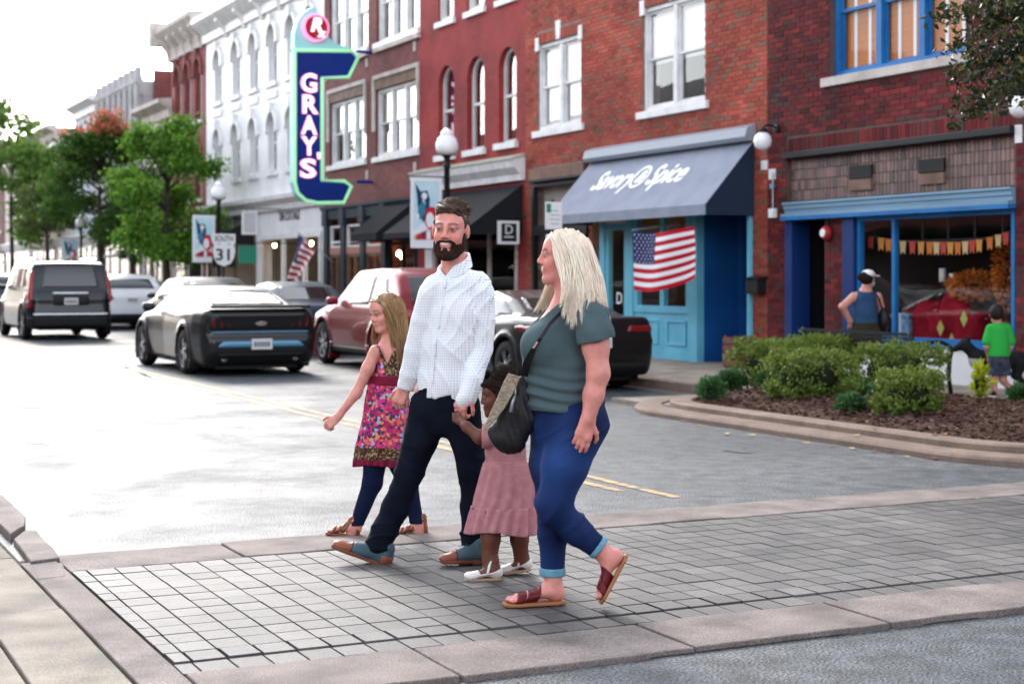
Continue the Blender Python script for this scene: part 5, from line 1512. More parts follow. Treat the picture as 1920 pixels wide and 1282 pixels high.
def shoe(fig, hp, tp, up, w, mats, name='shoe', hgt=.075, sole=.022, split=.33, heel=True, lift=0.0, low=False):
    """laced shoe from heel point to toe point (both on the sole's underside)"""
    hp, tp, up = _b(hp), _b(tp), _b(up); d = tp - hp; Ls = float(np.linalg.norm(d)); d = d / Ls; up = up - d * (up @ d); up /= np.linalg.norm(up); a = np.cross(d, up)
    lo, hi = bounds([hp, tp, hp + up * .16, tp + up * .1], .07); v = Vol(lo, hi, .005)
    c = lambda x, y, z: hp + d * x * Ls + a * y + up * z
    v.cone(c(.12, 0, .045), c(.42, 0, .045), w * .40, w * .46, .02, up, .9)
    v.cone(c(.42, 0, .042), c(.86, .0, .030), w * .47, w * .40, .02, up, .62)
    if not low: v.cone(c(.16, 0, .05), c(.14, 0, hgt + .02), w * .42, w * .42, .03)
    v.cone(c(.25, 0, .07), c(.60, 0, .045), w * .34, w * .34, .03, up, .9)
    X, Y, Z = v.grid()
    def lc(vec, o): return (X - o[0]) * vec[0] + (Y - o[1]) * vec[1] + (Z - o[2]) * vec[2]
    zz, xx = lc(up, hp), lc(d, hp) / Ls
    V = np.maximum(v.V, sole - zz).astype(np.float32)
    main = None
    P, Q = v.mesh(np.maximum(V, np.maximum(xx - (1 - split), .0 - xx if not heel else -10)).astype(np.float32))
    main = fig.link(name, P, Q, mats[0])
    P, Q = v.mesh(np.maximum(V - .001, (1 - split) - xx).astype(np.float32)); fig.link('toe_cap', P, Q, mats[1], main)
    if heel:
        P, Q = v.mesh(np.maximum(np.maximum(V - .002, xx - .17), zz - .065).astype(np.float32))
        if len(Q): fig.link('heel_counter', P, Q, mats[1], main)
    yy = lc(a, hp); ww = w * .5 * np.interp(np.clip(xx, 0, 1), [0, .1, .3, .5, .72, .9, 1], [.55, .8, .86, .88, 1.04, .85, .40]).astype(np.float32)
    sd = np.maximum(np.maximum(np.abs(yy) - ww, np.maximum(-xx, xx - 1) * Ls), np.maximum(zz - sole - .004, -zz + np.where((xx > .32), .007, 0)))
    P, Q = v.mesh(sd.astype(np.float32)); fig.link('sole', P, Q, mats[2], main)
    if not low:
        lc_ = MB()
        for i in range(4):
            x = .36 + i * .075; z = .118 - i * .016
            lc_.tube([c(x, -.022, z - .006), c(x, 0, z + .004), c(x, .022, z - .006)], .003, 5)
        lc_.build('laces', mats[3] if len(mats) > 3 else M_BLACK, main)
    return main

# ---------------------------------------------------------------- the bearded man
fm = Fig(840, 8.12, 'bearded man in a white dotted shirt and dark jeans holding two children by the hand'); P = fm.P
SK_M = (.64, .275, .23)
hc, hM, hs = P(845, 433, 0), rotm(-12, 4, 3), 1.16
v = Vol((-.75, -.42, -.02), (.34, .36, 1.95), .0055)
head(v, hc, hM, hs, male=True)
v.chain([P(848, 458, .03), P(852, 500, .04), P(855, 530, .04)], [.060, .062, .075], .03)
tor = [P(838, 735, .02), P(842, 660, .02), P(850, 590, .03), P(854, 545, .04)]
v.chain(tor, [.135, .135, .15, .12], .05, (.45, .9, 0), .72)
aL = [P(903, 545, .02), P(905, 650, -.02), P(875, 735, -.16)]; aR = [P(806, 548, .0), P(778, 655, .06), P(760, 725, .10)]
for a_ in (aL, aR): v.chain(a_, [.058, .046, .030], .03)
lF = [P(806, 745, .06), P(771, 880, .05), P(712, 1018, .04)]; lB = [P(864, 745, -.02), P(884, 885, .02), P(890, 1030, .03)]
for a_ in (lF, lB): v.chain(a_, [.085, .058, .042], .03)
v.cone(lF[2], P(690, 1040, .04), .04, .035, .02); v.cone(lB[2], P(870, 1050, .03), .04, .035, .02)
hand(v, aL[2], P(857, 775, -.20) - aL[2], (-.55, -.8, .1), 1.05, 62, .2, thumb=-1, tcurl=40)
hand(v, aR[2], P(748, 752, .10) - aR[2], (-.5, -.85, .2), 1.05, 66, .2, thumb=1, tcurl=40)
Pb, Qb = v.mesh(); Pb = relax(Pb, Qb, 1)
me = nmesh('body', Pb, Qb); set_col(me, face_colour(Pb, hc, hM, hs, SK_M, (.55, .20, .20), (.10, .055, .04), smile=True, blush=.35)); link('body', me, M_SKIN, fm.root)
# shirt
M_SHIRT = None
def shirt_mat():
    m, n, l, p = nt('dotted_shirt'); p.inputs['Roughness'].default_value = .75; p.inputs['Specular IOR Level'].default_value = .2
    tc = n.new('ShaderNodeTexCoord'); vo = n.new('ShaderNodeTexVoronoi'); vo.inputs['Scale'].default_value = 72; vo.inputs['Randomness'].default_value = .12
    sx = n.new('ShaderNodeSeparateXYZ'); cb = n.new('ShaderNodeCombineXYZ'); ad = n.new('ShaderNodeMath'); ad.operation = 'MULTIPLY_ADD'; ad.inputs[1].default_value = -.7
    l.new(tc.outputs['Object'], sx.inputs[0]); l.new(sx.outputs[1], ad.inputs[0]); l.new(sx.outputs[0], ad.inputs[2]); l.new(ad.outputs[0], cb.inputs[0]); l.new(sx.outputs[2], cb.inputs[1])
    vo.voronoi_dimensions = '2D'; l.new(cb.outputs[0], vo.inputs['Vector'])
    r = n.new('ShaderNodeValToRGB'); r.color_ramp.elements[0].position = .12; r.color_ramp.elements[1].position = .22
    r.color_ramp.elements[0].color = (.26, .44, .55, 1); r.color_ramp.elements[1].color = (.80, .83, .86, 1)
    l.new(vo.outputs['Distance'], r.inputs['Fac']); l.new(r.outputs[0], p.inputs['Base Color'])
    return m
M_SHIRT = shirt_mat(); M_WLEA0 = mat('button_white', (.8, .8, .8), .3)
v = Vol((-.36, -.36, .80), (.30, .34, 1.66), .006)
v.chain([P(836, 770, .03), P(838, 720, .02), P(842, 650, .02), P(848, 590, .03), P(852, 545, .04)], [.150, .150, .152, .158, .130], .05, (.45, .9, 0), .74)
v.cone(P(815, 540, .0), P(893, 533, .03), .070, .072, .05)
v.cone(P(852, 530, .03), P(852, 514, .03), .09, .070, .03)
v.chain([P(900, 552, .01), P(903, 600, .0), P(902, 655, -.02), P(884, 715, -.12), P(873, 748, -.17)], [.074, .068, .061, .053, .047], .010)
v.chain([P(808, 552, .0), P(795, 600, .02), P(780, 655, .055), P(768, 700, .08), P(759, 738, .11)], [.070, .063, .057, .050, .045], .010)
def shirt_cut(X, Y, Z):
    arms = np.minimum(np.maximum(np.sqrt((X - P(880, 0)[0]) ** 2 + (Y + .15) ** 2) - .10, P(0, 757)[2] - Z + (X - P(870, 0)[0]) * .35), np.maximum(np.sqrt((X - P(758, 0)[0]) ** 2 + (Y - .11) ** 2) - .07, P(0, 733)[2] - Z - (X - P(758, 0)[0]) * .3))
    px_ = [735, 752, 768, 790, 820, 850, 880, 905, 930]; py_ = [715, 722, 735, 746, 744, 736, 724, 716, 716]
    low = np.interp(X, [P(a, 0)[0] for a in px_], [P(0, a)[2] for a in py_]).astype(np.float32) - Z
    notch = np.maximum(np.abs(X - P(836, 0)[0]) - np.clip(Z - P(0, 527)[2], -1, .2) * .62, np.maximum(Y - .02, P(0, 527)[2] - Z))
    return np.maximum(np.minimum(low, arms), -notch)
def folds(P_, N): 
    return .008 * ridge(P_[:, 2] * 17 + P_[:, 0] * 24 + 1.6 * noise3(P_, 8, 4)) * np.clip(.35 + .7 * noise3(P_, 6, 8), 0, 1) + .006 * ridge((P_[:, 0] * 1.2 - P_[:, 2]) * 28 + 2 * noise3(P_, 10, 6)) * np.clip(noise3(P_, 8, 2), 0, 1)
sh = fm.garment('shirt', v, M_SHIRT, shirt_cut, .005, 16, 3, extra=folds, stretch=(1.3, 1.3, .8))
# collar, placket, cuffs
cl = Vol((-.16, -.16, 1.45), (.22, .22, 1.72), .005)
cl.chain([P(826, 512, -.085), P(856, 520, -.095), P(876, 500, -.03)], [.014, .014, .014], .01)
n0 = P(851, 497, .03)
Xc, Yc, Zc = cl.grid(); rad = np.sqrt((Xc - n0[0]) ** 2 + ((Yc - n0[1]) * 1.05) ** 2)
top = P(0, 489)[2] + .035 * np.clip((Xc - n0[0]) / .08, -1, 1) + .03 * np.clip((Yc - n0[1]) / .08, -1, 1)
ring = np.maximum(np.abs(rad - .078 - (top - Zc) * .22) - .006, np.maximum(Zc - top, top - .062 - Zc))
gap = np.maximum(Yc - n0[1] + .02, np.abs(Xc - P(836, 0)[0]) - .004 - (Zc - P(0, 516)[2]) * .75)
ring = np.maximum(ring, -gap)
cl.V = ring.astype(np.float32); fm.garment('collar', cl, M_SHIRT, parent=sh)
Xs, Ys, Zs = v.grid()
xl = np.interp(Zs, [P(0, 745)[2], P(0, 640)[2], P(0, 510)[2]], [P(806, 0)[0], P(815, 0)[0], P(837, 0)[0]]).astype(np.float32)
pkf = np.maximum(np.maximum(np.maximum(v.V - .0045, -(v.V + .02)), shirt_cut(Xs, Ys, Zs)), np.maximum(np.abs(Xs - xl) - .015, Ys - .0)).astype(np.float32)
Pk, Qk = v.mesh(pkf); pk = fm.link('placket', Pk, Qk, M_SHIRT, sh)
sel = Pk[:, 2]
for i in range(6):
    zb = P(0, 535 + 36 * i)[2]; c_ = Pk[np.abs(sel - zb) < .008]
    if len(c_) == 0: continue
    k_ = c_[np.argmin(c_[:, 1])]; MB().lathe([(.006, 0), (.006, .003), (.001, .003)], k_ + np.array([0, -.002, 0]), 10, Matrix.Rotation(R(90), 3, 'X')).build('button', M_WLEA0, sh)
# jeans
M_JEAN_D = mat('dark_denim', (.0035, .0055, .0115), .9, c2=(.006, .010, .020), scale=9, bump=.15, bscale=500, spec=.1)
v = Vol((-.46, -.26, .05), (.26, .30, 1.02), .0065)
v.chain([P(838, 728, .02), P(836, 770, .02)], [.145, .142], .04, (.45, .9, 0), .76)
v.chain([P(805, 760, .05), P(790, 820, .06), P(768, 885, .05), P(742, 950, .05), P(722, 992, .045), P(709, 1022, .04)], [.098, .090, .068, .066, .062, .066], .03)
v.chain([P(862, 760, -.01), P(876, 820, .01), P(885, 885, .02), P(888, 950, .03), P(889, 1010, .03), P(890, 1036, .03)], [.100, .088, .066, .062, .060, .064], .03)
def jf(P_, N):
    kz = np.exp(-((P_[:, 2] - P(0, 890)[2]) / .10) ** 2) + np.exp(-((P_[:, 2] - .12) / .10) ** 2) * 1.3 + .25
    return .0085 * kz * ridge(P_[:, 2] * 34 + P_[:, 0] * 22 + 2.4 * noise3(P_, 11, 3)) * (.5 + .6 * noise3(P_, 9, 7))
jn = fm.garment('jeans', v, M_JEAN_D, lambda X, Y, Z: np.minimum(np.maximum(Z - P(0, 722)[2], 0) , 1) - .0 + np.where(Z > P(0, 722)[2], .02, -.5), .004, 14, 5, extra=jf)
sm = MB().tube([P(766, 742, .02), P(760, 790, -.01), P(755, 830, -.03)], .0025, 5); sm.build('seam', mat('denim_seam', (.16, .18, .2), .7), jn)
# shoes
M_TEAL = mat('teal_leather', (.055, .105, .13), .5, c2=(.038, .075, .095), scale=14, bump=.1)
M_BRWN = mat('brown_leather', (.30, .10, .055), .35, c2=(.20, .06, .035), scale=12)
M_SOLE = mat('brown_sole', (.17, .055, .035), .5)
shoe(fm, P(728, 1066, .03), P(620, 1027, .02), (.33, 0, .94), .105, (M_TEAL, M_BRWN, M_SOLE, M_BLACK))
h_, t_ = P(912, 1064, .0), P(826, 1066, -.06); h_[2] = t_[2] = .03
shoe(fm, h_, t_, (0, 0, 1), .105, (M_TEAL, M_BRWN, M_SOLE, M_BLACK))
# hair and beard
def headvol(c, M, s, r=.19, h=.0045):
    v = Vol(c - r * s, c + r * s, h); X, Y, Z = v.grid(); M = np.asarray(M)
    def lc(j): return (((X - c[0]) * M[0, j] + (Y - c[1]) * M[1, j] + (Z - c[2]) * M[2, j]) / s).astype(np.float32)
    return v, lc(0), lc(1), lc(2)
v, x, y, z = headvol(hc, hM, hs); head(v, hc, hM, hs, male=True, ears=False)
V0 = v.V.copy(); ax = np.abs(x)
top_ = np.where(ax < .030, -.037, -.037 - .016 * np.clip((ax - .030) / .016, 0, 1)) + .045 * np.clip((y + .038) / .024, 0, 1)
mouth = np.sqrt((x / .027) ** 2 + ((z + .0640 - ax * .22) / .0165) ** 2) - 1
mouth = np.maximum(mouth, -np.maximum(ax - .009, z + .071) * 60)
lipgap = np.sqrt(((ax - .017) / .008) ** 2 + ((z + .078) / .008) ** 2) - 1
th = .0045 + .0065 * np.clip((-.055 - z) / .05, 0, 1) * np.clip(-(y + .0) / .05, 0, 1)
beard = smax(V0 - th * hs, (z - top_) * hs, .008)
beard = smax(beard, -mouth * .012, .004)
beard = smax(beard, -lipgap * .007, .004)
beard = smax(beard, (y + .004) * hs, .006)
beard = smax(beard, (-.130 - z) * hs, .012)
v.V = beard.astype(np.float32)
M_BEARD = mat('beard_hair', (.016, .008, .0055), .85, spec=.15, c2=(.050, .025, .016), scale=120, bump=.8, bscale=350, stretch=(1, 1, .4))
fm.garment('beard', v, M_BEARD, None, .0028, 260, 4, it=0)
hl = np.interp(y, [-.12, -.072, -.060, -.030, -.022, .02, .06, .12], [.083, .083, .080, .062, .010, .030, -.030, -.055]).astype(np.float32) - .30 * np.clip(ax - .045, 0, .03) * (y < -.04)
topw = np.clip((z - .070) / .035, 0, 1)
vol = .0035 + .016 * topw + .008 * topw * np.clip(-(y - .01) / .06, 0, 1)
hair = smax(V0 - vol * hs, (hl - z) * hs, .006)
v.V = hair.astype(np.float32)
HB = (.048, .027, .017)
hm = fm.garment('hair', v, M_HAIRC, None, .0035, 150, 9, it=0, colf=lambda p: np.tile(np.array(HB, np.float32), (len(p), 1)) * (1 + .3 * noise3(p, 120, 3))[:, None])
pts = []; cols = []; rs_ = np.random.RandomState(3)
for i in range(1100):
    a, b = rs_.uniform(-1.2, 1.2), rs_.uniform(-1.15, 1.2)
    r0 = np.array([.072 * math.sin(a), .012 + .088 * math.cos(a) * math.sin(b), .034 + .086 * math.cos(a) * math.cos(b)])
    if r0[2] < .082 - .35 * max(0, r0[1]): continue
    up = r0 - np.array([0, .012, .02]); up /= np.linalg.norm(up)
    fr_ = max(0, min(1, (.03 - r0[1]) / .08)); ln = .016 + .024 * fr_
    back = np.array([.30 + .25 * rs_.normal(), .75, .25])
    p0 = r0 + up * .008; p1 = p0 + up * ln * .55 + back * ln * .30; p2 = p0 + up * ln * .60 + back * ln * (.85 + .3 * rs_.rand()) + rs_.normal(size=3) * .003
    q = np.array([p0, (p0 + p1) / 2 + up * .003, p1, (p1 + p2) / 2 + up * .002, p2])
    pts.append(hc + (q * hs) @ hM.T); g = rs_.uniform(.7, 1.9); cols.append(np.array([HB[0] * g * 1.25, HB[1] * g * 1.15, HB[2] * g]))
strands(fm, 'hair_strands', pts, .0021, M_HAIRC, hm, cols=cols)
# ---------------------------------------------------------------- the girl in the flowered dress
fg = Fig(715, 9.03, 'girl with long light brown hair in a flowered pink dress and navy leggings'); P = fg.P
SK_G = (.66, .30, .25)
gc, gM, gs = P(723, 586, 0), rotm(-52, 14, 0), .93
v = Vol((-.37, -.32, -.02), (.30, .32, 1.47), .0055)
head(v, gc, gM, gs, child=True)
v.chain([P(730, 612, .01), P(732, 634, .02), P(733, 655, .02)], [.045, .044, .055], .025)
v.chain([P(722, 760, .02), P(727, 710, .02), P(731, 665, .02)], [.095, .088, .092], .04, (.4, .9, 0), .72)
v.chain([P(704, 658, -.03), P(690, 690, -.05), P(668, 737, -.06), P(634, 780, -.07)], [.036, .033, .029, .021], .025)
v.chain([P(757, 660, .05), P(764, 705, .05), P(752, 740, .03)], [.036, .031, .021], .025)
hand(v, P(632, 783, -.07), (-.75, 0, -.62), (-.3, -.9, .35), .80, 70, .1, thumb=1)
hand(v, P(752, 742, .03), (-.4, 0, -.9), (-.3, -.9, .2), .78, 50, .1, thumb=-1)
lf = [P(705, 850, -.02), P(698, 905, -.03), P(667, 985, -.02), P(660, 1002, -.02)]; lb = [P(742, 850, .05), P(766, 905, .05), P(781, 978, .05), P(786, 1000, .05)]
v.chain(lf, [.07, .05, .034, .032], .02); v.chain(lb, [.07, .05, .034, .032], .02)
def bare_foot(v, hl_, to, w, up=(0, 0, 1), toes=True, hh=.035):
    hl_, to, up = _b(hl_), _b(to), _b(up); d = to - hl_; L_ = float(np.linalg.norm(d)); d = d / L_; up = up - d * (up @ d); up /= np.linalg.norm(up); a = np.cross(d, up)
    c = lambda x, y, z: hl_ + d * x * L_ + a * y + up * z
    v.cone(c(.10, 0, hh * .8), c(.30, 0, hh * 1.2), w * .36, w * .38, .02); v.cone(c(.28, 0, hh * 1.1), c(.72, 0, hh * .55), w * .38, w * .40, .02, up, .62)
    v.cone(c(.15, 0, hh), c(.17, 0, hh * 2.4), w * .36, w * .36, .02)
    for i in range(5):
        y = (-.40 + .2 * i) * w; ln = 1.0 - .045 * abs(i - (0 if a[0] + a[1] > 9 else 4)) * 1.0 if False else 1.0 - .05 * abs(i - 2) * .6
        v.cone(c(.76, y * .9, hh * .42), c(ln - .04, y, hh * .36), w * .115, w * .105, .006)
f1 = (P(672, 1018, -.02), P(612, 1019, -.03)); f2 = (P(800, 1020, .06), P(738, 1022, .04))
for a_, b_ in (f1, f2): a_[2] = b_[2] = .026
f1[1][2] = .045
bare_foot(v, f1[0], f1[1], .075); bare_foot(v, f2[0], f2[1], .075)
Pb, Qb = v.mesh(); Pb = relax(Pb, Qb, 1)
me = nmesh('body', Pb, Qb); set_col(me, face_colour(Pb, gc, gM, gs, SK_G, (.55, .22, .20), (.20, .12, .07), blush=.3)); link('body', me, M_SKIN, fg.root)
def multi(name, cols, scale, rough=.75, rand=1.0, warp=0.0):
    m, n, l, p = nt(name); p.inputs['Roughness'].default_value = rough; p.inputs['Specular IOR Level'].default_value = .15
    tc = n.new('ShaderNodeTexCoord'); vo = n.new('ShaderNodeTexVoronoi'); vo.inputs['Scale'].default_value = scale; vo.inputs['Randomness'].default_value = rand
    l.new(tc.outputs['Object'], vo.inputs['Vector'])
    sp = n.new('ShaderNodeSeparateColor'); l.new(vo.outputs['Color'], sp.inputs[0])
    r = n.new('ShaderNodeValToRGB'); r.color_ramp.interpolation = 'CONSTANT'; e = r.color_ramp.elements
    while len(e) < len(cols): e.new(.5)
    for i, c in enumerate(cols): e[i].position = i / len(cols); e[i].color = col4(c)
    l.new(sp.outputs[0], r.inputs['Fac']); l.new(r.outputs[0], p.inputs['Base Color'])
    return m
M_FLOW = multi('flowered_cotton', [(.45, .03, .14), (.62, .05, .20), (.05, .03, .09), (.70, .16, .10), (.34, .02, .10), (.55, .05, .26), (.30, .45, .62), (.62, .06, .17), (.04, .05, .12), (.66, .30, .12), (.50, .04, .12), (.22, .03, .12)], 62)
M_LEOP = multi('leopard_cotton', [(.035, .018, .012), (.20, .12, .06), (.06, .03, .02), (.36, .26, .16), (.05, .025, .015), (.12, .06, .03)], 130)
M_MAR = mat('maroon_cotton', (.17, .008, .035), .8)
# bodice
v = Vol((-.20, -.25, .62), (.24, .26, 1.16), .0055)
v.chain([P(722, 735, .02), P(726, 710, .02), P(730, 672, .02)], [.118, .104, .104], .04, (.4, .9, 0), .76)
v.cone(P(711, 655, -.02), P(752, 657, .04), .040, .040, .04)
vn = lambda X, Y, Z: np.maximum(Z - P(0, 651)[2] + .0 * X, np.maximum(-(np.abs(X - P(727, 0)[0]) - .012 - np.clip(Z - P(0, 690)[2], 0, .2) * .40), Y - .02) * np.where(Z > P(0, 690)[2], 1, -10) * .0 - 1)
def bod(X, Y, Z):
    neck = np.maximum(np.abs(X - P(727, 0)[0]) - (Z - P(0, 683)[2]) * .42, Y - .03)
    return np.maximum(np.maximum(-neck, Z - P(0, 647)[2]), P(0, 712)[2] - Z)
side = lambda X, Z: (X - P(722, 0)[0]) + (Z - P(0, 690)[2]) * .28
b1_ = fg.garment('dress_bodice', v, M_FLOW, lambda X, Y, Z: np.maximum(bod(X, Y, Z), side(X, Z)), .002, 22, 2)
fg.garment('bodice_panel', v, M_LEOP, lambda X, Y, Z: np.maximum(bod(X, Y, Z), -side(X, Z)), .002, 22, 2, parent=b1_)
v2 = Vol((-.20, -.25, .82), (.24, .26, 1.0), .0055); v2.chain([P(722, 735, .02), P(726, 705, .02), P(730, 690, .02)], [.124, .111, .108], .04, (.4, .9, 0), .76)
fg.garment('sash', v2, M_MAR, lambda X, Y, Z: np.maximum(Z - P(0, 704)[2], P(0, 722)[2] - Z), .001, 30, 2, parent=b1_)
def skirt(fig, name, prof, m, z0, z1, pl_amp, npl, th=.020, h=.006, depth=.78, parent=None, wav=0.0, seed=0, pb=0.0):
    """flared shell: prof = [(z, cx, cy, rx)], pleats grow towards the hem"""
    zs = [q[0] for q in prof][::-1]; lo = np.array([min(q[1] - q[3] for q in prof) - .05, min(q[2] - q[3] for q in prof) - .05, z0 - .03]); hi = np.array([max(q[1] + q[3] for q in prof) + .05, max(q[2] + q[3] for q in prof) + .05, z1 + .03])
    v = Vol(lo, hi, h); X, Y, Z = v.grid()
    f = lambda i: np.interp(Z, zs, [q[i] for q in prof][::-1]).astype(np.float32)
    cx, cy, rx = f(1), f(2), f(3); a = np.arctan2((Y - cy) / depth, X - cx); t = np.clip((z1 - Z) / max(z1 - z0, 1e-3), 0, 1)
    rr = np.sqrt((X - cx) ** 2 + ((Y - cy) / depth) ** 2)
    ro = rx + (pb + (pl_amp - pb) * t) * (np.sin(a * npl + 3 * np.sin(Z * 9 + seed)) * .6 + .4 * np.sin(a * (npl * .61) + 2 + seed))
    d = np.maximum(np.abs(rr - ro) - th / 2, np.maximum(Z - z1, z0 + wav * np.sin(a * 3 + 1) - Z))
    v.V = (d * .8).astype(np.float32)
    return fig.garment(name, v, m, parent=parent)
def SP(rows): return [(P(0, py)[2], P((a + b) / 2, 0)[0], dd, (P(b, 0)[0] - P(a, 0)[0]) / 2) for py, a, b, dd in rows]
pr = SP([(715, 693, 761, .02), (750, 687, 764, .02), (800, 679, 768, .02), (835, 672, 770, .02), (870, 667, 772, .02)])
skirt(fg, 'dress_skirt', pr, M_FLOW, P(0, 832)[2], P(0, 717)[2], .010, 11, parent=b1_)
skirt(fg, 'skirt_band', [(q[0], q[1], q[2], q[3] + .002) for q in pr], M_LEOP, P(0, 860)[2], P(0, 834)[2], .012, 11, parent=b1_, pb=.010)
skirt(fg, 'ruffle', [(q[0], q[1], q[2], q[3] + .006) for q in pr], M_MAR, P(0, 872)[2], P(0, 858)[2], .016, 26, parent=b1_, pb=.010, wav=.008)
skirt(fg, 'ruffle', [(q[0], q[1], q[2], q[3] + .005) for q in pr], M_FLOW, P(0, 838)[2], P(0, 829)[2], .012, 26, parent=b1_, pb=.008, wav=.004)
# leggings
M_LEGG = mat('navy_leggings', (.004, .009, .034), .85, c2=(.006, .013, .045), scale=8, spec=.12)
v = Vol((-.2, -.16, .08), (.32, .22, .48), .006)
v.chain(lf, [.076, .056, .038, .036], .02); v.chain(lb, [.076, .056, .038, .036], .02)
fg.garment('leggings', v, M_LEGG, lambda X, Y, Z: P(0, 986)[2] - Z + 0 * X, .0015, 30, 1)
# strappy sandals
M_TAN = mat('tan_leather', (.27, .10, .045), .45, c2=(.20, .07, .03), scale=14)
def straps(fig, fv, name, hl_, to, w, rows, m, sole_t=.012, up=(0, 0, 1), msole=None):
    hl_, to, up = _b(hl_), _b(to), _b(up); d = to - hl_; L_ = float(np.linalg.norm(d)); d = d / L_; up = up - d * (up @ d); up /= np.linalg.norm(up); a = np.cross(d, up)
    lo, hi = bounds([hl_, to, hl_ + up * .16], .06); v = Vol(lo, hi, .004); bare_foot(v, hl_, to, w, up)
    X, Y, Z = v.grid(); lc = lambda q: (X - hl_[0]) * q[0] + (Y - hl_[1]) * q[1] + (Z - hl_[2]) * q[2]
    xx, zz, yy = lc(d) / L_, lc(up), lc(a)
    ww = w * .55 * np.interp(np.clip(xx, 0, 1), [0, .1, .3, .5, .72, .9, 1], [.55, .8, .82, .86, 1.0, .95, .60]).astype(np.float32)
    sd = np.maximum(np.maximum(np.abs(yy) - ww, np.maximum(-.02 - xx, xx - 1.02) * L_), np.maximum(zz - .002, -zz - sole_t))
    P_, Q_ = v.mesh(sd.astype(np.float32)); so = fig.link(name, P_, Q_, msole or m)
    for (x0, z0, x1, z1, wd_) in rows:                      # band through two (x, z) points
        nx, nz = (z1 - z0), -(x1 - x0) * L_; nl = math.hypot(nx * 1.0, nz)
        # plane through the band in the (x, z) side view
        ex, ez = (x1 - x0) * L_, (z1 - z0); el = math.hypot(ex, ez)
        dist = ((xx - x0) * L_ * ez - (zz - z0) * ex) / el
        f = np.maximum(np.maximum(v.V - .007, -(v.V + .02)), np.maximum(np.abs(dist) - wd_ / 2, -zz - .004))
        along = ((xx - x0) * L_ * ex + (zz - z0) * ez) / el
        f = np.maximum(f, np.maximum(-along - .03, along - el - .03))
        p_, q_ = v.mesh(f.astype(np.float32))
        if len(q_): fig.link('strap', p_, q_, m, so)
    return so
rows = [(.05, .100, .42, .092, .016), (.05, .076, .40, .070, .014), (.30, .08, .52, .0, .015), (.42, .07, .70, .0, .014), (.62, .05, .45, .0, .014), (.02, .0, .06, .09, .022), (.80, .0, .74, .04, .015)]
for a_, b_ in (f1, f2): straps(fg, None, 'sandal', a_, b_, .075, rows, M_TAN)
# long hair
HG = np.array([.34, .215, .115])
v, x, y, z = headvol(gc, gM, gs); head(v, gc, gM, gs, child=True, ears=False); ax = np.abs(x)
hl = np.interp(y, [-.12, -.075, -.055, -.02, .02, .12], [.086, .086, .066, -.01, -.12, -.2]).astype(np.float32)
v.V = smax(v.V - .008 * gs, (hl - z) * gs, .01).astype(np.float32)
hm = fg.garment('hair', v, M_HAIRC, None, .003, 90, 9, it=0, colf=lambda p: HG[None, :] * (.8 + .35 * noise3(p * np.array([2, 2, .4]), 60, 3))[:, None])
pts, cols = [], []; rs_ = np.random.RandomState(8)
def HL(q): return gc + (np.asarray(q) * gs) @ gM.T
gd, gcol = [], []
for i in range(90):
    sd_ = 1 if i % 3 else -1
    ph = (.04 + 1.3 * ((i * .618) % 1)) * sd_; yy_ = -.094 + .18 * ((i * .4142 + .2) % 1)
    r0 = np.array([.076 * math.sin(ph) * 1.04, .014 + yy_ * math.cos(ph * .6), .034 + .088 * math.cos(ph) * math.sqrt(max(.04, 1 - (yy_ / .098) ** 2))])
    r0[1] = max(r0[1], -.078 + .05 * abs(ph)); p0 = HL(r0 * .975)
    if sd_ > 0: e = P(740 + 28 * ((i * .37) % 1), 664 + 30 * rs_.rand(), -.08 + .10 * rs_.rand())
    else: e = P(691 + 14 * rs_.rand(), 634 + 18 * rs_.rand(), .06 + .05 * rs_.rand()) if i % 2 else P(755 + 12 * rs_.rand(), 660 + 20 * rs_.rand(), .08)
    m1 = HL(r0 * np.array([1.25, 1.12, .2]) + np.array([0, .020 + .02 * rs_.rand(), -.01])); m2 = m1 * .45 + e * .55 + np.array([.010 * (rs_.rand() - .3), -.015 * sd_, .03])
    gd.append(bez(p0, p0 * .35 + m1 * .65 + np.array([0, 0, .02]), m2, e, 16)); gcol.append(HG * rs_.uniform(.7, 1.35) * np.array([1.05, 1, .9]))
pts, cols = locks(gd, gcol, rs_, 24, .007, .006, .22)
strands(fg, 'hair_strands', pts, rs_.uniform(.0013, .0027, len(pts)), M_HAIRC, hm, cols=cols)

# ---------------------------------------------------------------- the little girl in the pink dress
ft = Fig(945, 7.78, 'little girl with a hair bun in a dusty pink dress and white shoes'); P = ft.P
SK_T = (.13, .042, .022)
tc_, tM, ts = P(936, 744, 0), rotm(-88, 6, 0), .86
v = Vol((-.26, -.28, -.02), (.20, .30, 1.02), .0055)
head(v, tc_, tM, ts, child=True)
v.chain([P(938, 766, .0), P(942, 790, .0)], [.040, .046], .02)
v.chain([P(948, 860, .01), P(947, 830, .01), P(944, 802, .01)], [.088, .084, .072], .03, (0, 1, 0), .85)
v.chain([P(930, 806, -.05), P(900, 820, -.05), P(875, 800, -.01), P(866, 790, .04)], [.036, .031, .024, .021], .02)
v.chain([P(962, 808, .06), P(968, 850, .07), P(958, 880, .07)], [.034, .028, .020], .02)
hand(v, P(867, 791, .05), (-.85, .15, .45), (-.3, -.7, .6), .62, 55, .1, thumb=1); hand(v, P(958, 882, .07), (-.2, 0, -1), (0, -1, 0), .62, 30, .3, thumb=-1)
tl = [P(922, 960, -.05), P(920, 1010, -.05), P(918, 1075, -.06)]; tr_ = [P(968, 960, .05), P(974, 1010, .05), P(978, 1062, .08)]
v.chain(tl, [.056, .046, .032], .02); v.chain(tr_, [.056, .044, .031], .02)
tf1, tf2 = (P(938, 1092, -.07), P(874, 1098, -.10)), (P(994, 1084, .08), P(938, 1086, .06))
for a_ in tf1: a_[2] = .028
for a_ in tf2: a_[2] = .028
tf2[0][2] = .045
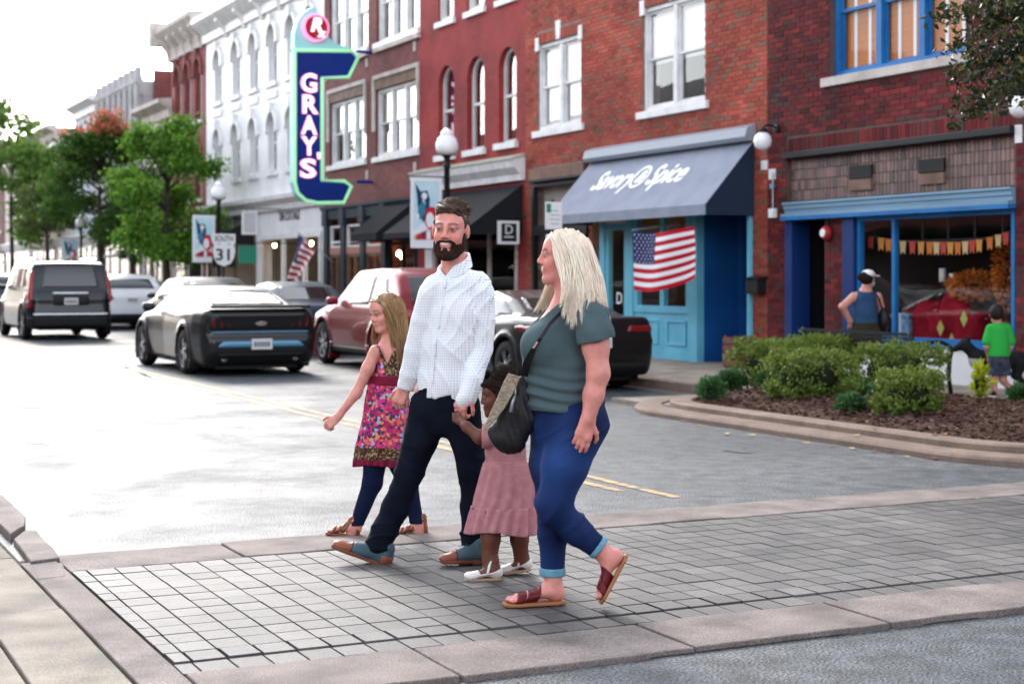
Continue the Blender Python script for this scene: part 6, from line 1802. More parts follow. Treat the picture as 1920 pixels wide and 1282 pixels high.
bare_foot(v, tf1[0], tf1[1], .065); bare_foot(v, tf2[0], tf2[1], .065)
Pb, Qb = v.mesh(); Pb = relax(Pb, Qb, 1)
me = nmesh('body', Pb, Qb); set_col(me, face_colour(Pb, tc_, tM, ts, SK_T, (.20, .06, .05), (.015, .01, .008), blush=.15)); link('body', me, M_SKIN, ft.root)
M_PINKD = mat('dusty_pink_cotton', (.50, .235, .25), .9, c2=(.42, .185, .20), scale=25, bump=.35, bscale=240, spec=.1)
v = Vol((-.16, -.2, .55), (.16, .22, .86), .0055)
v.chain([P(949, 870, .01), P(947, 835, .01), P(945, 806, .01)], [.104, .098, .084], .03, (0, 1, 0), .85)
v.cone(P(925, 806, -.04), P(965, 808, .05), .040, .040, .03)
v.chain([P(926, 808, -.05), P(912, 818, -.05), P(905, 820, -.045)], [.050, .054, .046], .02)
td = ft.garment('dress_bodice', v, M_PINKD, lambda X, Y, Z: np.maximum(P(0, 868)[2] - Z, P(904, 0)[0] - X), .003, 40, 2)
pr = SP([(862, 911, 988, .01), (880, 906, 992, .01), (930, 893, 1000, .01), (965, 886, 1004, .01), (1000, 879, 1009, .01)])
skirt(ft, 'dress_skirt', pr, M_PINKD, P(0, 952)[2], P(0, 866)[2], .012, 15, parent=td, depth=.8, pb=.004)
pr2 = [(q[0], q[1], q[2], q[3] + .006) for q in pr]
skirt(ft, 'dress_tier', pr2, M_PINKD, P(0, 996)[2], P(0, 948)[2], .015, 21, parent=td, depth=.8, pb=.008, wav=.012)
v2 = Vol((-.16, -.2, .55), (.16, .22, .70), .0055); v2.chain([P(949, 880, .01), P(948, 850, .01)], [.108, .106], .03, (0, 1, 0), .85)
ft.garment('waist_seam', v2, M_PINKD, lambda X, Y, Z: np.abs(Z - P(0, 866)[2]) - .007 + 0 * X, parent=td)
M_WLEA = mat('white_leather', (.74, .71, .68), .4); M_GUM = mat('gum_sole', (.40, .28, .17), .6)
def ballet(fig, hl_, to, w):
    hl_, to = _b(hl_), _b(to); d = to - hl_; L_ = float(np.linalg.norm(d)); d /= L_; up = np.array([0, 0, 1], np.float32); up = up - d * (up @ d); up /= np.linalg.norm(up); a = np.cross(d, up)
    lo, hi = bounds([hl_, to, hl_ + up * .1], .06); v = Vol(lo, hi, .004); bare_foot(v, hl_, to, w, up)
    for xx_ in (.82, .92): v.cone(hl_ + d * L_ * xx_ - a * w * .2 + up * .018, hl_ + d * L_ * xx_ + a * w * .2 + up * .018, w * .24, w * .24, .01, up, .7)
    X, Y, Z = v.grid(); lc = lambda q: (X - hl_[0]) * q[0] + (Y - hl_[1]) * q[1] + (Z - hl_[2]) * q[2]
    xx, zz, yy = lc(d) / L_, lc(up), lc(a)
    rim = np.interp(np.clip(xx, 0, 1), [0, .15, .35, .6, .68, 1], [.050, .040, .030, .026, .06, .06]).astype(np.float32)
    p_, q_ = v.mesh(np.maximum(np.maximum(v.V - .006, zz - rim), -zz).astype(np.float32)); so = fig.link('shoe', p_, q_, M_WLEA)
    f = np.maximum(np.maximum(v.V - .007, -(v.V + .02)), np.maximum(np.abs((xx - .40) * L_ + (zz - .03) * .3) - .006, zz - .09)); p_, q_ = v.mesh(f.astype(np.float32)); fig.link('strap', p_, q_, M_WLEA, so)
    ww = w * .52 * np.interp(np.clip(xx, 0, 1), [0, .1, .3, .5, .72, .9, 1], [.6, .85, .85, .88, 1.04, .95, .6]).astype(np.float32)
    p_, q_ = v.mesh(np.maximum(np.maximum(np.abs(yy) - ww, np.maximum(-.02 - xx, xx - 1.04) * L_), np.maximum(zz - .004, -zz - .008)).astype(np.float32)); fig.link('sole', p_, q_, M_GUM, so)
ballet(ft, tf1[0], tf1[1], .065); ballet(ft, tf2[0], tf2[1], .065)
v, x, y, z = headvol(tc_, tM, ts); head(v, tc_, tM, ts, child=True)
hl = np.interp(y, [-.12, -.070, -.05, -.01, .03, .12], [.066, .066, .045, .0, -.05, -.09]).astype(np.float32)
V_ = smax(v.V - .010 * ts, (hl - z) * ts, .01)
v.V = V_.astype(np.float32)
v.ell(P(946, 703, .0), (.058, .056, .050), .02); v.ell(P(935, 708, .01), (.035, .04, .035), .02)
M_COIL = mat('coiled_hair', (.016, .010, .008), .8, spec=.08, c2=(.024, .014, .010), scale=110, bump=1.0, bscale=220)
ft.garment('hair', v, M_COIL, None, .0045, 170, 6, it=0)
# ---------------------------------------------------------------- the blonde woman with the shoulder bag
fw = Fig(1050, 7.08, 'smiling woman with long blonde hair in a grey green t-shirt, blue jeans and red sandals'); P = fw.P
SK_W = (.67, .28, .235)
wc, wM, ws = P(1057, 484, 0), rotm(-86, -2, 0), 1.02
v = Vol((-.32, -.36, -.03), (.36, .34, 1.76), .0055)
head(v, wc, wM, ws)
v.chain([P(1066, 512, .0), P(1068, 540, .0), P(1072, 572, .0)], [.056, .058, .072], .03)
v.chain([P(1062, 760, .02), P(1052, 700, .02), P(1056, 640, .02), P(1072, 590, .02)], [.140, .138, .135, .105], .05, (0, 1, 0), .85)
wa_ = [P(1112, 600, -.15), P(1122, 700, -.19), P(1103, 785, -.20)]
v.chain([wa_[0], (wa_[0] + wa_[1]) / 2, wa_[1], P(1113, 740, -.195), wa_[2]], [.060, .056, .047, .042, .031], .03)
v.chain([P(1050, 600, .18), P(1030, 690, .20), P(1000, 740, .12)], [.062, .050, .034], .03)
hand(v, wa_[2], P(1084, 850, -.20) - wa_[2], (.15, -1, .1), 1.0, 22, .25, thumb=-1, tcurl=30); hand(v, P(1000, 742, .12), (-.6, -.2, -.6), (-.3, -.8, .3), .95, 50, .2)
ls = [P(1040, 780, .07), P(1036, 930, .05), P(1036, 1060, .05), P(1038, 1105, .05)]; lt = [P(1082, 780, -.04), P(1036, 950, -.06), P(1118, 1022, -.05), P(1142, 1048, -.05)]
v.chain(ls, [.10, .052, .042, .040], .03); v.chain(lt, [.10, .054, .041, .040], .03)
wf1 = (P(1056, 1138, .04), P(946, 1146, -.02)); wf1[0][2] = wf1[1][2] = .040
wf2 = (P(1172, 1040, -.04), P(1124, 1128, -.06)); upv = (-.86, .0, .5)
bare_foot(v, wf1[0], wf1[1], .092, hh=.040); bare_foot(v, wf2[0], wf2[1], .090, upv, hh=.040)
Pb, Qb = v.mesh(); Pb = relax(Pb, Qb, 1)
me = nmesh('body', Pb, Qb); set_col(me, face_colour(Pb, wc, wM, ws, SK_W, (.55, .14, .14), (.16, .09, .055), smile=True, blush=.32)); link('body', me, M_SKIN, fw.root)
# t-shirt
M_TEE = mat('heather_jersey', (.062, .098, .108), .95, c2=(.085, .125, .135), scale=420, detail=2, lo=.4, hi=.62, spec=.1)
v = Vol((-.30, -.34, .84), (.34, .34, 1.46), .006)
v.chain([P(1062, 790, .02), P(1060, 755, .02), P(1052, 700, .02), P(1052, 655, .02), P(1066, 605, .02)], [.168, .166, .157, .156, .128], .06, (0, 1, 0), .92)
v.ell(P(1014, 648, -.09), (.090, .085, .085), .06); v.ell(P(1012, 646, .10), (.085, .08, .08), .06)
v.cone(P(1098, 588, -.12), P(1060, 590, .15), .075, .075, .05); v.cone(P(1074, 574, .0), P(1072, 562, 0), .10, .088, .04)
v.ell(P(1108, 592, -.13), (.078, .075, .07), .04); v.ell(P(1052, 596, .15), (.075, .07, .07), .04)
def tee_cut(X, Y, Z):
    low = P(0, 768)[2] - Z
    vneck = np.maximum(np.abs(Y - .0) - .015 - np.clip(Z - P(0, 607)[2], -.2, .3) * .65, X - P(1075, 0)[0])
    return np.maximum(low, np.maximum(-vneck, Z - P(0, 563)[2]))
def tf(P_, N):
    wst = np.exp(-((P_[:, 2] - P(0, 735)[2]) / .09) ** 2)
    return .008 * wst * np.sin(P_[:, 2] * 105 + 2.5 * noise3(P_, 9, 2) + P_[:, 0] * 10) + .006 * np.sin(P_[:, 2] * 50 - P_[:, 0] * 45 + 2 * noise3(P_, 10, 5)) * np.clip(noise3(P_, 7, 3), 0, 1)
tee = fw.garment('t_shirt', v, M_TEE, tee_cut, .003, 15, 4, extra=tf)
for pts_, rr_, dy_ in (([P(1106, 594, -.14), P(1116, 628, -.17), P(1121, 660, -.18)], [.080, .079, .081], .22), ([P(1052, 598, .16), P(1042, 640, .19), P(1036, 660, .195)], [.076, .074, .074], -.1)):
    v2 = Vol(np.min(pts_, 0) - .12, np.max(pts_, 0) + .12, .006); v2.chain(pts_, rr_, .03)
    o_ = pts_[1]; fw.garment('sleeve', v2, M_TEE, lambda X, Y, Z: (P(0, 637)[2] - Z) - (X - o_[0]) * dy_ * -1.0, .003, 18, 4, parent=tee, extra=lambda p, n: .003 * np.sin(p[:, 0] * 60 + p[:, 2] * 50))
# jeans
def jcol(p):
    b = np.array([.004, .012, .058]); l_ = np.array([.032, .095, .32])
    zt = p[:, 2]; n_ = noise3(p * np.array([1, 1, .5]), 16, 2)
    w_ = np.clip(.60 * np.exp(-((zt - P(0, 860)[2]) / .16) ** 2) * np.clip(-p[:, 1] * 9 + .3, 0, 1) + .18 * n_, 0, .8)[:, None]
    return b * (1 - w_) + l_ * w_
M_DENIM = mat('blue_denim', (.02, .05, .2), .75, attr='Col', bump=.15, bscale=600, spec=.15)
v = Vol((-.30, -.30, .10), (.34, .32, 1.0), .006)
v.chain([P(1062, 750, .02), P(1064, 785, .02)], [.168, .172], .05, (0, 1, 0), .90)
v.chain([P(1046, 790, .06), P(1034, 870, .06), P(1036, 945, .05), P(1036, 1000, .05), P(1036, 1078, .05)], [.126, .097, .069, .063, .053], .035)
v.chain([P(1086, 795, -.05), P(1060, 870, -.07), P(1038, 945, -.07), P(1040, 958, -.07)], [.132, .101, .075, .071], .035)
v.chain([P(1042, 960, -.07), P(1078, 992, -.06), P(1122, 1026, -.05)], [.070, .062, .049], .03)
def wj(P_, N):
    kk = np.exp(-((P_[:, 2] - P(0, 955)[2]) / .07) ** 2) + .6 * np.exp(-((P_[:, 2] - P(0, 800)[2]) / .05) ** 2) + .15
    return .008 * kk * ridge(P_[:, 2] * 36 - P_[:, 0] * 26 + 2 * noise3(P_, 10, 5))
dt = (P(1122, 1026) - P(1078, 992)); dt /= np.linalg.norm(dt)
def jcut(X, Y, Z):
    c1 = np.where(X < P(1066, 0)[0], P(0, 1079)[2] - Z, -1)
    o = P(1122, 1026); c2 = np.where(X > P(1070, 0)[0], (X - o[0]) * dt[0] + (Z - o[2]) * dt[2], -1)
    return np.maximum(np.maximum(c1, c2), Z - P(0, 748)[2])
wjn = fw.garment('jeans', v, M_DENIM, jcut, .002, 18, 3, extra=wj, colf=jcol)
M_CUFF = mat('pale_denim', (.10, .26, .36), .8, c2=(.16, .34, .44), scale=60)
for a_, b_, r0, r1 in ((P(1036, 1063, .05), P(1036, 1079, .05), .060, .059), (P(1117, 1022, -.05), P(1126, 1029, -.05), .056, .055)):
    d_ = b_ - a_; d_ /= np.linalg.norm(d_); cb_ = Vol(np.minimum(a_, b_) - .09, np.maximum(a_, b_) + .09, .005); cb_.cone(a_ - d_ * .05, b_ + d_ * .05, r0, r1, 0)
    fw.garment('cuff', cb_, M_CUFF, lambda X, Y, Z: np.maximum(-((X - a_[0]) * d_[0] + (Y - a_[1]) * d_[1] + (Z - a_[2]) * d_[2]), (X - b_[0]) * d_[0] + (Y - b_[1]) * d_[1] + (Z - b_[2]) * d_[2]), parent=wjn)
# red slide sandals
M_REDL = mat('oxblood_leather', (.13, .012, .016), .38, c2=(.10, .008, .012), scale=14); M_INSO = mat('tan_insole', (.34, .14, .06), .5)
rws = [(.50, .085, .66, -.01, .040), (.66, .07, .86, -.01, .030)]
rws = [(.47, .09, .58, -.02, .055), (.66, .08, .80, -.02, .040)]
straps(fw, None, 'sandal', wf1[0], wf1[1], .092, rws, M_REDL, .014, msole=M_INSO); straps(fw, None, 'sandal', wf2[0], wf2[1], .090, rws, M_REDL, .014, up=upv, msole=M_INSO)
# hair: a soft mass under many strands
HW = np.array([.97, .83, .67])
v, x, y, z = headvol(wc, wM, ws); head(v, wc, wM, ws, ears=False)
hl = np.interp(y, [-.12, -.070, -.050, -.012, .0, .03, .12], [.092, .092, .078, .030, -.04, -.10, -.12]).astype(np.float32)
v.V = smax(v.V - .007 * ws, (hl - z) * ws, .01).astype(np.float32)
hm = fw.garment('hair', v, M_HAIRC, None, .003, 90, 9, it=0, colf=lambda p: HW[None, :] * (.75 + .25 * noise3(p * np.array([2, 2, .4]), 60, 3))[:, None])
v = Vol((-.12, -.26, 1.18), (.34, .2, 1.66), .008)
v.chain([P(1090, 480, -.02), P(1099, 530, -.04), P(1102, 565, -.07), P(1104, 585, -.10)], [.055, .056, .048, .025], .04)
v.chain([P(1090, 520, -.07), P(1088, 550, -.10), P(1082, 575, -.13)], [.035, .035, .02], .03)
fw.garment('hair_mass', v, M_HAIRC, None, .006, 40, 3, parent=hm, colf=lambda p: HW[None, :] * (.62 + .25 * noise3(p * np.array([2, 2, .3]), 60, 3))[:, None], stretch=(2.2, 2.2, .4))
pts, cols = [], []; rs_ = np.random.RandomState(4)
def HLw(q): return wc + (np.asarray(q) * ws) @ wM.T
gd, gcol = [], []
for i in range(150):
    sd_ = 1 if i % 5 else -1
    ph = (.04 + 1.4 * ((i * .618) % 1)) * sd_; yb_ = -.092 + .186 * ((i * .4142 + .13) % 1)
    r0 = np.array([.080 * math.sin(ph), yb_ * (.6 + .4 * math.cos(ph * .8)) + .010, .036 + .092 * math.cos(ph) * math.sqrt(max(.05, 1 - (yb_ / .108) ** 2))])
    r0[1] = max(r0[1], -.080 + .050 * abs(ph))
    p0 = HLw(r0 * .985); back = min(1, max(0, (yb_ + .080) / .165))
    if sd_ > 0:
        t_ = min(1, max(0, back * .85 + .18 * rs_.rand())); lay = rs_.rand()
        yend = np.interp(t_, [0, .12, .3, .6, .85, 1], [565, 606, 616, 598, 594, 622])
        e = P(1050 + 90 * t_ + 3 * rs_.normal(), yend - 40 * lay ** 2 + 4 * rs_.normal(), -.20 - .015 * math.sin(3.1 * t_) + .06 * t_ + .015 * rs_.normal())
        m1 = HLw(np.array([.104 + .012 * rs_.rand(), r0[1] * .75 + .040, -.02])); m2 = P(1068 + 64 * t_ + 2 * rs_.normal(), 548 + 4 * rs_.normal(), -.185 + .05 * t_)
    else:
        if i % 2:
            e = P(998 + 34 * rs_.rand(), 584 + 6 * rs_.normal(), .12 + .03 * rs_.rand()); m1 = HLw(np.array([-.095, .0, -.06])); m2 = P(1038 + 6 * rs_.normal(), 545, .12)
        else:
            e = P(1122 + 18 * rs_.rand(), 600 + 14 * rs_.normal(), .02); m1 = HLw(np.array([-.07, .11, -.03])); m2 = P(1130, 550, .02)
    gd.append(bez(p0, p0 * .3 + m1 * .7 + np.array([0, 0, .035]), m2, e, 20)); gcol.append(HW * np.array([1.02, 1.0, .96 + .08 * rs_.rand()]))
pts, cols = locks(gd, gcol, rs_, 30, .0085, .009)
strands(fw, 'hair_strands', pts, rs_.uniform(.0012, .0026, len(pts)), M_HAIRC, hm, cols=cols)
# ---------------------------------------------------------------- shoulder bag
bgp = at(950, 0, 7.06); bag = thing('shoulder_bag', 'black slouchy leather shoulder bag with a woven straw flap and silver tassel', 'bag', (bgp.x, bgp.y, 0), -AZ)
fb = Fig.__new__(Fig); fb.d0, fb.x0, fb.root = 7.06, (950 - CX) / F * 7.06, bag; P = fb.P
M_LEAB = mat('black_leather', (.006, .006, .008), .45, spec=.3, c2=(.010, .010, .013), scale=14, bump=.25, bscale=120)
M_STRAW = mat('woven_straw', (.42, .35, .26), .8, c2=(.22, .17, .12), scale=55, bump=.6, bscale=160, stretch=(1, 1, 2.5))
v = Vol((-.16, -.16, .70), (.20, .16, 1.12), .006)
v.chain([P(978, 715, 0), P(962, 770, 0), P(946, 818, 0)], [.020, .060, .058], .04, (0, 1, 0), .8)
v.chain([P(986, 720, 0), P(986, 785, 0), P(968, 830, 0)], [.022, .046, .046], .04, (0, 1, 0), .8); v.cone(P(926, 808, 0), P(952, 836, 0), .028, .034, .04, (0, 1, 0), .8)
bb = fb.garment('bag_body', v, M_LEAB, None, .004, 26, 4, extra=lambda p, n: .0014 * np.sin((p[:, 0] * 1.6 + p[:, 2] * .6) * 120 + 3 * noise3(p, 14, 2)))
fl = MB(); out_ = [(953, 699), (976, 706), (967, 728), (947, 764), (926, 792), (909, 808), (908, 800), (918, 776), (932, 745), (944, 716)]
fl.prism(out_[::-1], lambda u, v_, w: tuple(P(u, v_, w)), -.078, -.055); fl.build('straw_flap', M_STRAW, bb, bevel=.004)
M_SILV = mat('silver_leather', (.32, .33, .36), .3, metal=.5)
MB().tube([P(967, 728, -.075), P(966, 742, -.082)], .004, 6).tube([P(966, 742, -.082), P(962, 752, -.085), P(958, 772, -.085)], [.008, .013, .017], 10, True, .6).build('tassel', M_SILV, bb, smooth=True)
def ribbon(pts, w, th, name, m, parent):
    mb = MB(); n = len(pts); vs = []
    for i, p in enumerate(pts):
        t = Vector(pts[min(i + 1, n - 1)]) - Vector(pts[max(i - 1, 0)]); t.normalize(); a = t.cross(Vector((0, 1, 0))).normalized() * w / 2; b = Vector((0, th / 2, 0)); p = Vector(p)
        vs += [p - a - b, p + a - b, p + a + b, p - a + b]
    mb.add(vs, [(i * 4 + j, i * 4 + (j + 1) % 4, i * 4 + 4 + (j + 1) % 4, i * 4 + 4 + j) for i in range(n - 1) for j in range(4)] + [(3, 2, 1, 0), tuple((n - 1) * 4 + j for j in range(4))])
    return mb.build(name, m, parent, smooth=False)
ribbon([P(986, 706, -.05), P(992, 682, -.12), P(1002, 652, -.17), P(1014, 634, -.185), P(1032, 606, -.155), P(1052, 585, -.115), P(1075, 566, -.085)], .016, .004, 'strap', M_LEAB, bag)
ribbon([P(980, 706, -.05), P(985, 680, -.10), P(1000, 655, -.16)], .022, .005, 'strap', M_LEAB, bag)
MB().tube([P(982, 704, -.05), P(990, 700, -.055)], .006, 8).build('buckle', M_CHROME, bag)
MB().tube([P(1000, 652, -.178), P(1008, 640, -.19)], .006, 8).build('buckle', M_CHROME, bag)
# ================================================================ street furniture, signs and flags
def onY(px, py, Y):
    t = (px - CX) / F
    return at(px, py, Y / (CA - SA * t))
M_NAVY = mat('sign_navy', (.004, .026, .22), .45, c2=(.003, .020, .18), scale=1.5, spec=.2)
M_AQUA = mat('sign_aqua', (.33, .68, .70), .4); M_GREEN_N = mat('neon_green', (.36, .72, .42), .4, emit=(.35, .9, .45), estr=.10)
M_RED_D = mat('sign_red', (.38, .015, .03), .35); M_PINKN = mat('neon_pink', (.85, .25, .42), .4, emit=(1, .25, .5), estr=.3); M_WHITEL = mat('sign_white', (.88, .86, .88), .4, emit=(1, .9, 1), estr=.25)
gs_ = thing('shop_sign', 'tall navy and aqua projecting neon sign with pink letters and a red disc on top', 'sign'); YS = 36.4
def sgn(pts, w0, w1, name, m, parent=gs_, bevel=0.0):
    P2 = [(onY(a, b, YS).x, onY(a, b, YS).z) for a, b in pts]
    ar = sum(P2[i][0] * P2[(i + 1) % len(P2)][1] - P2[(i + 1) % len(P2)][0] * P2[i][1] for i in range(len(P2)))
    if ar < 0: P2 = P2[::-1]
    return MB().prism(P2, lambda u, v_, w: (u, w, v_), YS + w0, YS + w1).build(name, m, parent, bevel=bevel)
outl = [(553, 95), (660, 96), (672, 108), (654, 145), (604, 147), (604, 338), (646, 340), (659, 349), (645, 380), (596, 381), (573, 376), (558, 362), (553, 342)]
cab = sgn(outl, 0, .40, 'cabinet', M_AQUA)
sgn([(556, 98), (658, 99), (668, 109), (651, 142), (601, 144), (601, 341), (645, 343), (655, 350), (643, 377), (597, 378), (575, 373), (561, 360), (556, 341)], -.012, .01, 'face', M_NAVY, cab)
MB().tube([onY(a, b, YS - .02) for a, b in outl + outl[:1]], .045, 8).build('neon_border', M_GREEN_N, cab, smooth=True)
cap_ = sgn([(553, 92), (554, 62), (560, 38), (572, 22), (588, 13), (594, 14), (596, 26), (606, 34), (614, 50), (617, 70), (632, 82), (652, 88), (655, 93)], .05, .35, 'crest', M_AQUA)
ce = onY(591, 53, YS); rr = 22 / F * 38
MB().lathe([(rr + .05, 0), (rr + .05, .12), (rr, .14), (rr, .1)], (ce.x, YS + .04, ce.z), 32, Matrix.Rotation(R(90), 3, 'X')).build('disc_ring', M_PINKN, cap_)
MB().lathe([(rr, 0), (rr, .12), (.001, .12)], (ce.x, YS + .02, ce.z), 32, Matrix.Rotation(R(90), 3, 'X')).build('disc', M_RED_D, cap_)
text_ob('lettering', 'R', M_WHITEL, cap_, .46, (ce.x - .03, YS - .13, ce.z + .04), M_ACROSS, .02, .25, bold=.015); text_ob('lettering', 'x', M_WHITEL, cap_, .26, (ce.x + .11, YS - .13, ce.z - .14), M_ACROSS, .02, .2, bold=.015)
for ch_, yy, xx in (('G', 158, 579), ('R', 198, 579), ('A', 237, 579), ('Y', 276, 579), ('S', 318, 577), ("'", 296, 597)):
    c = onY(xx, yy, YS); k = .62 if ch_ != "'" else .5
    if ch_ == "'": c.z -= .1
    text_ob('letter_outline', ch_, M_PINKN, cab, k, (c.x, YS - .015, c.z), M_ACROSS, .015, bold=.022, width=.43 if ch_ != "'" else None)
    text_ob('letter', ch_, M_WHITEL, cab, k, (c.x, YS - .035, c.z), M_ACROSS, .012, bold=.008, width=.36 if ch_ != "'" else None)
for py in (97, 341):
    a = onY(668, py, YS + .2); MB().tube([a, (14.02, YS + .2, a.z)], .04, 8).build('bracket', M_NAVY, gs_)

# ---- globe lamps with banners
M_POST = mat('post_black', (.008, .009, .010), .5, spec=.3); M_BAN = mat('banner_cloth', (.55, .72, .78), .8, c2=(.40, .62, .70), scale=2.2, detail=3)
M_B1 = mat('banner_navy', (.012, .05, .11), .8); M_B2 = mat('banner_red', (.50, .02, .03), .8); M_B3 = mat('banner_white', (.74, .76, .78), .8); M_B4 = mat('banner_teal', (.04, .20, .30), .8); M_B5 = mat('banner_gold', (.45, .28, .08), .8)
def lamp(px, top, label, blabel, hban=1.27):
    X = 11.5; p = onx(px, top, X); zt = p.z; o = thing('street_lamp', label, 'street lamp', (X, p.y, 0), 0, 'globe street lamps along the kerb')
    MB().lathe([(.20, .0), (.20, .10), (.16, .16), (.16, .42), (.12, .50), (.085, .9), (.07, 1.0), (.075, 1.03), (.06, 1.06), (.052, zt - .85), (.075, zt - .83), (.055, zt - .78), (.06, zt - .66), (.11, zt - .62), (.11, zt - .57)], (0, 0, SWZ), 16).build('post', M_POST, o, smooth=True)
    MB().lathe([(.10, zt - .57 + SWZ), (.17, zt - .50), (.205, zt - .38), (.205, zt - .30), (.17, zt - .19), (.11, zt - .13), (.125, zt - .11), (.09, zt - .05), (.03, zt - .015), (.001, zt)], (0, 0, 0), 20).build('globe', M_OPAL, o, smooth=True)
    tp, bt = zt - .92, zt - .92 - hban
    for z in (tp + .02, bt - .02): MB().tube([(-.05, 0, z), (-.78, 0, z)], .012, 6).build('banner_arm', M_POST, o)
    b = thing('banner', blabel, 'banner', (X, p.y, 0), 0, 'street banners on the lamp posts')
    def w(u, v_): return (-.10 - .62 * (1 - u), -.012 + .012 * math.sin(u * 5 + v_ * 4), bt + (tp - bt) * v_)
    mb = MB()
    n, m_ = 8, 12
    mb.add([w(i / n, j / m_) for j in range(m_ + 1) for i in range(n + 1)], [(j * (n + 1) + i, j * (n + 1) + i + 1, (j + 1) * (n + 1) + i + 1, (j + 1) * (n + 1) + i) for j in range(m_) for i in range(n)])
    cl_ = mb.build('cloth', M_B3, b); cl_.modifiers.new('thick', 'SOLIDIFY').thickness = .004
    def patch(pts, m, k, nm='print'):
        off = .006 + .002 * k
        q = MB(); c = [(sum(a[0] for a in pts) / len(pts)), (sum(a[1] for a in pts) / len(pts))]
        vs = [(lambda t: (t[0], t[1] - off, t[2]))(w(*c))] + [(lambda t: (t[0], t[1] - off, t[2]))(w(*a)) for a in pts]
        q.add(vs, [(0, 1 + i, 1 + (i + 1) % len(pts)) for i in range(len(pts))]); q.build(nm, m, cl_)
    def blob(cx, cy, rx, ry, n=14, a0=0, a1=360): return [(cx + rx * math.cos(R(a0 + (a1 - a0) * i / (n - (a1 - a0 < 360)))), cy + ry * math.sin(R(a0 + (a1 - a0) * i / (n - (a1 - a0 < 360))))) for i in range(n)]
    patch([(.10, .12), (.90, .12), (.90, .95), (.10, .95)], M_BAN, 0)
    patch([(.14, .92), (.30, .80), (.52, .82), (.60, .70), (.58, .52), (.46, .40), (.26, .30), (.12, .36), (.22, .52), (.20, .70)], M_B1, 1); patch([(.24, .60), (.42, .66), (.46, .52), (.32, .40), (.20, .42)], M_B4, 2)
    patch(blob(.42, .74, .09, .05), M_B3, 2); patch(blob(.20, .45, .07, .045), M_B3, 3)
    patch(blob(.66, .42, .24, .17, 14), M_B2, 1); patch(blob(.60, .40, .13, .11, 14), M_B3, 2); patch([(.10, .24), (.35, .34), (.90, .34), (.90, .26), (.55, .27), (.35, .25), (.10, .17)], M_B3, 3)
    patch([(.14, .12), (.90, .12), (.90, .24), (.50, .25), (.14, .18)], M_B2, 2); patch([(.14, .12), (.30, .12), (.26, .21), (.14, .18)], M_B5, 3); patch([(.50, .12), (.62, .12), (.62, .24), (.50, .24)], M_B3, 3); patch([(.34, .13), (.44, .13), (.44, .22), (.36, .22)], M_B1, 4)
    return o
lamp(838, 240, 'globe street lamp standing before the black awning, the one behind the bearded man', 'pale blue street banner hanging behind the bearded man')
lamp(410, 340, 'globe street lamp beside the numbered route sign', 'pale blue street banner hanging beside the route sign')
lamp(152, 402, 'globe street lamp standing among the trees beyond the route sign', 'pale blue street banner hanging under the trees', 1.0)

# ---- route sign, plates and small hanging signs
M_PLATEW = mat('sign_plate_white', (.80, .80, .80), .4); M_INK = mat('sign_ink', (.012, .012, .014), .5); M_SGREEN = mat('sign_green', (.03, .24, .16), .5)
p = onx(419, 480, 11.15); rs = thing('route_sign', 'white route shield reading 31 under a small white plate on a thin post', 'sign', (p.x, p.y, 0))
MB().tube([(0, 0, SWZ), (0, 0, ZX(419, 432, 11.15))], .03, 8).build('post', M_DARKMET, rs)
def shield(s): return [(-.26 * s, .30 * s), (-.13 * s, .26 * s), (0, .31 * s), (.13 * s, .26 * s), (.26 * s, .30 * s), (.30 * s, .10 * s), (.26 * s, -.08 * s), (.18 * s, -.22 * s), (0, -.30 * s), (-.18 * s, -.22 * s), (-.26 * s, -.08 * s), (-.30 * s, .10 * s)]
zc = ZX(419, 478, 11.15); MB().box(-.31, .31, -.045, -.03, zc - .32, zc + .32).build('backing', M_INK, rs)
MB().prism(shield(1.0), lambda u, v_, w: (u, w, zc + v_), -.055, -.047).build('shield', M_PLATEW, rs); text_ob('numerals', '31', M_INK, rs, .42, (0, -.058, zc - .01), M_ACROSS, .003, width=.36, bold=.008)
zp_ = ZX(419, 448, 11.15); pl_ = MB().box(-.30, .30, -.05, -.035, zp_ - .13, zp_ + .13).build('plate', M_PLATEW, rs); text_ob('lettering', 'SOUTH', M_INK, pl_, .2, (0, -.053, zp_), M_ACROSS, .003, width=.48, bold=.004)
p = onx(1036, 400, 11.7); ps = thing('parking_sign', 'white parking rule sign with a green panel on a post behind the blonde woman', 'sign', (p.x, p.y, 0))
MB().tube([(0, 0, SWZ), (0, 0, ZX(1036, 375, 11.7))], .028, 8).build('post', M_DARKMET, ps)
z0, z1 = ZX(1036, 430, 11.7), ZX(1036, 379, 11.7); q = MB().box(-.15, .15, -.04, -.03, z0, z1).build('plate', M_PLATEW, ps)
MB().box(-.13, -.05, -.045, -.041, z1 - .17, z1 - .03).build('green_panel', M_SGREEN, q)
for k, ww in enumerate((.14, .20, .18, .12)): MB().box(-ww / 2 + .02, ww / 2 + .02, -.045, -.041, z0 + .08 + k * .07, z0 + .095 + k * .07).build('print_line', mat('sign_print_grey', (.35, .45, .42), .6), q)
z1 = ZX(1036, 440, 11.7); MB().box(-.14, .0, -.04, -.03, z1 - .28, z1).build('plate', M_PLATEW, ps)
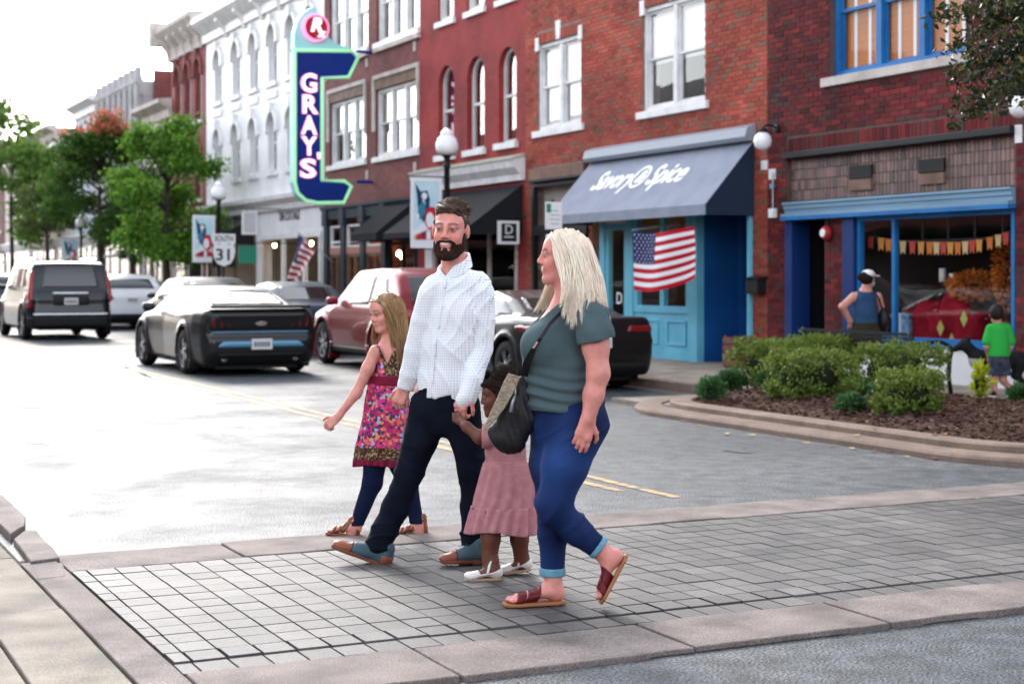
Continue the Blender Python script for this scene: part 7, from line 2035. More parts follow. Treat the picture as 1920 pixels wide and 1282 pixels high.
def hang_sign(px0, px1, py0, py1, Y, label, mface, mframe, txt=None, mtxt=None):
    a, b = onY(px0, py0, Y), onY(px1, py1, Y); o = thing('hanging_sign', label, 'sign', (b.x, Y, 0)); x0 = a.x - b.x; z1, z0 = a.z, b.z
    f = MB(); t = .05
    f.box(x0, 0, -.04, .04, z1 - t, z1); f.box(x0, 0, -.04, .04, z0, z0 + t); f.box(x0, x0 + t, -.04, .04, z0 + t, z1 - t); f.box(-t, 0, -.04, .04, z0 + t, z1 - t); f.build('frame', mframe, o)
    MB().box(x0 + t, -t, -.025, .025, z0 + t, z1 - t).build('face', mface, o)
    if txt: text_ob('lettering', txt, mtxt, o, .26, (x0 / 2, -.03, (z0 + z1) / 2 + .05), M_ACROSS, .003); MB().box(x0 / 2 - .10, x0 / 2 + .10, -.031, -.026, z0 + .13, z0 + .155).build('print_line', mtxt, o)
    MB().tube([(x0 + .1, 0, z1 + .08), (14.01 - b.x, 0, z1 + .08)], .016, 6).build('bracket', M_DARKMET, o)
    MB().tube([(x0 + .12, 0, z1), (x0 + .12, 0, z1 + .08)], .008, 5).tube([(-.12, 0, z1), (-.12, 0, z1 + .08)], .008, 5).build('chain', M_DARKMET, o)
hang_sign(934, 972, 414, 458, 28.05, 'square black sign with a white frame hanging by the brick pier', mat('sign_slate', (.012, .018, .03), .4), M_PLATEW, 'D', M_PLATEW)
hang_sign(454, 482, 396, 440, 43.6, 'grey framed sign hanging from the white building', mat('sign_palegrey', (.50, .50, .53), .5), M_WHITE)
hang_sign(448, 480, 461, 494, 42.6, 'small green sign hanging below the white building\'s black awning', M_SGREEN, M_SGREEN, None)

# ---- flags
M_FR = mat('flag_red', (.42, .008, .025), .8, spec=.1); M_FWt = mat('flag_white', (.78, .76, .78), .8, spec=.1); M_FB = mat('flag_blue', (.012, .022, .11), .8, spec=.1)
def flag(label, S, pole, group=None):
    o = thing('flag', label, 'flag', (0, 0, 0)); n = 22
    cl0 = None
    for k in range(13):
        mb = MB(); v0, v1 = k / 13, (k + 1) / 13
        us = [i / n for i in range(n + 1)]
        if k < 7: us = [.40 + .60 * i / n for i in range(n + 1)]
        mb.add([S(u, vv) for vv in (v0, (v0 + v1) / 2, v1) for u in us], [(j * (n + 1) + i, j * (n + 1) + i + 1, (j + 1) * (n + 1) + i + 1, (j + 1) * (n + 1) + i) for j in range(2) for i in range(n)])
        mb.build('stripe', M_FR if k % 2 == 0 else M_FWt, o, smooth=True)
    mb = MB(); mb.add([S(.40 * i / 10, 7 / 13 * j / 8) for j in range(9) for i in range(11)], [(j * 11 + i, j * 11 + i + 1, (j + 1) * 11 + i + 1, (j + 1) * 11 + i) for j in range(8) for i in range(10)])
    cn = mb.build('canton', M_FB, o, smooth=True); st = MB()
    for r_ in range(9):
        for c_ in range(6 if r_ % 2 == 0 else 5):
            u, v_ = .40 * (c_ + (.5 if r_ % 2 == 0 else 1.0)) / 6, 7 / 13 * (r_ + .6) / 9.2
            a = Vector(S(u, v_)); du = (Vector(S(u + .01, v_)) - a).normalized(); dv = (Vector(S(u, v_ + .01)) - a).normalized(); nn = du.cross(dv).normalized()
            toc = Vector((0, 0, H)) - a
            if nn.dot(toc) < 0: nn = -nn
            st.add([a + nn * .006] + [a + nn * .006 + (du * math.sin(math.pi * i / 5) + -dv * math.cos(math.pi * i / 5)) * (.022 if i % 2 == 0 else .009) for i in range(10)], [(0, 1 + i, 1 + (i + 1) % 10) for i in range(10)])
    st.build('stars', M_FWt, cn)
    MB().tube(pole, .014, 8).build('pole', mat('flag_pole', (.6, .6, .6), .3, metal=.6), o); return o
ya_, yb_ = YX(1186, 13.0), YX(1296, 13.0)
def S1(u, v_):
    zt = ZX(1186, 436, 13.0) + (ZX(1296, 424, 13.0) - ZX(1186, 436, 13.0)) * u - .05 * math.sin(math.pi * u)
    zb = ZX(1186, 543, 13.0) + (ZX(1296, 521, 13.0) - ZX(1186, 543, 13.0)) * u ** 2 - .06 * math.sin(math.pi * u)
    return (13.0 + .10 * math.sin(u * 7 + 1.5 * v_) * (.3 + .7 * u) * .8, ya_ + (yb_ - ya_) * u, zt + (zb - zt) * v_)
flag('american flag hanging across the light blue shop window', S1, [(13.0, ya_ + .02, ZX(1186, 432, 13.0)), (13.95, ya_ + .1, 2.4)])
fx = 12.9
def S2(u, v_):
    tl, tr, bl, br = onx(558, 440, fx), onx(588, 468, fx - .35), onx(541, 528, fx + .35), onx(560, 532, fx + .2)
    a = tl.lerp(tr, v_ * 0 + u * 1.0); b = bl.lerp(br, u); q = a.lerp(b, v_); q.x += .05 * math.sin(u * 8 + v_ * 5); return tuple(q)
tl = onx(558, 440, fx); flag('american flag drooping from a pole before the white building', S2, [tuple(onx(556, 434, fx)), (13.98, tl.y + .3, 1.9)])

# ---- wall lamps, bell, boxes and crate
def wall_globe(px, py, label):
    p = onx(px, py, 13.72); o = thing('wall_lamp', label, 'wall lamp', (p.x, p.y, p.z), 0, 'white globe wall lamps')
    MB().lathe([(.001, -.14), (.07, -.125), (.12, -.075), (.14, 0), (.12, .075), (.07, .125), (.001, .14)], (0, 0, 0), 20).build('globe', M_OPAL, o, smooth=True)
    MB().lathe([(.05, .12), (.07, .13), (.07, .17), (.03, .20)], (0, 0, 0), 14).build('cap', M_POST, o)
    MB().tube([(0, 0, .19), (.05, 0, .24), (.16, 0, .24), (.27, 0, .2)], .018, 8).build('arm', M_POST, o); MB().lathe([(.07, 0), (.07, .03), (.02, .04)], (.265, 0, .2), 14, Matrix.Rotation(R(-90), 3, 'Y')).build('rosette', M_POST, o)
wall_globe(1430, 265, 'white globe wall lamp on the brick between the grey awning and the boutique'); wall_globe(1913, 200, 'white globe wall lamp at the far side of the boutique, under the leaves')
p = onx(1553, 437, 13.98); o = thing('alarm_bell', 'round red alarm bell with a white centre on the brick pier', 'bell', (p.x, p.y, p.z)); MR = Matrix.Rotation(R(-90), 3, 'Y')
MB().lathe([(.105, 0), (.105, .05), (.08, .09), (.06, .10)], (0, 0, 0), 24, MR).build('gong', mat('bell_red', (.33, .02, .025), .35), o, smooth=True); MB().lathe([(.06, .10), (.055, .112), (.001, .114)], (0, 0, 0), 20, MR).build('centre', M_PLATEW, o); MB().tube([(.0, 0, .1), (0, 0, .32)], .012, 6).build('conduit', M_DARKMET, o)
p = onx(1418, 536, 13.9); o = thing('mail_box', 'black wall mailbox on the brick pier beside the blue entrance', 'mailbox', (p.x, p.y, p.z))
MB().box(-.10, .09, -.15, .15, -.12, .10).build('box', M_POST, o, bevel=.02); MB().prism([(-.12, .10), (.09, .10), (.09, .15), (-.02, .14)], lambda u, v_, w: (u, w, v_), -.165, .165).build('lid', M_POST, o)
p = onx(1449, 400, 13.95); o = thing('meter_box', 'small white meter box on the dark red brick', 'meter box', (p.x, p.y, p.z)); MB().box(-.05, .04, -.06, .06, -.07, .07).build('box', M_PLATEW, o, bevel=.01); MB().tube([(0, 0, .07), (0, 0, .62)], .012, 6).build('conduit', mat('galvanised', (.35, .40, .45), .4, metal=.5), o); MB().lathe([(.04, -.03), (.04, .03), (.01, .05)], (-.01, 0, .40), 12).build('fitting', M_STEEL, o)
p = onx(1384, 680, 13.75); o = thing('wooden_crate', 'brown wooden crate standing by the deep blue entrance', 'crate', (p.x, p.y, SWZ))
for k in range(4): MB().box(-.17, .17, -.17, -.155, .02 + k * .115, .115 + k * .115).box(-.17, -.155, -.155, .17, .02 + k * .115, .115 + k * .115).box(.155, .17, -.155, .17, .02 + k * .115, .115 + k * .115).box(-.155, .155, .155, .17, .02 + k * .115, .115 + k * .115).build('slat', mat('crate_wood', (.20, .09, .05), .7, c2=(.13, .055, .03), scale=6), o)
for sx in (-1, 1):
    for sy in (-1, 1): MB().box(min(sx * .15, sx * .125), max(sx * .15, sx * .125), min(sy * .15, sy * .125), max(sy * .15, sy * .125), 0, .49).build('corner_post', mat('crate_wood', (0, 0, 0)), o)
# ---- pendant lamps that show lit behind the panes
for px, py, X in ((671, 478, 15.2), (724, 465, 15.6), (748, 476, 15.0), (755, 482, 15.0), (1366, 472, 16.0), (1299, 443, 15.4), (515, 460, 15.2), (584, 457, 15.0), (632, 524, 15.5), (704, 508, 15.8)):
    p = onx(px, py, X); o = thing('pendant_lamp', 'small lit warm pendant bulb hanging ' + ('inside the blue shop under the grey awning' if px > 1200 else 'inside the white building\'s shop' if px < 600 else 'behind the slate shop front'), 'lamp', (p.x, p.y, p.z), 0, 'pendant bulbs in the shops')
    MB().lathe([(.001, -.07), (.045, -.05), (.06, 0), (.045, .05), (.02, .08)], (0, 0, 0), 12).build('bulb', M_BULB, o, smooth=True); MB().tube([(0, 0, .08), (0, 0, max(.2, 2.9 - p.z))], .008, 5).build('cord', M_BLACK, o)

# ================================================================ plants
def leafmat(name, cols, rough=.55, tr=.45):
    m, n, l, p = nt(name); n.remove(p)
    a = n.new('ShaderNodeAttribute'); a.attribute_name = 'rnd'; oi = n.new('ShaderNodeObjectInfo')
    r = n.new('ShaderNodeValToRGB'); e = r.color_ramp.elements
    while len(e) < len(cols): e.new(.5)
    for i, c in enumerate(cols): e[i].position = i / (len(cols) - 1); e[i].color = col4(c)
    l.new(a.outputs['Fac'], r.inputs['Fac'])
    pb = n.new('ShaderNodeBsdfPrincipled'); pb.inputs['Roughness'].default_value = rough; pb.inputs['Specular IOR Level'].default_value = .3; l.new(r.outputs[0], pb.inputs['Base Color'])
    t = n.new('ShaderNodeBsdfTranslucent'); l.new(r.outputs[0], t.inputs[0]); mx = n.new('ShaderNodeMixShader'); mx.inputs[0].default_value = tr
    l.new(pb.outputs[0], mx.inputs[1]); l.new(t.outputs[0], mx.inputs[2]); l.new(mx.outputs[0], n['Material Output'].inputs[0]); return m
def leaves(name, C, size, m, parent, seed=1, rv=None, asp=.5, up=.25, loc=None):
    """pointed leaf-sized faces at the points C"""
    r = np.random.RandomState(seed); C = np.asarray(C, np.float32); n = len(C)
    d = r.normal(size=(n, 3)); d[:, 2] -= up; d /= np.linalg.norm(d, axis=1, keepdims=True); w = np.cross(d, r.normal(size=(n, 3))); w /= np.linalg.norm(w, axis=1, keepdims=True)
    s = (np.asarray(size) * r.uniform(.65, 1.3, n))[:, None]; nn = np.cross(d, w) * s * .12
    V = np.stack([C, C + d * s * .45 + w * s * asp * .5 + nn, C + d * s, C + d * s * .45 - w * s * asp * .5 + nn], 1).reshape(-1, 3)
    me = nmesh(name, V, np.arange(4 * n).reshape(-1, 4), False)
    a = me.attributes.new('rnd', 'FLOAT', 'FACE'); a.data.foreach_set('value', (r.rand(n) if rv is None else np.clip(rv, 0, 1)).astype(np.float32))
    return link(name, me, m, parent, loc)
M_BARK = mat('tree_bark', (.075, .055, .045), .9, c2=(.04, .03, .025), scale=14, bump=.6, bscale=40, stretch=(1, 1, .3))
def tree(px, X, label, top, base, rx, cols, n, size, seed, trunk_px=None, lean=0.0, red=None, squash=1.0):
    p = onx(px, 500, X); zt, zb = ZX(px, top, X), ZX(px, base, X); o = thing('tree', label, 'tree', (X, p.y, SWZ)); r = np.random.RandomState(seed)
    cz = (zt + zb) / 2; rz_ = (zt - zb) / 2
    tk = MB(); tk.tube([(0, 0, 0), (.03, .02, cz * .35), (-.04, .0, cz * .7), (.0, .05, cz + rz_ * .2)], [.13, .11, .085, .04], 9)
    tips = []
    for k in range(26):
        a = r.uniform(0, 6.28); e = r.uniform(-.95, .95); sq = math.sqrt(1 - e ** 4 if e < 0 else 1 - e * e); q = np.array([math.cos(a) * rx * sq * r.uniform(.5, .95), math.sin(a) * rx * sq * r.uniform(.5, .95), cz + e * rz_ * .85])
        b = np.array([0, 0, max(zb * .75, min(cz + e * rz_ * .5 - .5, cz + rz_ * .1))]); mid = (q + b) / 2 + np.array([0, 0, .12 * rx]); tk.tube([b, mid, q], [.045, .03, .012], 5); tips.append((q, mid))
    tk.build('trunk', M_BARK, o, smooth=True)
    C = []
    for q, mid in tips:
        for k in range(n // 26):
            t = r.rand() ** .6; c = mid * (1 - t) + q * t; rr_ = rx * .33 * (.55 + .5 * r.rand()); dv = r.normal(size=3); dv /= np.linalg.norm(dv); C.append(c + dv * rr_ * r.rand() ** .45 * np.array([1, 1, .75]))
    C = np.array(C); rv = r.rand(len(C)) * (.58 if red is not None else .95)
    if red is not None: rv = np.where((C[:, 2] > cz + rz_ * red) & (r.rand(len(C)) < .75), .86 + .14 * r.rand(len(C)), rv)
    leaves('crown', C, size, leafmat('leaf_tree_%d' % seed, cols), o, seed, rv)
    return o
tree(188, 11.75, 'tree with a crown turning orange red at the top beside the street banner', 195, 485, 2.45, [(.026, .07, .008), (.05, .12, .014), (.085, .18, .026), (.06, .11, .018), (.46, .18, .10), (.50, .13, .08)], 16000, .18, 21, red=.55)
tree(312, 11.75, 'dense bright green tree before the white arched building', 205, 520, 2.05, [(.03, .09, .008), (.065, .17, .012), (.11, .26, .022), (.17, .34, .04), (.22, .38, .07)], 17000, .16, 22)
tree(250, 11.75, 'slim dark tree standing between the two street trees', 300, 520, .9, [(.02, .055, .01), (.035, .09, .014), (.05, .11, .02), (.04, .09, .02)], 2600, .15, 24)
tree(22, 11.75, 'loose tall tree at the far end of the parked cars', 150, 500, 3.0, [(.07, .14, .025), (.13, .24, .04), (.20, .32, .07), (.16, .26, .06)], 8000, .30, 23)
tree(90, 11.75, 'small olive tree down the street beside the pink building', 330, 470, 1.5, [(.05, .09, .02), (.09, .14, .03), (.12, .16, .05)], 1800, .22, 27)
# branch that reaches in over the boutique
p = at(2015, 0, 13.0); nt_ = thing('tree', 'small street tree reaching its leafy twigs in over the boutique window', 'tree', (p.x, p.y, .15)); r = np.random.RandomState(11)
tk = MB(); tk.tube([(0, 0, 0), (.02, 0, 1.2), (-.02, .03, 2.4), (0, 0, 4.6)], [.075, .065, .05, .03], 9)
C = []; tg = [(1800, 110), (1850, 40), (1880, 170), (1775, 45), (1835, 200), (1786, 232), (1905, 90), (1752, 35), (1820, 150), (1865, 110), (1770, 95), (1795, 195), (1890, 30), (1850, 175), (1910, 150), (1830, 60), (1780, 150), (1900, -40), (1800, -50), (1990, 60), (2050, 20), (2100, 100), (2020, -80), (1950, -90), (2120, -40), (1960, 120), (1880, -110), (1845, 120), (1890, 105), (1905, 45)]
for i, (a, b) in enumerate(tg):
    q = np.array(at(a, b, 13.0 + r.uniform(-.5, .6)) - Vector((p.x, p.y, .15))); s0 = np.array([0, 0, min(4.4, max(2.6, q[2] + .25))]); mid = s0 * .45 + q * .55 + np.array([0, 0, .18])
    tk.tube([s0, mid, q], [.016, .010, .004], 5)
    for k in range(150):
        t = r.rand() ** .55; c = (1 - t) ** 2 * s0 + 2 * t * (1 - t) * mid + t * t * q
        if t < .35: continue
        dv = r.normal(size=3); C.append(c + dv / np.linalg.norm(dv) * .15 * r.rand())
tk.build('trunk', M_BARK, nt_, smooth=True)
leaves('crown', C, .068, leafmat('leaf_near', [(.008, .017, .005), (.014, .03, .007), (.022, .042, .01), (.012, .022, .006), (.035, .055, .012), (.16, .12, .025)], .4, .15), nt_, 5, None, .55)
# clipped shrubs
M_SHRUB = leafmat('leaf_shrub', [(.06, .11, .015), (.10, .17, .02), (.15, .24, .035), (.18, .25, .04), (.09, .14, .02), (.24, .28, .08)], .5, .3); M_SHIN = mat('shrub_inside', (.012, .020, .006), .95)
def shrub(px, base, w, top, label, zb=.2, n=3800, size=.045, mt=None, name='shrub', fl=0.0, seed=1, box=.55):
    p = gnd(px, base, zb); d = p.x * SA + p.y * CA; rx = w / 2 * d / F; hh = (base - top) * d / F; o = thing(name, label, 'shrub' if name == 'shrub' else 'plant', (p.x, p.y, zb - .04)); r = np.random.RandomState(seed)
    v = r.normal(size=(n, 3)); v /= np.linalg.norm(v, axis=1, keepdims=True); v = np.sign(v) * np.abs(v) ** box; rad = r.uniform(.80, 1.06, (n, 1)) ** (1 if n > 1000 else 3) * (1 + .13 * noise3(v, 5.0, seed) + .05 * noise3(v, 11.0, seed + 1))[:, None]
    C = v * rad * np.array([rx, rx * .9, hh / 2]) + np.array([0, 0, hh / 2 + .02]); C = C[C[:, 2] > .01]
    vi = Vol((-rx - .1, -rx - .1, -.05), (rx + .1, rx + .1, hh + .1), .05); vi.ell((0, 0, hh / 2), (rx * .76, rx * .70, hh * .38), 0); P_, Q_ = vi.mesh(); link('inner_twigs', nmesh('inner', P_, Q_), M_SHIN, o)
    rv = np.clip(.18 + .5 * (C[:, 2] / hh) + .25 * r.normal(size=len(C)), 0, .85)  # lit tops and dark bases put into the leaf tone by height
    if fl: rv = np.where((r.rand(len(C)) < fl) & (C[:, 2] > hh * .6), 1.0, rv)
    leaves('foliage', C, size, mt or M_SHRUB, o, seed, rv, .6, -.5); MB().tube([(0, 0, -.02), (0, 0, hh * .3)], .03, 6).build('stem', M_BARK, o)
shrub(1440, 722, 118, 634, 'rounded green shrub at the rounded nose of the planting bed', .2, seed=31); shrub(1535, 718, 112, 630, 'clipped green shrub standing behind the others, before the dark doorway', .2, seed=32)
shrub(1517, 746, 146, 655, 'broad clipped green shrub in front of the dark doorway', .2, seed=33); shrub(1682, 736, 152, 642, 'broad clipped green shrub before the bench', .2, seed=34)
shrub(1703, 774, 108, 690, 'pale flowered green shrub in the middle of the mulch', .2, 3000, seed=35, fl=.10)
M_LOW = leafmat('leaf_low', [(.02, .07, .02), (.035, .11, .03), (.06, .15, .04), (.05, .12, .05), (.08, .18, .06)], .5, .25); M_LIME = leafmat('leaf_lime', [(.30, .36, .02), (.42, .48, .03), (.5, .52, .06)], .5, .3)
for px, b, w, t, lb in ((1333, 742, 42, 708, 'low leafy green plant at the tip of the bed'), (1372, 724, 44, 694, 'low leafy green plant beside the rounded shrub, with a reddish bloom'), (1596, 768, 50, 738, 'low leafy green plant lying on the mulch before the broad shrub'), (1612, 745, 48, 716, 'low leafy green plant tucked behind its twin in the mulch'), (1442, 728, 34, 696, 'small dark green plant between two shrubs'), (1912, 752, 40, 720, 'low dark green plant in the bed beside the dog')):
    shrub(px, b, w, t, lb, .2, 700, .05, M_LOW, 'plant', 0, int(px), .9)
shrub(1838, 742, 30, 682, 'tall lime green sprig growing beside the bench arm', .18, 130, .10, M_LIME, 'plant', 0, 77, 1.0)
# ---- bench
def bench():
    a = gnd(1752, 742, SWZ); o = thing('park_bench', 'black metal park bench turned towards the shops behind the shrubs', 'bench', (12.2, a.y + .05, SWZ)); L_ = 2.05
    for y in (0.0, L_):
        MB().tube([(-.02, y, .0), (.03, y, .25), (.06, y, .40), (.02, y, .55), (-.06, y, .74)], .028, 8).build('leg', M_POST, o, smooth=True)
        MB().tube([(.56, y, .0), (.52, y, .22), (.54, y, .42)], .026, 8).tube([(.04, y, .40), (.30, y, .38), (.54, y, .42)], .024, 8).build('leg', M_POST, o, smooth=True)
        MB().tube([(.0, y, .60), (.20, y, .62), (.42, y, .62), (.54, y, .57), (.57, y, .50), (.54, y, .42)], .022, 8).tube([(.40, y, .46), (.34, y, .52), (.28, y, .49), (.28, y, .44)], .016, 6).build('arm', M_POST, o, smooth=True)
    for k in range(7): MB().box(.06 + k * .07, .11 + k * .07, .02, L_ - .02, .435, .455).build('seat_slat', M_POST, o)
    for k in range(5):
        z = .48 + k * .055; x = .035 - k * .024; MB().box(x - .012, x + .008, .02, L_ - .02, z, z + .036).build('back_slat', M_POST, o)
bench()

# ================================================================ people and dog by the shops
fl_ = Fig(1622, 19.75, 'woman in a blue tank top and white cap looking into the boutique window'); P = fl_.P; fl_.root.location.z = 0
lc_, lM, ls_ = P(1627, 524, 0), rotm(155, 0, 0), 1.0
v = Vol((-.40, -.30, .08), (.40, .30, 1.72), .012); head(v, lc_, lM, ls_)
v.chain([P(1624, 536), P(1622, 552)], [.05, .065], .03); v.chain([P(1622, 625), P(1622, 590), P(1622, 560)], [.16, .135, .135], .05, (0, 1, 0), .75)
v.chain([P(1601, 556), P(1580, 575, -.05), P(1594, 602, -.02)], [.055, .045, .035], .03); v.chain([P(1646, 556), P(1654, 585, .03), P(1652, 612, .1)], [.055, .045, .035], .03)
hand(v, P(1594, 602, -.02), (.4, .2, -.8), (0, -1, .2), .9, 30); hand(v, P(1652, 614, .1), (0, .2, -1), (.5, -.8, 0), .9, 30)
v.chain([P(1610, 630), P(1605, 675), P(1602, 716)], [.10, .06, .045], .03); v.chain([P(1637, 630), P(1641, 675), P(1644, 716, .02)], [.10, .06, .045], .03)
def bg_body(fig, v, skin):
    p_, q_ = v.mesh(); p_ = relax(p_, q_, 1); me = nmesh('body', p_, q_); set_col(me, np.tile(np.array(skin, np.float32), (len(p_), 1))); link('body', me, M_SKIN, fig.root)
bg_body(fl_, v, (.52, .25, .20))
v = Vol((-.25, -.25, .85), (.25, .25, 1.45), .012); v.chain([P(1622, 612), P(1622, 585), P(1622, 562)], [.168, .150, .145], .05, (0, 1, 0), .78); v.cone(P(1612, 556), P(1612, 548), .035, .03, .03); v.cone(P(1632, 556), P(1632, 548), .035, .03, .03)
fl_.garment('tank_top', v, mat('blue_tank', (.022, .055, .12), .9, c2=(.03, .075, .15), scale=6, spec=.1))
v = Vol((-.3, -.25, .65), (.3, .25, 1.0), .012); v.chain([P(1622, 606), P(1622, 622)], [.168, .170], .04, (0, 1, 0), .8); v.chain([P(1610, 625), P(1607, 644)], [.115, .115], .03); v.chain([P(1636, 625), P(1639, 644)], [.115, .115], .03); fl_.garment('shorts', v, mat('olive_shorts', (.035, .032, .018), .9, spec=.1), lambda X, Y, Z: np.maximum(P(0, 640)[2] - Z, Z - P(0, 604)[2]))
v = Vol(lc_ - .2, lc_ + .22, .012); v.ell(lc_ + np.array([.005, .0, .065]), (.085, .10, .06), .02); v.cone(lc_ + np.array([.05, .06, .06]), lc_ + np.array([.14, .10, .045]), .05, .045, .03, (0, 0, 1), .25); fl_.garment('cap', v, mat('white_cap', (.72, .68, .70), .7), lambda X, Y, Z: lc_[2] + .035 - Z + 0 * X)
v = Vol(lc_ - .2, lc_ + .2, .012); v.ell(lc_ + np.array([.055, .065, -.05]), (.05, .05, .045), .01); fl_.garment('face_mask', v, mat('mask_blue', (.25, .55, .60), .8))
v = Vol(lc_ - .2, lc_ + .2, .012); v.ell(lc_ + np.array([-.02, -.02, .02]), (.085, .09, .09), .01); v.ell(lc_ + np.array([-.10, -.04, .03]), (.04, .04, .05), .02); fl_.garment('hair', v, M_COIL)
for px_, dd_ in ((1602, 0), (1644, .02)):
    h_ = P(px_ - 3, 724, dd_ - .08); t_ = P(px_ + 3, 722, dd_ + .15); h_[2] = t_[2] = SWZ; shoe(fl_, h_, t_, (0, 0, 1), .10, (M_BLACK, M_BLACK, M_PLATEW), low=True, heel=False)
o = thing('shoulder_bag', 'black shoulder bag hanging at the side of the window shopper', 'bag', fl_.root.location, -AZ); v = Vol((.0, -.2, .75), (.35, .25, 1.2), .012); v.ell(P(1657, 600, .0), (.075, .10, .16), .02); p_, q_ = v.mesh(); link('bag_body', nmesh('bag', p_, q_), M_LEAB, o)
MB().tube([P(1655, 582, -.05), P(1648, 560, -.10), P(1640, 548, -.02)], .012, 6).build('strap', M_LEAB, o)
fk = Fig(1872, 18.05, 'child in a bright green t-shirt and navy shorts seen from behind'); P = fk.P
kc, kM, ks = P(1868, 590, 0), rotm(165, 6, 0), .92
v = Vol((-.25, -.25, .08), (.25, .3, 1.3), .012); head(v, kc, kM, ks, child=True); v.chain([P(1870, 600), P(1872, 612)], [.042, .05], .02); v.chain([P(1873, 668), P(1873, 625)], [.10, .095], .04, (0, 1, 0), .75)
v.chain([P(1856, 618), P(1850, 650), P(1853, 668, .08)], [.038, .030, .022], .02); v.chain([P(1890, 618), P(1895, 650), P(1890, 665, .08)], [.038, .030, .022], .02); hand(v, P(1853, 668, .08), (0, .4, -.9), (-1, 0, 0), .7, 30); hand(v, P(1890, 666, .08), (0, .4, -.9), (1, 0, 0), .7, 30)
v.chain([P(1865, 690), P(1863, 715), P(1865, 738)], [.06, .042, .032], .02); v.chain([P(1882, 690), P(1880, 712, .02), P(1893, 728, .05)], [.06, .042, .032], .02); bg_body(fk, v, (.50, .24, .19))
v = Vol((-.25, -.25, .55), (.25, .25, 1.05), .010); v.chain([P(1873, 664), P(1873, 620)], [.125, .112], .04, (0, 1, 0), .8); v.cone(P(1858, 616), P(1888, 616), .05, .05, .03); v.chain([P(1857, 616), P(1851, 640)], [.050, .056], .02); v.chain([P(1889, 616), P(1895, 640)], [.050, .056], .02); fk.garment('t_shirt', v, mat('green_jersey', (.03, .36, .06), .85, spec=.1), lambda X, Y, Z: np.maximum(P(0, 668)[2] - Z, Z - P(0, 605)[2]), .004, 14, 2)
v = Vol((-.2, -.2, .3), (.2, .2, .7), .010); v.chain([P(1873, 668), P(1873, 676)], [.118, .12], .03, (0, 1, 0), .8); v.chain([P(1866, 680), P(1864, 704)], [.072, .074], .02); v.chain([P(1882, 680), P(1884, 704)], [.072, .074], .02); fk.garment('shorts', v, mat('navy_camouflage', (.012, .016, .035), .9, c2=(.06, .07, .10), scale=14), lambda X, Y, Z: np.maximum(P(0, 704)[2] - Z, Z - P(0, 666)[2]))
v = Vol(kc - .2, kc + .2, .010); v.ell(kc + np.array([0, -.015, .03]), (.082, .09, .095), .01); fk.garment('hair', v, mat('dark_hair', (.018, .011, .009), .7))
for px_, dd_ in ((1865, 0), (1895, .05)):
    h_ = P(px_ - 2, 742, dd_ - .05); t_ = P(px_ - 4, 742, dd_ + .13); h_[2] = t_[2] = SWZ; shoe(fk, h_, t_, (0, 0, 1), .075, (M_BLACK, M_BLACK, M_PLATEW), low=True, heel=False)
p = at(1868, 0, 18.6); dg = thing('dog', 'black and white dog standing beside the child', 'dog', (p.x, p.y, SWZ), -AZ); v = Vol((-.55, -.3, -.02), (.75, .3, .75), .012)
v.chain([(-.20, 0, .40), (.05, 0, .39), (.26, 0, .41)], [.125, .11, .105], .05); v.chain([(-.22, 0, .44), (-.33, .03, .55), (-.36, .05, .58)], [.085, .06, .065], .04); v.chain([(-.38, .05, .58), (-.47, .08, .53)], [.055, .035], .03)
for sx, yy, bk in ((-.20, -.07, 0), (-.18, .07, 0), (.27, -.07, 1), (.29, .07, 1)):
    if bk: v.chain([(sx, yy, .36), (sx - .05, yy, .22), (sx + .06, yy, .12), (sx + .04, yy, .02), (sx + .0, yy, .015)], [.075, .045, .026, .024, .022], .02)
    else: v.chain([(sx, yy, .34), (sx + .01, yy, .18), (sx - .01, yy, .02), (sx - .05, yy, .018)], [.055, .032, .025, .022], .02)
v.chain([(.34, 0, .44), (.48, 0, .36), (.60, 0, .33), (.68, 0, .36)], [.03, .025, .022, .012], .02)
for g in (-1, 1): v.ell((-.33, .05 + g * .05, .64), (.025, .015, .045), .02)
P_, Q_ = v.mesh(); me = nmesh('body', P_, Q_); cc = np.tile(np.array([.010, .010, .011], np.float32), (len(P_), 1)); wq = ((P_[:, 2] < .12) | ((P_[:, 0] < -.22) & (P_[:, 2] < .42))).astype(np.float32)[:, None]; set_col(me, cc * (1 - wq) + np.array([.45, .43, .40], np.float32) * wq); link('body', me, mat('dog_fur', (.01, .01, .01), .8, attr='Col', bump=.5, bscale=140), dg)

# ================================================================ window display of the boutique
def disp(px, py, X): return onx(px, py, X)
bt_ = thing('bunting', 'string of orange and cream pennants hanging inside the boutique window', 'bunting'); pp = [(1592, 452), (1640, 458), (1690, 466), (1745, 468), (1800, 468), (1845, 462), (1893, 448)]
MB().tube([disp(a, b - 14, 14.3) for a, b in pp], .006, 5).build('cord', M_WOODD, bt_); BC = [mat('pennant_%s' % k, c, .8) for k, c in (('orange', (.65, .20, .05)), ('cream', (.68, .50, .26)), ('red', (.55, .08, .06)), ('amber', (.70, .32, .08)))]
for i, px in enumerate((1596, 1612, 1632, 1652, 1666, 1693, 1711, 1727, 1743, 1756, 1769, 1782, 1796, 1810, 1823, 1836, 1856, 1872, 1886)):
    py = np.interp(px, [a for a, b in pp], [b for a, b in pp]) - 14; a, b, c, d = disp(px - 6, py, 14.29), disp(px + 6, py, 14.29), disp(px + 4, py + 25, 14.29), disp(px - 4, py + 25, 14.29); e = disp(px, py + 19, 14.29)
    MB().prism([(q.y, q.z) for q in (a, d, e, c, b)], lambda u, v_, w: (w, u, v_), 14.286, 14.292).build('pennant', BC[i % 4], bt_)
y0_, y1_ = YX(1890, 14.9), YX(1700, 14.9)
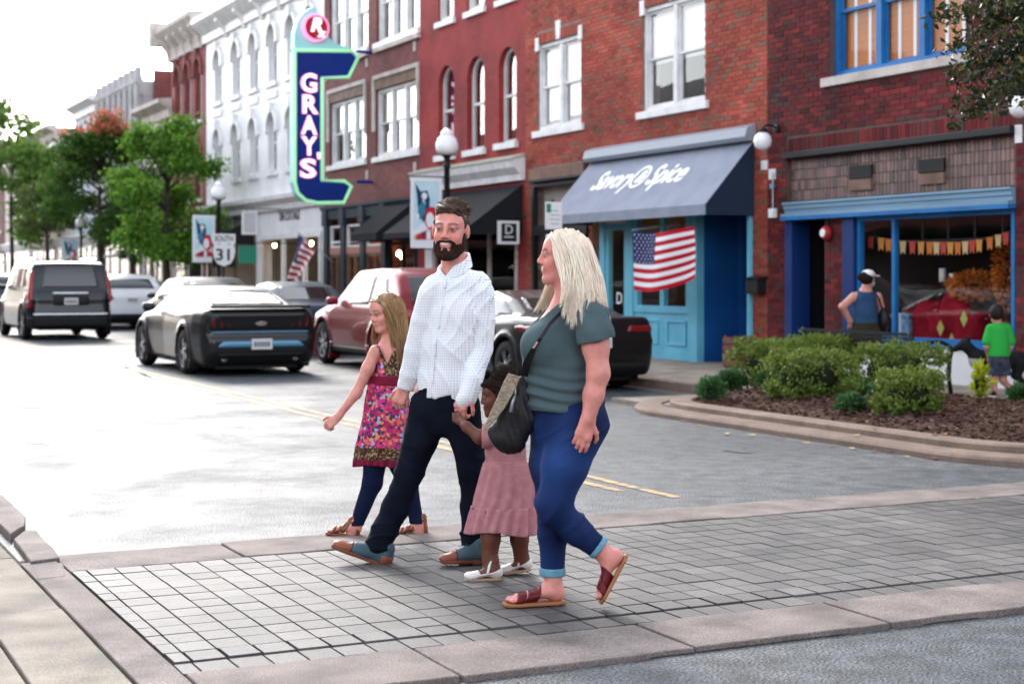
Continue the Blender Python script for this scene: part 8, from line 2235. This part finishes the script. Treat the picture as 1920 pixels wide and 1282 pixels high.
tb = thing('display_table', 'display table draped with dark red throws in the boutique window', 'table', (0, 0, 0)); v = Vol((14.4, y0_ - .2, .5), (15.6, y1_ + .2, 1.6), .025)
v.box((15.0, (y0_ + y1_) / 2, .80), (.38, (y1_ - y0_) / 2 - .25, .22), .08); v.ell((14.85, y1_ - .65, 1.0), (.28, .32, .18), .1); v.ell((14.8, y0_ + .8, 1.05), (.22, .28, .26), .1)
P_, Q_ = v.mesh(); N_ = vnormals(P_, Q_); P_ = P_ + N_ * (.03 * np.sin(P_[:, 1] * 22 + 2 * noise3(P_, 4, 3)))[:, None]; link('red_throw', nmesh('throw', P_, Q_), mat('throw_red', (.34, .012, .03), .85, c2=(.20, .008, .02), scale=5, spec=.1), tb)
for px, py in ((1764, 615), (1808, 598), (1785, 640)):
    q = disp(px, py, 14.5); MB().prism([(0, .11), (-.07, 0), (0, -.11), (.07, 0)], lambda u, v_, w: (w, q.y + u, q.z + v_), 14.49, 14.5).build('woven_diamond', mat('diamond_yellow', (.45, .42, .12), .8), tb)
MB().box(14.7, 15.3, y0_ + .1, y1_ - .1, .52, .58).build('table_base', M_WOODD, tb)
def bouquet(px, py, X, label, n, rx, rz, seed):
    q = disp(px, py, X); o = thing('autumn_bouquet', label, 'bouquet', tuple(q)); r = np.random.RandomState(seed); C = r.normal(size=(n, 3)); C = C / np.linalg.norm(C, axis=1, keepdims=True) * r.rand(n, 1) ** .4 * np.array([rx, rx, rz])
    leaves('leaves', C, .065, leafmat('leaf_autumn', [(.42, .08, .01), (.60, .18, .015), (.70, .30, .03), (.35, .05, .01)], .6, .3) if 'leaf_autumn' not in bpy.data.materials else bpy.data.materials['leaf_autumn'], o, seed, None, .8)
    st = MB()
    for k in range(9): c = C[k * 7]; st.tube([(0, 0, -rz - .25), tuple(c * .6), tuple(c)], .006, 5)
    st.build('stems', M_BARK, o); MB().lathe([(.06, -rz - .55), (.10, -rz - .45), (.09, -rz - .28), (.05, -rz - .18), (.06, -rz - .14)], (0, 0, 0), 14).build('vase', M_WOODD, o, smooth=True)
bouquet(1826, 536, 14.75, 'orange autumn leaf bouquet above the red throws', 700, .34, .20, 3); bouquet(1888, 510, 14.65, 'tall orange autumn leaf spray at the edge of the display', 600, .16, .50, 4)
for px, py, lb in ((1767, 516, 'taller white pillar candle in the boutique display'), (1786, 526, 'lower white pillar candle in the boutique display')):
    q = disp(px, py, 14.7); o = thing('pillar_candle', lb, 'candle', (q.x, q.y, q.z - .09)); MB().lathe([(.045, 0), (.045, .18), (.038, .185), (.001, .17)], (0, 0, 0), 14).build('wax', M_SHADE, o, smooth=True); MB().lathe([(.06, -.02), (.06, 0), (.012, -.03), (.012, -.30), (.05, -.34)], (0, 0, 0), 12).build('stand', M_DARKMET, o)
q = disp(1702, 610, 14.7); o = thing('gift_box', 'bright blue patterned gift box beside the red throws', 'box', (q.x, q.y, q.z - .15)); MB().box(-.14, .14, -.16, .16, 0, .26).build('box', mat('gift_blue', (.02, .10, .40), .5, c2=(.25, .45, .60), scale=12), o, bevel=.01); MB().box(-.15, .15, -.17, .17, .262, .32).build('lid', mat('gift_blue', (0, 0, 0)), o, bevel=.01); MB().box(-.155, .155, -.03, .03, .0, .325).build('ribbon', M_PLATEW, o)
